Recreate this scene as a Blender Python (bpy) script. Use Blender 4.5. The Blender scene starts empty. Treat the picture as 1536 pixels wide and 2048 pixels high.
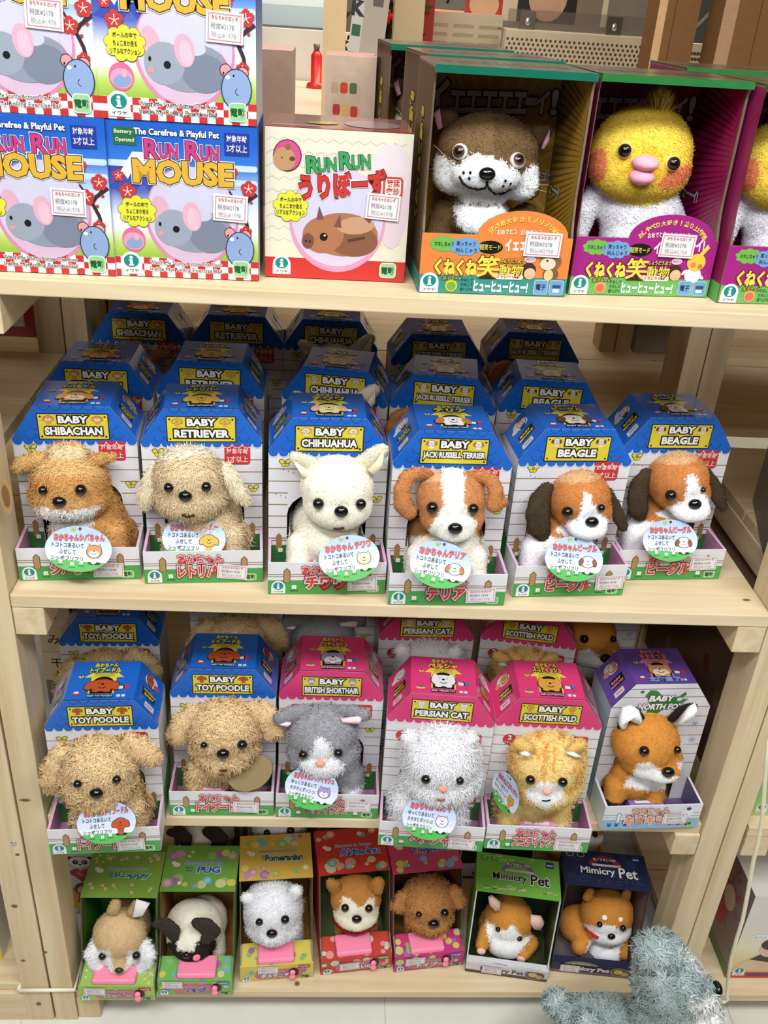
import bpy, bmesh, math, random
import numpy as np
from math import sin, cos, pi, radians
from mathutils import Vector, Matrix, Euler
from mathutils.bvhtree import BVHTree

SC = bpy.context.scene
COL = SC.collection
random.seed(5)
RNG = np.random.default_rng(11)

# ------------------------------------------------------------------ camera
FPX = 1870.0
CAM = np.array([0.0, -0.955, 1.515])
def cam_axes(pitch, roll, yaw):
    cp, sp, cy, sy = cos(pitch), sin(pitch), cos(yaw), sin(yaw)
    fwd = np.array([sy*cp, cy*cp, -sp]); right = np.array([cy, -sy, 0.0]); down = np.cross(fwd, right)
    cr, sr = cos(roll), sin(roll)
    return np.array([cr*right+sr*down, -sr*right+cr*down, fwd])
AX = cam_axes(radians(29.15), radians(-3.95), radians(4.12))
cam_data = bpy.data.cameras.new('camera')
cam = bpy.data.objects.new('camera', cam_data)
COL.objects.link(cam)
cam_data.sensor_fit = 'VERTICAL'; cam_data.sensor_height = 36.0
cam_data.lens = 36.0*FPX/2048.0
cam_data.clip_start = 0.02
cam.matrix_world = Matrix(((AX[0][0], -AX[1][0], -AX[2][0], CAM[0]),
                           (AX[0][1], -AX[1][1], -AX[2][1], CAM[1]),
                           (AX[0][2], -AX[1][2], -AX[2][2], CAM[2]), (0, 0, 0, 1)))
SC.camera = cam
SC.view_settings.view_transform = 'Standard'
SC.view_settings.look = 'None'
SC.view_settings.gamma = 1.0
SC.view_settings.use_curve_mapping = False
SC.view_settings.exposure = 0.14

def ray(px, py): return AX.T @ np.array([(px-768)/FPX, (py-1024)/FPX, 1.0])
def T(px, py, y):
    d = ray(px, py); return CAM + d*((y-CAM[1])/d[1])
def Z(px, py, z):
    d = ray(px, py); return CAM + d*((z-CAM[2])/d[2])
def proj(P):
    q = (np.asarray(P)-CAM) @ AX.T
    return np.stack([768+FPX*q[..., 0]/q[..., 2], 1024+FPX*q[..., 1]/q[..., 2]], -1)
def depth(P): return float((np.asarray(P)-CAM) @ AX[2])

# ------------------------------------------------------------------ light
world = bpy.data.worlds.new('world'); SC.world = world
world.use_nodes = True
wn = world.node_tree.nodes; wl = world.node_tree.links
wn['Background'].inputs['Color'].default_value = (0.95, 0.93, 0.9, 1)
wn['Background'].inputs['Strength'].default_value = 0.022
def area(name, loc, target, sx, sy, power, col):
    d = bpy.data.lights.new(name, 'AREA'); d.shape = 'RECTANGLE'; d.size = sx; d.size_y = sy
    d.energy = power; d.color = col
    o = bpy.data.objects.new(name, d); COL.objects.link(o); o.location = loc
    o.rotation_euler = (Vector(target)-Vector(loc)).to_track_quat('-Z', 'Y').to_euler()
    return o
area('ceiling_light', (-0.5, -1.12, 2.72), (-0.1, -0.1, 0.6), 1.2, 0.25, 32, (0.95, 0.98, 1.0))
area('ceiling_light', (0.8, -1.1, 2.72), (0.2, -0.1, 0.6), 1.2, 0.25, 32, (0.95, 0.98, 1.0))
area('ceiling_light', (-0.4, -2.4, 2.72), (0.0, 0.0, 0.9), 2.6, 0.25, 29, (0.97, 0.98, 1.0))
area('ceiling_light', (-0.4, 1.9, 2.8), (-0.4, 1.9, 0.0), 1.2, 0.6, 13, (1.0, 0.86, 0.68))
area('ceiling_light', (0.8, 3.2, 2.8), (0.8, 3.2, 0.0), 2.4, 1.0, 60, (1.0, 0.9, 0.76))

# ------------------------------------------------------------------ materials
def lin(c):
    r = []
    for v in c[:3]:
        v = v/255.0
        r.append(v/12.92 if v <= 0.04045 else ((v+0.055)/1.055)**2.4)
    return r
def attr_mat(name, rough, spec=0.5, sheen=0.0, coat=0.0, var=0.06, vscale=60.0, bump=0.0, metal=0.0, trans=0.0):
    m = bpy.data.materials.new(name); m.use_nodes = True
    nt = m.node_tree; n = nt.nodes; l = nt.links
    b = n['Principled BSDF']
    a = n.new('ShaderNodeAttribute'); a.attribute_name = 'Col'
    tc = n.new('ShaderNodeTexCoord'); nz = n.new('ShaderNodeTexNoise'); nz.inputs['Scale'].default_value = vscale
    nz.inputs['Detail'].default_value = 3
    l.new(tc.outputs['Object'], nz.inputs['Vector'])
    mr = n.new('ShaderNodeMapRange'); mr.inputs['To Min'].default_value = 1-var; mr.inputs['To Max'].default_value = 1+var
    mr.inputs['From Min'].default_value = 0.3; mr.inputs['From Max'].default_value = 0.7
    l.new(nz.outputs['Fac'], mr.inputs['Value'])
    mx = n.new('ShaderNodeVectorMath'); mx.operation = 'SCALE'
    l.new(a.outputs['Color'], mx.inputs[0]); l.new(mr.outputs['Result'], mx.inputs['Scale'])
    l.new(mx.outputs['Vector'], b.inputs['Base Color'])
    b.inputs['Roughness'].default_value = rough
    b.inputs['Specular IOR Level'].default_value = spec
    b.inputs['Sheen Weight'].default_value = sheen
    b.inputs['Sheen Roughness'].default_value = 0.5
    if sheen: l.new(mx.outputs['Vector'], b.inputs['Sheen Tint'])
    b.inputs['Coat Weight'].default_value = coat
    b.inputs['Coat Roughness'].default_value = 0.08
    b.inputs['Metallic'].default_value = metal
    b.inputs['Transmission Weight'].default_value = trans
    if name == 'plush':      # pile lets some light through
        tr = n.new('ShaderNodeBsdfTranslucent'); ms = n.new('ShaderNodeMixShader'); ms.inputs['Fac'].default_value = 0.0
        l.new(mx.outputs['Vector'], tr.inputs['Color']); l.new(b.outputs['BSDF'], ms.inputs[1]); l.new(tr.outputs['BSDF'], ms.inputs[2]); l.new(ms.outputs['Shader'], n['Material Output'].inputs['Surface'])
    if bump:
        bp = n.new('ShaderNodeBump'); bp.inputs['Strength'].default_value = bump; bp.inputs['Distance'].default_value = 0.002
        l.new(nz.outputs['Fac'], bp.inputs['Height']); l.new(bp.outputs['Normal'], b.inputs['Normal'])
    return m
def wood_mat(name, axis):
    m = bpy.data.materials.new(name); m.use_nodes = True
    nt = m.node_tree; n = nt.nodes; l = nt.links; b = n['Principled BSDF']
    tc = n.new('ShaderNodeTexCoord'); mp = n.new('ShaderNodeMapping')
    s = [34.0, 34.0, 34.0]; s[axis] = 1.6
    mp.inputs['Scale'].default_value = s
    l.new(tc.outputs['Object'], mp.inputs['Vector'])
    nz = n.new('ShaderNodeTexNoise'); nz.inputs['Scale'].default_value = 1.6; nz.inputs['Detail'].default_value = 5
    nz.inputs['Distortion'].default_value = 0.6
    l.new(mp.outputs['Vector'], nz.inputs['Vector'])
    cr = n.new('ShaderNodeValToRGB')
    cr.color_ramp.elements[0].position = 0.3; cr.color_ramp.elements[0].color = (*lin((200, 174, 134)), 1)
    cr.color_ramp.elements[1].position = 0.72; cr.color_ramp.elements[1].color = (*lin((220, 202, 168)), 1)
    l.new(nz.outputs['Fac'], cr.inputs['Fac'])
    a = n.new('ShaderNodeAttribute'); a.attribute_name = 'Col'
    mx = n.new('ShaderNodeMix'); mx.data_type = 'RGBA'; mx.blend_type = 'MULTIPLY'; mx.inputs['Factor'].default_value = 1
    l.new(cr.outputs['Color'], mx.inputs['A']); l.new(a.outputs['Color'], mx.inputs['B'])
    l.new(mx.outputs['Result'], b.inputs['Base Color'])
    b.inputs['Roughness'].default_value = 0.55
    b.inputs['Specular IOR Level'].default_value = 0.35
    bp = n.new('ShaderNodeBump'); bp.inputs['Strength'].default_value = 0.12; bp.inputs['Distance'].default_value = 0.001
    l.new(nz.outputs['Fac'], bp.inputs['Height']); l.new(bp.outputs['Normal'], b.inputs['Normal'])
    return m
M = {
 'print': attr_mat('printed_card', 0.42, 0.45, var=0.02),
 'film': attr_mat('glossy_film_card', 0.2, 0.5, coat=0.7, var=0.02),
 'card': attr_mat('raw_card', 0.8, 0.2, var=0.06),
 'foil': attr_mat('foil_card', 0.22, 0.8, metal=0.55, var=0.1, vscale=25),
 'plush': attr_mat('plush', 0.95, 0.12, sheen=0.8, var=0.07, vscale=90),
 'felt': attr_mat('felt', 0.9, 0.15, sheen=0.25, var=0.08, vscale=300, bump=0.15),
 'gloss': attr_mat('glossy_plastic', 0.07, 0.6, var=0.0),
 'plastic': attr_mat('soft_plastic', 0.28, 0.5, var=0.0),
 'paint': attr_mat('painted_surface', 0.5, 0.4, var=0.04, vscale=12),
 'metal': attr_mat('brushed_metal', 0.3, 0.6, metal=0.8, var=0.06),
 'glass': attr_mat('clear_glass', 0.05, 0.5, trans=0.9, var=0.0),
 'wx': wood_mat('pine_along_x', 0), 'wy': wood_mat('pine_along_y', 1), 'wz': wood_mat('pine_along_z', 2),
}

# reflectance of card stock and boards against the coat of the toys
ALB = dict(print=.8, film=.8, card=.84, paint=.84, foil=.84)
# ------------------------------------------------------------------ mesh builder
class MB:
    def __init__(s): s.v = []; s.f = []; s.c = []; s.m = []; s.s = []; s.mats = []
    def mi(s, k):
        if k not in s.mats: s.mats.append(k)
        return s.mats.index(k)
    def add(s, V, F, col, mat='print', smooth=False, vcol=None):
        b = len(s.v); s.v += [tuple(map(float, p)) for p in V]; i = s.mi(mat); q = ALB.get(mat, 1.0); lc = [k*q for k in lin(col)]
        for f in F:
            s.f.append([b+k for k in f]); s.m.append(i); s.s.append(smooth)
            s.c += [(*[h*q for h in lin(vcol[k])], 1) if vcol is not None else (*lc, 1) for k in f]
    def box(s, x0, x1, y0, y1, z0, z1, col, mat='print', bev=0.0, cols=None):
        V = [(x0, y0, z0), (x1, y0, z0), (x1, y1, z0), (x0, y1, z0), (x0, y0, z1), (x1, y0, z1), (x1, y1, z1), (x0, y1, z1)]
        F = [(0, 3, 2, 1), (4, 5, 6, 7), (0, 1, 5, 4), (2, 3, 7, 6), (1, 2, 6, 5), (3, 0, 4, 7)]  # bottom top front back right left
        names = ['bottom', 'top', 'front', 'back', 'right', 'left']
        if bev:
            bm = bmesh.new(); vs = [bm.verts.new(p) for p in V]
            for f in F: bm.faces.new([vs[k] for k in f])
            bmesh.ops.bevel(bm, geom=bm.edges[:], offset=bev, segments=2, affect='EDGES', profile=0.5)
            bm.verts.index_update()
            s.add([v.co for v in bm.verts], [[v.index for v in f.verts] for f in bm.faces], col, mat); bm.free()
            return
        for n_, f in zip(names, F):
            s.add([V[k] for k in f], [(0, 1, 2, 3)], (cols or {}).get(n_, col), mat)
    def prism(s, pts, a, b, axis, col, mat='print', front=None):
        """polygon pts (p,q) extruded along axis from a to b"""
        n = len(pts)
        def P(p, t):
            return {0: (t, p[0], p[1]), 1: (p[0], t, p[1]), 2: (p[0], p[1], t)}[axis]
        V = [P(p, a) for p in pts]+[P(p, b) for p in pts]
        s.add(V, [list(range(n))[::-1]], front or col, mat)
        s.add(V, [list(range(n, 2*n))]+[(i, (i+1) % n, n+(i+1) % n, n+i) for i in range(n)], col, mat)
    def ell(s, c, r, col, mat='plastic', seg=16, rings=10, rot=None, colf=None):
        V = []; F = []
        R = rot.to_matrix() if rot is not None else None
        for i in range(rings+1):
            th = pi*i/rings
            for j in range(seg):
                ph = 2*pi*j/seg
                q = Vector((sin(th)*cos(ph), sin(th)*sin(ph), cos(th)))
                p = Vector((q[0]*r[0], q[1]*r[1], q[2]*r[2]))
                if R is not None: p = R @ p
                V.append((c[0]+p[0], c[1]+p[1], c[2]+p[2]))
        for i in range(rings):
            for j in range(seg):
                F.append((i*seg+j, (i+1)*seg+j, (i+1)*seg+(j+1) % seg, i*seg+(j+1) % seg))
        vc = None
        if colf: vc = [colf(pi*(k//seg)/rings) for k in range(len(V))]
        s.add(V, F, col, mat, True, vc)
    def tube(s, pts, r, col, mat='plastic', seg=8, cap=True):
        pts = [Vector(p) for p in pts]; n = len(pts); V = []; F = []
        rr = r if hasattr(r, '__len__') else [r]*n
        for i, p in enumerate(pts):
            d = (pts[min(i+1, n-1)]-pts[max(i-1, 0)]).normalized()
            a = d.orthogonal().normalized() if i == 0 else (a-d*a.dot(d)).normalized()
            b = d.cross(a)
            for k in range(seg):
                t = 2*pi*k/seg; V.append(p+(a*cos(t)+b*sin(t))*rr[i])
        for i in range(n-1):
            for k in range(seg):
                F.append((i*seg+k, i*seg+(k+1) % seg, (i+1)*seg+(k+1) % seg, (i+1)*seg+k))
        if cap: F.append(list(range(seg))[::-1]); F.append([(n-1)*seg+k for k in range(seg)])
        s.add(V, F, col, mat, True)
    def build(s, name, parent=None, loc=None):
        me = bpy.data.meshes.new(name); me.from_pydata(s.v, [], s.f)
        at = me.color_attributes.new('Col', 'FLOAT_COLOR', 'CORNER')
        at.data.foreach_set('color', np.array(s.c, dtype=np.float32).ravel())
        for k in s.mats: me.materials.append(M[k])
        me.polygons.foreach_set('material_index', s.m); me.polygons.foreach_set('use_smooth', s.s)
        me.update()
        o = bpy.data.objects.new(name, me); COL.objects.link(o)
        if parent is not None: o.parent = parent
        if loc is not None: o.location = loc
        return o

def thing(name, label, cat, loc=(0, 0, 0), rz=0.0, group=None):
    o = bpy.data.objects.new(name, None); COL.objects.link(o); o.empty_display_size = 0.02
    o.location = loc; o.rotation_euler = (0, 0, rz)
    o['label'] = label; o['category'] = cat
    if group: o['group'] = group
    return o
def tag(o, label, cat, group=None):
    o['label'] = label; o['category'] = cat
    if group: o['group'] = group
    return o
def dup(root, loc, rz, label, group=None):
    r = root.copy(); COL.objects.link(r); r.location = loc; r.rotation_euler = (0, 0, rz); r['label'] = label
    if group: r['group'] = group
    for ch in list(root.children):
        if ch.name.split('.')[0] == 'hang_tag': continue
        c = ch.copy(); COL.objects.link(c); c.parent = r
        for g in ch.children:
            if g.name.split('.')[0] == 'price_sticker': continue
            d = g.copy(); COL.objects.link(d); d.parent = c
    return r

# ------------------------------------------------------------------ lettering and flat print
_tc = {}
def tgeo(s, off):
    k = (s, round(off, 3))
    if k not in _tc:
        cu = bpy.data.curves.new('t', 'FONT'); cu.body = s; cu.size = 1; cu.offset = off; cu.resolution_u = 2
        o = bpy.data.objects.new('t', cu); COL.objects.link(o); bpy.context.view_layer.update()
        oe = o.evaluated_get(bpy.context.evaluated_depsgraph_get()); me = oe.to_mesh()
        V = np.array([v.co[:2] for v in me.vertices]).reshape(-1, 2); F = [tuple(p.vertices) for p in me.polygons]
        oe.to_mesh_clear(); bpy.data.objects.remove(o); bpy.data.curves.remove(cu)
        _tc[k] = (V, F)
    return _tc[k]
class Art:
    """flat print on a panel: frame o,u,v with normal n; layers sit 0.2 mm apart"""
    def __init__(s, mb, o, u, v, mat='print', eps=0.00022):
        s.mb = mb; s.o = Vector(o); s.u = Vector(u).normalized(); s.v = Vector(v).normalized(); s.n = s.u.cross(s.v); s.mat = mat; s.e = eps; s.k = 0
    def P(s, x, y, l): return s.o+s.u*x+s.v*y+s.n*(s.e*l)
    def poly(s, pts, col, l=1, vcol=None):
        s.k += 1; l = l+(s.k % 60)*.012
        s.mb.add([s.P(x, y, l) for x, y in pts], [list(range(len(pts)))], col, s.mat, False, vcol)
    def rect(s, x0, x1, y0, y1, col, l=1): s.poly([(x0, y0), (x1, y0), (x1, y1), (x0, y1)], col, l)
    def rot(s, pts, x, y, a):
        c, d = cos(a), sin(a); return [(x+c*p-d*q, y+d*p+c*q) for p, q in pts]
    def ell(s, x, y, rx, ry, col, l=1, a=0.0, n=20, t0=0.0, t1=2*pi):
        full = abs(t1-t0-2*pi) < 1e-6
        k = n if full else n+1
        s.poly(s.rot([(rx*cos(t0+(t1-t0)*i/n), ry*sin(t0+(t1-t0)*i/n)) for i in range(k)], x, y, a), col, l)
    def rrect(s, x0, x1, y0, y1, r, col, l=1):
        P = []
        for cx, cy, a in ((x1-r, y1-r, 0), (x0+r, y1-r, pi/2), (x0+r, y0+r, pi), (x1-r, y0+r, 1.5*pi)):
            P += [(cx+r*cos(a+pi/2*i/4), cy+r*sin(a+pi/2*i/4)) for i in range(5)]
        s.poly(P, col, l)
    def line(s, pts, w, col, l=1):
        for (a, b), (c, d) in zip(pts, pts[1:]):
            L = math.hypot(c-a, d-b) or 1e-9; nx, ny = -(d-b)/L*w/2, (c-a)/L*w/2
            s.poly([(a-nx, b-ny), (c-nx, d-ny), (c+nx, d+ny), (a+nx, b+ny)], col, l)
    def arc(s, x, y, rx, ry, t0, t1, w, col, l=1, n=8):
        s.line([(x+rx*cos(t0+(t1-t0)*i/n), y+ry*sin(t0+(t1-t0)*i/n)) for i in range(n+1)], w, col, l)
    def vgrad(s, x0, x1, stops, l=1):
        for (ya, ca), (yb, cb) in zip(stops, stops[1:]):
            s.poly([(x0, ya), (x1, ya), (x1, yb), (x0, yb)], ca, l, [ca, ca, cb, cb])
    def text(s, t, x, y, h, col, w=None, out=None, ow=0.07, out2=None, bold=0.012, l=4, a=0.0, shear=0.0):
        V0, _ = tgeo(t, 0.0)
        if len(V0) == 0: return
        lo = V0.min(0); hi = V0.max(0); sy = h/(hi[1]-lo[1]); sx = sy if w is None else w/(hi[0]-lo[0]); c = (lo+hi)/2
        lays = []
        if out2: lays.append((bold+ow*1.9, out2, l-2))
        if out: lays.append((bold+ow, out, l-1))
        lays.append((bold, col, l))
        ca, sa = cos(a), sin(a)
        for off, cc, ll in lays:
            V, F = tgeo(t, off)
            q = (V-c)*np.array([sx, sy]); q[:, 0] += shear*q[:, 1]
            s.mb.add([s.P(x+ca*p[0]-sa*p[1], y+sa*p[0]+ca*p[1], ll) for p in q], F, cc, s.mat)
    def face(s, x, y, r, col, muz=None, ear=None, l=3, kind='dog', sq=0.8, ink=(60, 40, 30)):
        ear = ear or col; k = r*0.09
        for sx in (-1, 1):
            if kind == 'cat':
                for g, cc, ll in ((1.18, ink, l-1), (1.0, ear, l)):
                    s.poly([(x+sx*r*(.62-.42*g), y+r*sq*.6), (x+sx*r*(.62+.36*g), y+r*sq*.35), (x+sx*r*.75, y+r*(sq*.75+.42*g))], cc, ll)
            else:
                s.ell(x+sx*r*1.0, y-r*.05, r*.34+k, r*.55+k, ink, l-1, a=sx*.35, n=12); s.ell(x+sx*r*1.0, y-r*.05, r*.34, r*.55, ear, l+1, a=sx*.35, n=12)
        s.ell(x, y, r+k, r*sq+k, ink, l-1); s.ell(x, y, r, r*sq, col, l)
        if muz: s.ell(x, y-r*.28, r*.72, r*.5, muz, l+1, n=14)
        s.ell(x, y+r*.12, r*.13, r*.1, (30, 20, 20), l+2, n=8)
        for sx in (-1, 1): s.ell(x+sx*r*.3, y+r*.25, r*.05, r*.05, (30, 20, 20), l+2, n=6)
        s.arc(x, y-r*.12, r*.3, r*.24, pi*1.1, pi*1.9, r*.07, (60, 40, 30), l+2, 6)
    def flower(s, x, y, r, l=3, col=(250, 250, 245), mid=(235, 225, 120), stem=True):
        if stem: s.line([(x, y), (x, y-r*2.1)], r*.25, (30, 90, 50), l); s.ell(x-r, y-r*1.9, r*.8, r*.3, (30, 110, 60), l, n=8); s.ell(x+r, y-r*1.9, r*.8, r*.3, (30, 110, 60), l, n=8)
        for i in range(4):
            a = pi/4+i*pi/2; s.ell(x+r*.62*cos(a), y+r*.62*sin(a), r*.58, r*.58, col, l+1, n=8)
        s.ell(x, y, r*.35, r*.35, mid, l+2, n=8)
    def logo(s, x, y, w, l=3):
        h = w*1.05
        s.poly([(x-w/2, y-h/2), (x+w/2, y-h/2)]+[(x+w/2*cos(pi*i/10), y+h*.02+h*.5*sin(pi*i/10)) for i in range(11)], (246, 246, 246), l)
        s.ell(x, y+h*.1, w*.36, w*.31, (20, 140, 135), l+1)
        s.ell(x, y+h*.26, w*.085, w*.07, (250, 250, 250), l+2, n=10)
        s.rect(x-w*.07, x+w*.07, y-h*.1, y+h*.17, (250, 250, 250), l+2); s.rect(x-w*.11, x+w*.02, y+h*.11, y+h*.17, (250, 250, 250), l+2); s.rect(x-w*.12, x+w*.12, y-h*.12, y-h*.06, (250, 250, 250), l+2)
        s.text('イワヤ', x, y-h*.35, h*.15, (40, 60, 60), w=w*.66, l=l+2)
    def butterfly(s, x, y, r, l=2):
        for sx, sy, q in ((-.6, .35, 1.0), (.6, .45, 1.0), (-.3, -.35, .75), (.35, -.3, .75)):
            s.ell(x+sx*r, y+sy*r, r*.62*q, r*.5*q, (70, 60, 20), l, n=10, a=sx); s.ell(x+sx*r, y+sy*r, r*.48*q, r*.37*q, (230, 220, 60), l+1, n=10, a=sx)
    def cloud(s, x, y, rx, ry, col, ink, l=2, n=9):
        for g, cc, ll in ((1.06, ink, l), (1.0, col, l+1)):
            s.ell(x, y, rx*.82*g, ry*.82*g, cc, ll)
            for i in range(n):
                a = 2*pi*i/n+.2
                s.ell(x+rx*.72*cos(a), y+ry*.7*sin(a), rx*.3*g, ry*.32*g, cc, ll, n=10)

def sticker(parent, o, u, v, w, h, top='おもちゃのヨシダ', p1='¥1848', p2='¥1758', rot=0.0, faint=True):
    """the shop's white price label stuck on the card"""
    mb = MB(); u = Vector(u).normalized(); v = Vector(v).normalized()
    if rot: u, v = u*cos(rot)+v*sin(rot), v*cos(rot)-u*sin(rot)
    A = Art(mb, o, u, v, eps=0.0002)
    A.rect(-w/2, w/2, -h/2, h/2, (242, 240, 240), 0)
    k = h*.07
    for x0, x1, y0, y1 in ((-w/2+k, w/2-k, h/2-k*1.5, h/2-k), (-w/2+k, w/2-k, -h/2+k, -h/2+k*1.5), (-w/2+k, -w/2+k*1.5, -h/2+k, h/2-k), (w/2-k*1.5, w/2-k, -h/2+k, h/2-k)):
        A.rect(x0, x1, y0, y1, (215, 150, 155), 1)
    A.text(top, 0, h*.3, h*.15, (200, 90, 100), w=w*.7, l=2)
    A.text('税抜'+p1, -w*.06, h*.03, h*.2, (150, 145, 150), w=w*.62, l=2, bold=0)
    A.text('税込'+p2, -w*.02, -h*.24, h*.2, (190, 185, 188), w=w*.66, l=2, bold=0)
    return mb.build('price_sticker', next((c for c in parent.children if c.name.split('.')[0] in ('tray', 'apron', 'front_panel')), parent.children[0]))

# ------------------------------------------------------------------ soft toys
def sl(c):
    c = np.asarray(c, float)/255.0
    return np.where(c <= 0.04045, c/12.92, ((c+0.055)/1.055)**2.4)
def blob(els, voxel=0.003, smooth=5):
    """one continuous skin around a set of ellipsoids [(centre, radii, euler)]"""
    bm = bmesh.new()
    for e in els:
        c, r = e[0], e[1]; ro = e[2] if len(e) > 2 and e[2] is not None else None
        mt = Matrix.Translation(Vector(c)) @ (ro.to_matrix().to_4x4() if ro is not None else Matrix.Identity(4)) @ Matrix.Diagonal((r[0], r[1], r[2], 1))
        bmesh.ops.create_icosphere(bm, subdivisions=3, radius=1.0, matrix=mt)
    me = bpy.data.meshes.new('b'); bm.to_mesh(me); bm.free()
    o = bpy.data.objects.new('b', me); COL.objects.link(o)
    m = o.modifiers.new('r', 'REMESH'); m.mode = 'VOXEL'; m.voxel_size = voxel
    s = o.modifiers.new('s', 'SMOOTH'); s.iterations = smooth; s.factor = 0.5
    bpy.context.view_layer.update()
    m2 = bpy.data.meshes.new_from_object(o.evaluated_get(bpy.context.evaluated_depsgraph_get()))
    V = np.array([v.co[:] for v in m2.vertices]); F = [tuple(p.vertices) for p in m2.polygons]
    bpy.data.objects.remove(o); bpy.data.meshes.remove(me); bpy.data.meshes.remove(m2)
    return V, F
def chain(pts):
    """ellipsoids strung densely along [(point, radii)]"""
    out = []
    for (p, r), (q, t) in zip(pts, pts[1:]):
        p, r, q, t = map(np.asarray, (p, r, q, t)); k = max(2, int(np.linalg.norm(q-p)/(min(r.min(), t.min())*.6)))
        for i in range(k+1): out.append((p+(q-p)*i/k, r+(t-r)*i/k))
    return out
def inpoly(px, py, poly):
    r = np.zeros(len(px), bool); n = len(poly)
    for i in range(n):
        (x1, y1), (x2, y2) = poly[i], poly[(i+1) % n]
        if y1 == y2: continue
        c = ((y1 > py) != (y2 > py)) & (px < (x2-x1)*(py-y1)/(y2-y1)+x1); r ^= c
    return r
def inell(px, py, cx, cy, rx, ry): return ((px-cx)/rx)**2+((py-cy)/ry)**2 < 1
def furry(name, V, F, colf, parent, origin, n=9000, L=0.005, w=0.0012, lie=(0, 0, -0.5), jit=0.45, curl=0.0, shade=0.08, mat='plush', blend=0.9, up=0.55, cons=None):
    tri = np.array([(f[0], f[i], f[i+1]) for f in F for i in range(1, len(f)-1)])
    A, B, C = V[tri[:, 0]], V[tri[:, 1]], V[tri[:, 2]]
    N = np.cross(B-A, C-A); ar = np.linalg.norm(N, axis=1); N = N/np.maximum(ar, 1e-12)[:, None]
    VN = np.zeros_like(V)
    for k in range(3): np.add.at(VN, tri[:, k], N*ar[:, None])
    VN /= np.maximum(np.linalg.norm(VN, axis=1), 1e-12)[:, None]
    t = RNG.choice(len(tri), n, p=ar/ar.sum()); u = RNG.random((n, 2)); s = np.sqrt(u[:, 0])
    b = np.stack([1-s, s*(1-u[:, 1]), s*u[:, 1]], 1)
    P = (V[tri[t]]*b[:, :, None]).sum(1); pn = (VN[tri[t]]*b[:, :, None]).sum(1); pn /= np.linalg.norm(pn, axis=1)[:, None]
    g = np.tile(np.asarray(lie, float), (n, 1))+RNG.normal(0, jit, (n, 3))
    if curl:
        q = P*330.0
        g += curl*np.stack([np.sin(q[:, 1]*1.3+q[:, 2]), np.sin(q[:, 0]*1.1+q[:, 2]*.7), np.sin(q[:, 0]+q[:, 1]*1.7)], 1)
    g -= pn*(g*pn).sum(1)[:, None]
    g /= np.maximum(np.linalg.norm(g, axis=1), .35)[:, None]
    d = pn*(up*RNG.uniform(.5, 1.3, n))[:, None]+g
    d /= np.linalg.norm(d, axis=1)[:, None]
    sd = np.cross(d, pn); sd /= np.maximum(np.linalg.norm(sd, axis=1), 1e-9)[:, None]
    ln = (L*RNG.uniform(.6, 1.15, n))[:, None]; P0 = P-pn*0.0004
    mid = P0+d*ln*.55; tip = P0+d*ln+(g*.25-pn*.1)*ln
    if cons is not None:      # no pile pokes through the card around the toy
        ok = (np.abs(cons(tip, .0006)-tip).max(1) < 1e-7) & (np.abs(cons(mid, .0006)-mid).max(1) < 1e-7)
        P, pn, d, g, sd, ln, P0, mid, tip, k_ok = P[ok], pn[ok], d[ok], g[ok], sd[ok], ln[ok], P0[ok], mid[ok], tip[ok], ok; n = int(ok.sum())
    ww = w*.5
    blades = np.concatenate([P0-sd*ww, P0+sd*ww, mid+sd*ww*.9, mid-sd*ww*.9, tip], 0)
    nb = len(V)
    i = np.arange(n)
    quads = np.stack([i, i+n, i+2*n, i+3*n], 1)+nb; tris = np.stack([i+3*n, i+2*n, i+4*n], 1)+nb
    allV = np.concatenate([V, blades], 0)-np.asarray(origin)
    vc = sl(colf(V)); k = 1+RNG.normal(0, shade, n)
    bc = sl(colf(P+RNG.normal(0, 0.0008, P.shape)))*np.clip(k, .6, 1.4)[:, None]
    # skin and blade roots slightly darker, tips slightly lighter
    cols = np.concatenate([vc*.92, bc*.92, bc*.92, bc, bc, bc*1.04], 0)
    bn = pn*blend+d*(1-blend)*1.2; bn /= np.linalg.norm(bn, axis=1)[:, None]
    norms = np.concatenate([VN, bn, bn, bn, bn, bn], 0)
    faces = [list(f) for f in F]+quads.tolist()+tris.tolist()
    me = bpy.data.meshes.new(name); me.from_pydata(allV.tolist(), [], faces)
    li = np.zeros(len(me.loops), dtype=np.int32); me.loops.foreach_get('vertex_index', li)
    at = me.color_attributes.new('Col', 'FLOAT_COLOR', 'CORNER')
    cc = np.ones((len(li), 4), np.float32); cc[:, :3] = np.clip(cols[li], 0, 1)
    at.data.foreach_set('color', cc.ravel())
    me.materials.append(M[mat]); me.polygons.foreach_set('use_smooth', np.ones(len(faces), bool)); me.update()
    me.normals_split_custom_set(norms[li].tolist())
    o = bpy.data.objects.new(name, me); COL.objects.link(o); o.parent = parent
    return o

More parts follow.
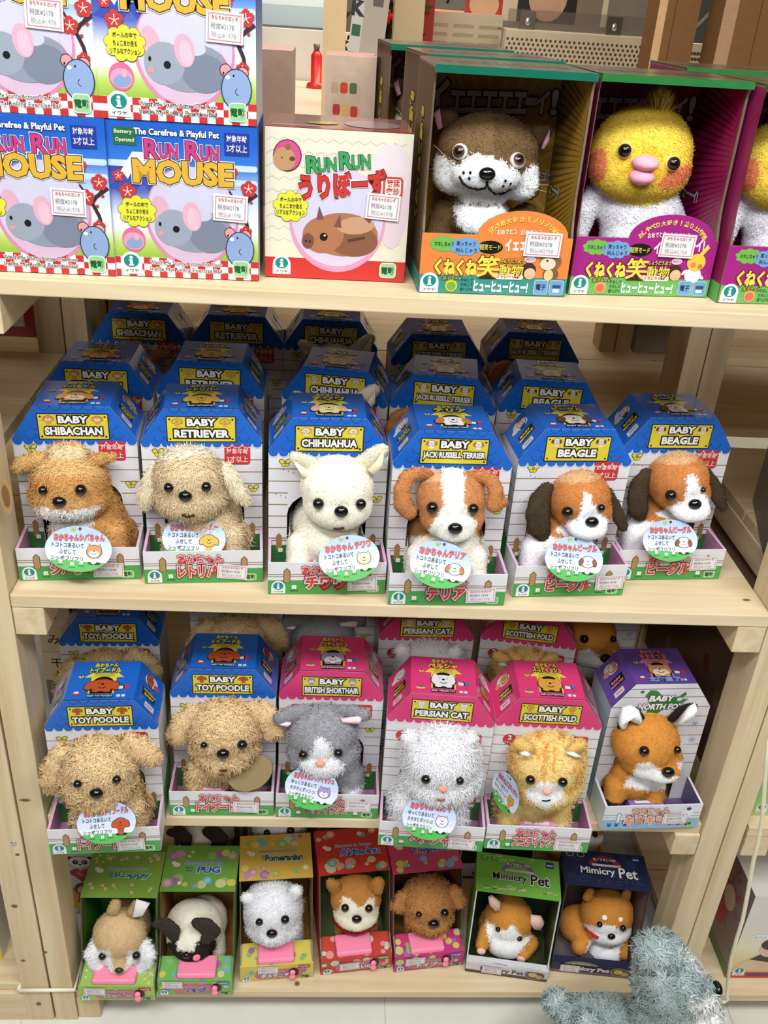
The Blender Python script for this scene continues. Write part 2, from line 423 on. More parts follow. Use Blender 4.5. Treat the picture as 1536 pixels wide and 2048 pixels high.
def inside(kind, loc, rz, q):
    """keeps a toy's skin clear of the carton it sits in"""
    c, d = cos(rz), sin(rz); h = q['W']/2
    def f(P, m):
        X, Y, Zz = P[:, 0]-loc[0], P[:, 1]-loc[1], P[:, 2]-loc[2]
        x, y, z = c*X+d*Y, -d*X+c*Y, np.maximum(Zz, .0022+m)
        if kind == 'house':
            low = z < .048; x = np.where(low, np.clip(x, -h+.0045+m, h-.0045-m), x); y = np.where(low, np.maximum(y, .0025+m), y)
            ax = np.abs(x)/(.0485-m); top = .083+.0325*np.sqrt(np.clip(1-ax*ax, 0, 1))-m
            y = np.where((y > .0535-m) & ~((ax < 1) & (z < top)), .0535-m, np.minimum(y, .132-m))
        elif kind == 'cart':
            x = np.clip(x, -h+.0035+m, h-.0035-m); y = np.minimum(y, q['y2']-.003-m)
            y = np.where(z < q['lz'], np.maximum(y, q['ly']+.001+m), y); z = np.where(y > q['y1']-.001, np.minimum(z, q['H']-.0015-m), z)
        else:
            x = np.clip(x, -h+.0035+m, h-.0035-m); y = np.clip(y, .0015+m, .117-m); z = np.minimum(z, .2155-m)
        return np.stack([loc[0]+c*x-d*y, loc[1]+d*x+c*y, loc[2]+z], 1)
    return f
class Toy:
    """a plush animal traced at its real depth; y values are metres behind the shelf's front edge"""
    def __init__(s, name, label, cat, base, group=None):
        s.base = np.asarray(base, float); s.root = thing(name, label, cat, tuple(s.base), 0, group); s.els = []; s.tree = None
    def e(s, px, py, y, r, sc=(1, 1, 1), rot=None):
        c = T(px, py, y); m = r*depth(c)/FPX; s.els.append((c, (m*sc[0], m*sc[1], m*sc[2]), rot)); return c
    def limb(s, pts):
        """pts: (px,py,y,r)"""
        L = []
        for px, py, y, r in pts:
            c = T(px, py, y); m = r*depth(c)/FPX; L.append((c, (m, m, m)))
        s.els += chain(L)
    def skin(s, colf, voxel=0.0032, smooth=5, **k):
        V, F = blob(s.els, voxel, smooth)
        cons = getattr(s, 'cons', None)
        if cons is not None: V = cons(V, .0022)
        s.V = V; s.F = F
        s.tree = BVHTree.FromPolygons([tuple(v) for v in V], F)
        s.body = furry('body', V, F, colf, s.root, s.base, cons=cons, **k)
    def hit(s, px, py):
        d = Vector(ray(px, py)).normalized(); h = s.tree.ray_cast(Vector(CAM), d)
        if h[0] is None: c = T(px, py, 0.05+s.base[1]); return np.array(c), -np.array(d)
        return np.array(h[0]), np.array(h[1])
    def loc(s, p): return tuple(np.asarray(p)-s.base)
    def eye(s, px, py, r, col=(18, 14, 12), out=0.35, rings=None, name='eye', sc=(1, 1, 1)):
        p, n = s.hit(px, py); m = 1.14*r*depth(p)/FPX; tc = (CAM-p)/np.linalg.norm(CAM-p); nn = n*.5+tc*.5; nn /= np.linalg.norm(nn)
        mb = MB(); q = Vector(nn).to_track_quat('Z', 'Y')
        c = p+nn*m*(out+.15)
        rings = rings or [(180, col)]
        def cf(th):
            for lim, cc in rings:
                if math.degrees(th) <= lim: return cc
            return rings[-1][1]
        mb.ell(s.loc(c), (m*sc[0], m*sc[1], m*sc[2]), col, 'gloss', 20, 16, q, cf)
        return mb.build(name, s.root)
    def nose(s, px, py, rx, ry, col=(16, 14, 14), mat='gloss', out=0.25):
        p, n = s.hit(px, py); k = depth(p)/FPX; tc = (CAM-p)/np.linalg.norm(CAM-p)
        mb = MB(); c = p+tc*ry*k*out
        mb.ell(s.loc(c+tc*ry*k*.2), (rx*k*1.07, ry*k*.95, ry*k*1.05), col, mat, 18, 12)
        return mb.build('nose', s.root)
    def spot(s, px, py, r, col, name='spot', mat='felt'):
        p, n = s.hit(px, py); k = depth(p)/FPX; mb = MB(); q = Vector(n).to_track_quat('Z', 'Y')
        mb.ell(s.loc(p+n*.0015), (r*k, r*k, r*k*.35), col, mat, 12, 8, q); return mb.build(name, s.root)
    def curve(s, pts, r, col=(25, 18, 16), name='mouth', lift=0.003):
        Q = []
        for px, py in pts:
            p, n = s.hit(px, py); tc = (CAM-p)/np.linalg.norm(CAM-p); Q.append(s.loc(p+tc*lift))
        mb = MB(); mb.tube(Q, r, col, 'felt', 6); return mb.build(name, s.root)
    def ear(s, pts, colf, flat=0.5, n=1600, L=0.004, w=0.0012, lie=(0, 0, -0.4), jit=0.4, curl=0.0, voxel=0.0026, name='ear'):
        """pts: (px,py,y,r)"""
        Q = []
        for px, py, y, r in pts:
            c = T(px, py, y); m = r*depth(c)/FPX; Q.append((c, (m, m*flat, m)))
        V, F = blob(chain(Q) if len(Q) > 1 else [(Q[0][0], Q[0][1])], voxel, 3)
        cf = colf if callable(colf) else (lambda P, c=np.array(colf, float): np.tile(c, (len(P), 1)))
        s.last = furry(name, V, F, cf, s.root, s.base, n=n, L=L, w=w, lie=lie, jit=jit, curl=curl); return s.last
    def inner(s, pts, y, col, th=0.002, name='ear_lining'):
        """soft felt pad inside an ear, outline in pixels"""
        Q = [T(px, py, y) for px, py in pts]; c = sum(Q)/len(Q)
        mb = MB(); n = len(Q); d = np.array((0, 1, 0))*th
        V = [s.loc(q+d) for q in Q]+[s.loc(q*.82+c*.18-d) for q in Q]
        mb.add(V, [list(range(n)), list(range(2*n-1, n-1, -1))]+[(i, n+i, n+(i+1) % n, (i+1) % n) for i in range(n)], col, 'felt', True)
        return mb.build(name, s.last)
    def tagcard(s, px, py, y, rx, ry, rot, title, lines, fc, tilt=32, back=False, yaw=0, kind='dog', muz=None, earc=None):
        c = T(px, py, y); k = depth(c)/FPX; a, b = rx*k, ry*k
        n = Vector((sin(radians(yaw))*cos(radians(tilt)), -cos(radians(yaw))*cos(radians(tilt)), sin(radians(tilt))))
        u = Vector((0, 0, 1)).cross(n).normalized(); v = n.cross(u); r = radians(rot); u, v = u*cos(r)+v*sin(r), v*cos(r)-u*sin(r)
        mb = MB(); N = 32; P = [Vector(s.loc(c))+u*a*cos(2*pi*i/N)+v*b*sin(2*pi*i/N) for i in range(N)]
        kr = (160, 136, 92)
        mb.add(P+[p-n*.0007 for p in P], [list(range(2*N-1, N-1, -1))]+[(i, N+i, N+(i+1) % N, (i+1) % N) for i in range(N)], kr if not back else kr, 'card')
        A = Art(mb, s.loc(c), u, v, eps=.00018)
        if back: A.ell(0, 0, a, b, (150, 128, 86), 0, n=N)
        else:
            sky = [(178, 206, 242), (188, 212, 243), (206, 222, 246), (226, 234, 248), (238, 242, 250)]
            A.ell(0, 0, a, b, (178, 206, 242), 0, n=N)
            for i in range(1, 5):
                t = math.asin(1-i*.32); A.poly([(a*cos(pi-t+(pi+2*t)*j/20), b*sin(pi-t+(pi+2*t)*j/20)) for j in range(21)], sky[i], 1+i*.2)
            t = -.56; A.poly([(a*cos(pi-t+(pi+2*t)*j/16), b*sin(pi-t+(pi+2*t)*j/16)) for j in range(17)]+[(a*.35, -b*.55), (-a*.2, -b*.5)], (92, 192, 92), 3)
            A.ell(0, b*.88, a*.05, a*.05, (60, 50, 40), 3, n=10)
            A.butterfly(-a*.2, b*.83, a*.07, 3)
            A.text(title, a*.0, b*.5, b*.3, (232, 96, 96), w=a*1.5, out=(150, 40, 45), ow=.04, l=6, bold=.03, a=.05)
            for i, t_ in enumerate(lines): A.text(t_, -a*.32, b*(.14-.28*i), b*.2, (40, 40, 55), w=a*(.95 if len(t_) > 5 else .5), l=5, bold=.012)
            for fx, fy in ((-.5, -.58), (-.15, -.66), (.12, -.58)): A.flower(a*fx, b*fy, a*.055, 4)
            A.ell(a*.5, -b*.58, a*.2, b*.07, (25, 35, 25), 4); A.ell(a*.48, -b*.42, a*.11, b*.2, fc if muz is None else muz, 5)
            A.face(a*.48, -b*.08, a*.22, fc, muz, earc, 6, kind, .85)
        o = mb.build('hang_tag', s.root); return o

def solid(c): return lambda P, c=np.array(c, float): np.tile(c, (len(P), 1))
def patchwork(base, patches, ysplit, noise=1.2, extra=None):
    """coat colours, plus light painted on one crown: patches are (outline in pixels, colour) on the side facing the shelf front"""
    base = np.array(base, float)
    def f(P):
        q = proj(P); q = q+RNG.normal(0, noise, q.shape); c = np.tile(base, (len(P), 1)); fr = P[:, 1] < ysplit
        for sh, col in patches:
            m = (inell(q[:, 0], q[:, 1], *sh[1]) if sh[0] == 'e' else inpoly(q[:, 0], q[:, 1], sh)) & fr
            c[m] = col
        if extra is not None: c = extra(P, q, c)
        return c
    return f
def cr(ox, oy, s, pts): return [(ox+x/s, oy+y/s) for x, y in pts]

# ------------------------------------------------------------------ shop structure
Z1, Z2, Z3, Z4 = 1.237, 0.848, 0.467, 0.067
LIFT = .0009     # card never sits perfectly flat on the boards
def wood(mb, x0, x1, y0, y1, z0, z1, mat, tint=(255, 255, 255)): mb.box(x0, x1, y0, y1, z0, z1, tint, mat, bev=0.0015)
def knots(mb, P, u, v, pts):
    A = Art(mb, P, u, v, 'card', eps=.0003)
    for x, y, rx, ry in pts:
        A.ell(x, y, rx, ry, (178, 140, 92), 1, n=16); A.ell(x, y, rx*.62, ry*.62, (128, 92, 58), 2, n=14)

mb = MB(); mb.box(-3.5, 4.5, -3.0, 7.5, -0.05, 0.0, (232, 230, 218), 'paint')
A = Art(mb, (0, 0, 0), (1, 0, 0), (0, 1, 0), 'paint', eps=.0004)
for k in range(-6, 9): A.rect(k*.6-.001+.13, k*.6+.001+.13, -3, 7.5, (205, 202, 190), 1)
for k in range(-4, 13): A.rect(-3.5, 4.5, k*.6-.001-.2, k*.6+.001-.2, (205, 202, 190), 1)
o = mb.build('floor'); o['kind'] = 'structure'
mb = MB(); mb.box(-3.5, 4.5, 7.4, 7.5, 0, 3, (205, 196, 178), 'paint'); o = mb.build('wall_back'); o['kind'] = 'structure'
mb = MB(); mb.box(-3.5, 4.5, -3, 7.5, 3.0, 3.05, (225, 222, 215), 'paint'); o = mb.build('ceiling'); o['kind'] = 'structure'

def board(name, parent, x0, x1, y0, y1, top, t=0.018, kn=(), tint=(255, 255, 255)):
    mb = MB(); w = (y1-y0)/2
    wood(mb, x0, x1, y0, y0+w-.0015, top-t, top, 'wx', tint); wood(mb, x0, x1, y0+w+.0015, y1, top-t, top, 'wx', tint)
    if kn: knots(mb, (0, 0, top), (1, 0, 0), (0, 1, 0), kn)
    return mb.build(name, parent)
UNIT = thing('shelving_unit', 'pale pine shelving unit with four boards holding boxed plush animals', 'shelving unit', (0, 0, 0))
board('shelf_board', UNIT, -0.3785, 0.5725, 0.002, 0.555, Z1)
board('shelf_board', UNIT, -0.3785, 0.5725, 0.0, 0.56, Z2, kn=[(.553, .035, .006, .003), (.5, .15, .004, .003), (.45, .3, .006, .004)])
board('shelf_board', UNIT, -0.3785, 0.5725, 0.006, 0.56, Z3)
board('shelf_board', UNIT, -0.3785, 0.5725, 0.006, 0.56, Z4, t=.016, kn=[(-.02, .02, .005, .005), (.3, .3, .006, .004)])
def post(parent, x0, x1, y0, y1, z0, z1, kn=(), tint=(255, 255, 255), name='post'):
    mb = MB(); wood(mb, x0, x1, y0, y1, z0, z1, 'wz', tint)
    if kn: knots(mb, ((x0+x1)/2, y0, 0), (1, 0, 0), (0, 0, 1), kn)
    return mb.build(name, parent)
kn_ = lambda xc, *ps: [(T(px, py, 0)[0]-xc, T(px, py, 0)[2], rx, rz) for px, py, rx, rz in ps]
post(UNIT, -0.4145, -0.3795, 0.0, 0.064, 0.0, 2.05, kn=kn_(-.397, (12, 992, .007, .024), (50, 1600, .0085, .003), (91, 1904, .003, .003)))
post(UNIT, 0.5735, 0.6075, 0.0, 0.064, 0.0, Z1-.02)
post(UNIT, -0.4155, -0.3795, 0.471, 0.56, 0.0, 2.05); post(UNIT, 0.5735, 0.6075, 0.471, 0.56, 0.0, Z1-.02)
for zt in (Z1-.018, Z2-.018, Z3-.018):
    for x0 in (-0.3785, 0.5345):
        mb = MB(); wood(mb, x0, x0+.038, 0.001, 0.556, zt-.042, zt-.0005, 'wy'); mb.build('crossbar', UNIT)
for x0 in (-0.3785, 0.5345):
    for y0 in (0.004, 0.5): post(UNIT, x0, x0+.036, y0, y0+.045, 0.0, Z4-.0165, name='foot')
# neighbouring units left, right and behind
LEFT = thing('shelving_unit', 'pine shelving unit of the neighbouring bay, joined on the left post', 'shelving unit', (0, 0, 0))
post(LEFT, -0.4605, -0.4175, 0.0, 0.064, 0.0, 2.05, kn=kn_(-.439, (35, 1709, .0035, .003), (29, 1812, .0055, .004), (46, 1921, .004, .003)))
post(LEFT, -0.4585, -0.417, 0.471, 0.56, 0.0, 2.05)
board('shelf_board', LEFT, -1.3, -0.4185, 0.09, 0.47, 0.985, kn=[(-.47, .2, .006, .004)])
board('shelf_board', LEFT, -1.3, -0.4595, 0.006, 0.56, Z1)  # top board out of view, added to keep light off this bay
board('shelf_board', LEFT, -1.3, -0.4595, 0.006, 0.56, Z4+.02, t=.018)
mb = MB(); wood(mb, -1.3, -0.4595, 0.0, 0.03, 0.0, Z4+.0015, 'wx'); mb.build('kick_board', LEFT)
mb = MB(); wood(mb, -0.5, -0.4595, 0.04, 0.515, .92, .966, 'wy'); mb.build('crossbar', LEFT)
RIGHT = thing('shelving_unit', 'pine shelving unit of the neighbouring bay, joined on the right post', 'shelving unit', (0, 0, 0))
post(RIGHT, 0.6095, 0.637, 0.0, 0.064, 0.0, Z1-.02); post(RIGHT, 0.609, 0.645, 0.471, 0.56, 0.0, 1.3)
board('shelf_board', RIGHT, 0.642, 1.5, 0.0, 0.515, Z3); board('shelf_board', RIGHT, 0.642, 1.5, 0.0, 0.515, Z4+.002)
board('shelf_board', RIGHT, 0.6455, 1.5, 0.04, 0.515, Z2); board('shelf_board', RIGHT, 0.642, 1.5, 0.0, 0.515, Z1)  # the upper one is unseen, added to block light into the bay
for z in (Z3, Z2):
    mb = MB(); wood(mb, 0.643, 0.683, 0.001, 0.515, z-.061, z-.0185, 'wy'); mb.build('crossbar', RIGHT)
mb = MB(); wood(mb, 0.642, 1.5, 0.05, 0.08, 0, Z4-.017, 'wx'); mb.build('kick_board', RIGHT)
BACK = thing('shelving_unit', 'pine shelving unit standing behind, its boards lit through the gaps', 'shelving unit', (0, 0, 0))
for z in (Z2, Z3): board('shelf_board', BACK, -0.9, 1.6, 0.60, 1.28, z, kn=[(.63, .75, .006, .004), (.78, .8, .008, .005), (.7, .95, .004, .003), (.93, .8, .006, .004)])
board('shelf_board', BACK, -0.9, 1.6, 0.60, 1.28, Z1-.03)  # hidden top board, added to shade the boards below it
for x in (.59, .757): post(BACK, x, x+.034, 1.0, 1.06, 0, 1.2); post(BACK, x+.036, x+.07, 1.0, 1.06, 0, 1.2)
for x in (-.42,): post(BACK, x, x+.036, .62, .68, 0, 1.2); post(BACK, x+.04, x+.076, .62, .68, 0, 1.2)
mb = MB()
r = [(-.464, -.0035), (-.376, -.0035), (-.376, .0675), (-.464, .0675)]
mb.tube([(x, y, .083+.001*i) for i, (x, y) in enumerate(r)]+[(r[0][0], r[0][1], .083)], .0032, (238, 228, 205), 'plastic', 8)
tag(mb.build('rubber_band'), 'cream rubber band stretched round the foot of the left posts', 'rubber band')
mb = MB(); mb.ell((*T(27, 1687, -.001),)[0:3], (.004, .0015, .004), (190, 190, 190), 'metal'); mb.build('screw', LEFT)
mb = MB(); mb.ell((*T(77, 2008, -.001),)[0:3], (.004, .0015, .004), (120, 110, 100), 'metal'); mb.build('screw', LEFT)

# ------------------------------------------------------------------ cartons
DK = (20, 18, 20)
def place(a, b, z):
    A_, B_ = Z(*a, z), Z(*b, z); c = (A_+B_)/2
    return (c[0], c[1], z+LIFT), math.atan2(B_[1]-A_[1], B_[0]-A_[0])
INK = (15, 15, 20)
def house_box(name, label, loc, rz, st, group):
    """house-shaped card box: open tray in front, gabled back half with an archway"""
    R_ = thing(name, label, 'toy box', loc, rz, group)
    W = .1465; h = W/2; D0 = .055; D1 = .135; H = st.get('H', .223); E = H-.0425; rw = .0445
    cat = st.get('cat'); fox = st.get('fox')
    roof = st['roof']; rdk = tuple(int(v*.72) for v in roof); wall = (236, 233, 236); slat = st.get('slat', (150, 124, 84)); inn = st.get('inn', (214, 150, 190)); grn = st.get('grn', (76, 168, 80))
    # tray
    mb = MB(); t = .0035
    mb.box(-h, h, 0, .0014, 0, .046, wall, cols={'back': inn, 'top': (245, 243, 247)})
    for s in (-1, 1):
        x0, x1 = (s*h, s*(h-t)) if s < 0 else (s*(h-t), s*h)
        mb.box(x0, x1, .0016, D0-.0005, 0, .046, wall, cols={('right' if s < 0 else 'left'): inn, 'top': (226, 180, 210) if not fox else (232, 230, 240)})
    mb.box(-h+t, h-t, .0016, D0-.0005, .0005, .0015, inn)
    A = Art(mb, (0, 0, 0), (1, 0, 0), (0, 0, 1))
    if not fox:
        A.rect(-h, h, .0, .0205, grn, 1)
        for z in (.0255, .0285): A.rect(-h, h, z, z+.0009, slat, 1)
        for x in (-.05, -.019, .019, .05): A.poly([(x-.0042, .017), (x+.0042, .017), (x+.0042, .034), (x, .0385), (x-.0042, .034)], (96, 72, 40), 2); A.poly([(x-.0034, .0175), (x+.0034, .0175), (x+.0034, .0335), (x, .0374), (x-.0034, .0335)], (184, 146, 92), 3)
        for x in (-.041, .041): A.flower(x, .0105, .003, 2)
    else:
        A.rect(-h, h, 0, .019, grn, 1)
        for z in (.0235, .0285): A.rect(-h, h, z, z+.0006, (110, 130, 150), 1)
        A.rrect(-.053, -.047, .013, .033, .0028, (110, 130, 150), 1); A.rrect(-.0522, -.0478, .0137, .0322, .002, (240, 243, 248), 2)
        for x in (-.062, -.051, -.038, .03, .043, .062): A.ell(x, .008, .003, .0025, (50, 80, 120), 2, n=8); A.ell(x-.002, .0115, .0013, .0013, (50, 80, 120), 2, n=6); A.ell(x+.002, .0115, .0013, .0013, (50, 80, 120), 2, n=6)
        A.ell(.052, .03, .009, .008, (246, 246, 250), 2); A.ell(.053, .038, .0035, .003, (30, 40, 80), 3)
    if not fox: A.logo(-.0605, .0105, .0175)
    A.text('あかちゃん', -.004, .035, .0115, st.get('tc', (222, 62, 60)), w=.055, out=(250, 240, 238), ow=.06, out2=(140, 30, 40) if not fox else (120, 60, 40), l=7, bold=.03)
    A.text(st['jp'], -.002, .0175, .0165, st.get('tc', (222, 62, 60)), w=st.get('jw', .058)*1.06, out=(250, 240, 238), ow=.07, out2=(140, 30, 40) if not fox else (120, 60, 40), l=7, bold=.04)
    A.rrect(.0495, .0655, .0025, .0135, .003, (176, 218, 158), 4); A.text('電動', .0575, .008, .0065, (40, 90, 40), w=.012, l=5, bold=.03)
    mb.build('tray', R_)
    # front of the house
    mb = MB(); aw = .05; at = .083
    arch = [(aw*cos(pi*i/12), at+.034*sin(pi*i/12)) for i in range(13)]
    pts = [(-h, 0), (-h, E), (-rw, H), (rw, H), (h, E), (h, 0), (aw, 0)]+arch+[(-aw, 0)]
    mb.prism(pts, D0, D0+.0015, 1, (120, 108, 98), front=wall)
    mb.f[0] = mb.f[0]
    A = Art(mb, (0, D0, 0), (1, 0, 0), (0, 0, 1))
    zs = [E-.026, E-.043, E-.0595, E-.076, E-.0925, E-.109]
    for i, z in enumerate(zs if not fox else [.215, .2, .182, .164, .146, .128, .11, .092, .074]):
        x_ = aw if z < .118 else 0
        hw = h if z < E else h-(z-E)*(h-rw)/(H-E)
        for s in ((-1, 1) if x_ else (0,)):
            a_, b_ = (-hw, hw) if s == 0 else ((-hw, -x_*.99) if s < 0 else (x_*.99, hw))
            A.rect(a_, b_, z, z+.0012, slat, 1)
    if not fox:
        for s in (-1, 1):
            a_, b_ = sorted((s*(h-.0005), s*(aw+.0005)))
            A.rect(a_, b_, .0, .038, (52, 120, 58), 1); A.rect(a_, b_, .0445, .0457, slat, 2); A.rect(a_, b_, .048, .0492, slat, 2); x = s*.06; A.poly([(x-.0035, .031), (x+.0035, .031), (x+.0035, .052), (x, .056), (x-.0035, .052)], (160, 122, 72), 3); A.flower(s*.058, .031, .003, 3)
        if cat: A.ell(-.05, .155, .0095, .0095, (216, 60, 60), 2); A.text('2', -.05, .1585, .0075, (250, 250, 250), l=4, out=INK, ow=.05, bold=.05); A.text('スピード', -.05, .15, .004, (250, 245, 240), w=.014, l=4); A.butterfly(.057, .118, .006)
        else: A.butterfly(-.053, .155, .0065); A.butterfly(.062, .105, .006)
        A.rrect(.027, .0585, .139, .1655, .004, (205, 52, 58), 2); A.text('対象年齢', .0428, .1575, .0075, (250, 225, 220), w=.027, l=3); A.text('3才以上', .0428, .1465, .0085, (250, 225, 220), w=.026, l=3)
        for k in range(3): A.ell(-.055+.006*k, .146-.002*k, .0007, .0007, INK, 2, n=6); A.ell(-.064+.006*k, .112-.002*k, .0007, .0007, INK, 2, n=6)
        A.poly([(-h, E), (h, E), (rw, H), (-rw, H)], roof, 1)
        A.rect(-h, h, E-.0035, E, roof, 1)
        n = 12; r = W/n/2
        for k in range(n): A.ell(-h+r+2*r*k, E-.0035, r, r*.85, roof, 2, t0=pi, t1=2*pi, n=8)
        for k in range(n): A.arc(-h+r+2*r*k, E-.0036, r, r*.9, pi, 2*pi, .0007, (245, 245, 248), 3, 6)
        if not cat:
            for row in range(4):
                z = E+.0035+row*.0125; hw = h-max(0, z-E)*(h-rw)/(H-E)-.004; k0 = int(hw/(2*r))
                for k in range(-k0-1, k0+2):
                    x = (k+(.5 if row % 2 else 0))*2*r*1.05
                    if abs(x) < hw-r*.6: A.arc(x, z+.003, r*1.05, r*1.2, pi, 2*pi, .0008, rdk, 2, 6)
        px0, px1, pz0, pz1 = -.0405, .0405, H-.0425, H-.0105; pc = H-.2235
        A.poly([(px0-.0012, pz0-.0012), (px1+.0012, pz0-.0012), (px1+.0012, pz1+.0012), (px0-.0012, pz1+.0012)], INK, 3)
        A.rect(px0, px1, pz0, pz1, (232, 212, 62), 4)
        for x in (px0+.003, px1-.003):
            for z in (pz0+.003, pz1-.003): A.ell(x, z, .0013, .0013, INK, 5, n=8)
        A.text('BABY', 0, .2065+pc, .0085, (248, 248, 248), w=.033, out=INK, ow=.12, l=8, bold=.045)
        A.text(st['en'], 0, .1915+pc, .0095, (248, 248, 248), w=st.get('ew', .07), out=INK, ow=.12, l=8, bold=.045)
        k_ = 'cat' if cat else 'dog'
        for s in (-1, 1): A.face(s*.0285, .2075+pc, .0047, st['fc'], st.get('mz'), st.get('ec'), 6, k_); A.ell(s*.0285, .2018+pc, .0035, .0018, st['fc'], 5, n=8)
    else:
        A.poly([(-.028, .203), (-.022, .214), (-.012, .213), (-.002, .203), (.01, .2), (.022, .202), (.03, .21), (.033, .206), (.027, .198), (.038, .197), (.022, .184), (.002, .177), (-.004, .17), (-.02, .171), (-.018, .19), (-.024, .2)], (66, 130, 60), 3)
        A.ell(-.033, .211, .003, .0025, (66, 130, 60), 3); A.ell(.024, .197, .004, .003, (235, 235, 240), 4)
        A.text('BABY', -.003, .1995, .0095, (248, 248, 248), w=.034, out=(50, 55, 60), ow=.05, l=8, bold=.05, shear=.12)
        A.text('NORTH FOX', -.001, .1845, .0095, (248, 248, 248), w=.066, out=(50, 55, 60), ow=.05, l=8, bold=.05, shear=.12)
        for x, z in ((-.055, .155), (-.06, .135), (-.055, .12), (.058, .15), (.06, .12)):
            for k in range(3): A.line([(x-.006*cos(k*pi/3), z-.006*sin(k*pi/3)), (x+.006*cos(k*pi/3), z+.006*sin(k*pi/3))], .0012, (150, 180, 220), 2)
    mb.build('front_panel', R_)
    # sides, back, floor
    mb = MB()
    for s in (-1, 1):
        x0, x1 = sorted((s*h, s*(h-.0015)))
        mb.box(x0, x1, D0+.0015, D1, 0, E, (226, 224, 228) if not fox else (190, 200, 210))
        a_ = Art(mb, (s*h, (D0+D1)/2, 0), (0, 1 if s > 0 else -1, 0), (0, 0, 1))
        a_.rect(-.039, .039, 0, .055, grn, 1)
        for z in zs: a_.rect(-.039, .039, z, z+.0012, slat, 1)
    mb.box(-h+.0016, h-.0016, D1-.0015, D1, 0, E, (120, 92, 70)); mb.box(-h+.0016, h-.0016, D0+.0016, D1-.0016, .0005, .0015, (150, 140, 130))
    mb.prism([(-h+.002, E), (-rw, H-.002), (rw, H-.002), (h-.002, E)], D1-.0015, D1, 1, roof)
    mb.build('carton', R_)
    # roof
    mb = MB(); fm = 'film'; dkp = (60, 44, 110)
    mb.add([(-rw, D0, H), (rw, D0, H), (rw, D1, H), (-rw, D1, H)], [(0, 1, 2, 3)], roof if not fox else (104, 72, 160), fm)
    for s in (-1, 1):
        q = [(s*h, D0, E), (s*h, D1, E), (s*rw, D1, H), (s*rw, D0, H)]
        mb.add(q, [(0, 1, 2, 3) if s > 0 else (3, 2, 1, 0)], roof if not fox else (104, 72, 160), fm)
    A = Art(mb, (0, (D0+D1)/2, H), (1, 0, 0), (0, 1, 0), fm)
    yl = (232, 212, 62) if not fox else (236, 140, 170)
    A.text('あかちゃん', 0, .031, .0075, yl if not fox else (230, 140, 90), w=.03, out=INK, ow=.09, l=4, bold=.05)
    A.text(st['jp'], 0, .0205, .0105, yl if not fox else (230, 140, 90), w=.04, out=INK, ow=.09, l=4, bold=.05)
    A.poly([(-.026, .006), (-.0175, .015), (.0175, .015), (.026, .006), (.0165, .006), (.0165, -.027), (-.0165, -.027), (-.0165, .006)], yl, 1)
    for k in range(3): A.rect(-.013, .013, .0085+.002*k, .0091+.002*k, (120, 110, 40), 2)
    A.ell(0, -.008, .0145, .0155, (25, 20, 20), 2); A.rect(-.0145, .0145, -.027, -.008, (25, 20, 20), 2)
    A.face(0, -.011, .0165, st['fc'], st.get('mz'), st.get('ec'), 4, 'cat' if (cat or fox) else 'dog', .72)
    for s in (-1, 1): A.ell(s*.007, -.0225, .005, .0028, st['fc'], 5, n=10)
    if fox: A.text('北海道発', 0, -.031, .0095, (130, 170, 220), w=.046, out=(60, 70, 140), ow=.06, l=6, bold=.05)
    else: A.text('BABY '+st['en'], 0, -.0325, .0032, (245, 245, 245), w=.031, out=INK, ow=.25, l=6)
    A.ell(-.031, -.028, .0065, .0022, (205, 50, 55) if not cat else (226, 200, 70), 2, n=12); A.rect(-.034, -.028, -.027, -.0235, (240, 240, 245) if not cat else (70, 110, 160), 3)
    A.rrect(.027, .0355, -.017, -.0105, .002, (210, 55, 60) if not cat else (70, 120, 190), 2); A.rrect(.02, .0275, -.0185, -.0125, .0015, (240, 238, 240), 3); A.rect(.024, .029, -.018, -.011, (25, 25, 45), 2)
    A.line([(.031, -.017), (.031, -.028)], .001, (210, 55, 60), 2); A.butterfly(-.03, .006, .0035)
    A.rrect(.021, .026, -.034, -.0295, .001, (220, 225, 235), 2); A.rrect(.0275, .032, -.034, -.0295, .001, (220, 225, 235), 2)
    sl_ = math.hypot(h-rw, H-E)
    for s in (-1, 1):
        mid = Vector((s*(h+rw)/2, (D0+D1)/2, (E+H)/2)); up = Vector((-s*(h-rw), 0, H-E)).normalized(); uu = Vector((0, s, 0))
        A = Art(mb, mid, uu, up, fm)
        A.rect(-.017 if s > 0 else 0, .0 if s > 0 else .017, -.012, .014, (20, 20, 30), 1)
        x_ = -.0085*s
        A.text('BABY', x_-.003, 0, .004, yl, w=.018, l=2, a=-pi/2*s, bold=.05); A.text(st['en'], x_+.004, 0, .004, yl, w=.024, l=2, a=-pi/2*s, bold=.05)
        A.ell(s*.02, .0, .0105, .0135, (225, 225, 235), 1, a=.5*s); A.face(s*.02, .003, .0085, st['fc'], st.get('mz'), st.get('ec'), 3, 'cat' if (cat or fox) else 'dog'); A.ell(s*.0155, -.011, .005, .006, st['fc'], 2)
        A.rrect(-s*.028-.005, -s*.028+.005, -.013, .006, .0015, (225, 220, 228), 1); A.rect(-s*.028-.0008, -s*.028+.0008, -.009, .003, (205, 80, 90), 2)
    mb.build('roof', R_)
    if st.get('stk'):
        x, z, r_ = st['stk'][:3]
        sticker(R_, (x, -.0022, z), (1, 0, 0), (0, 0, 1), .037, .021, rot=r_)
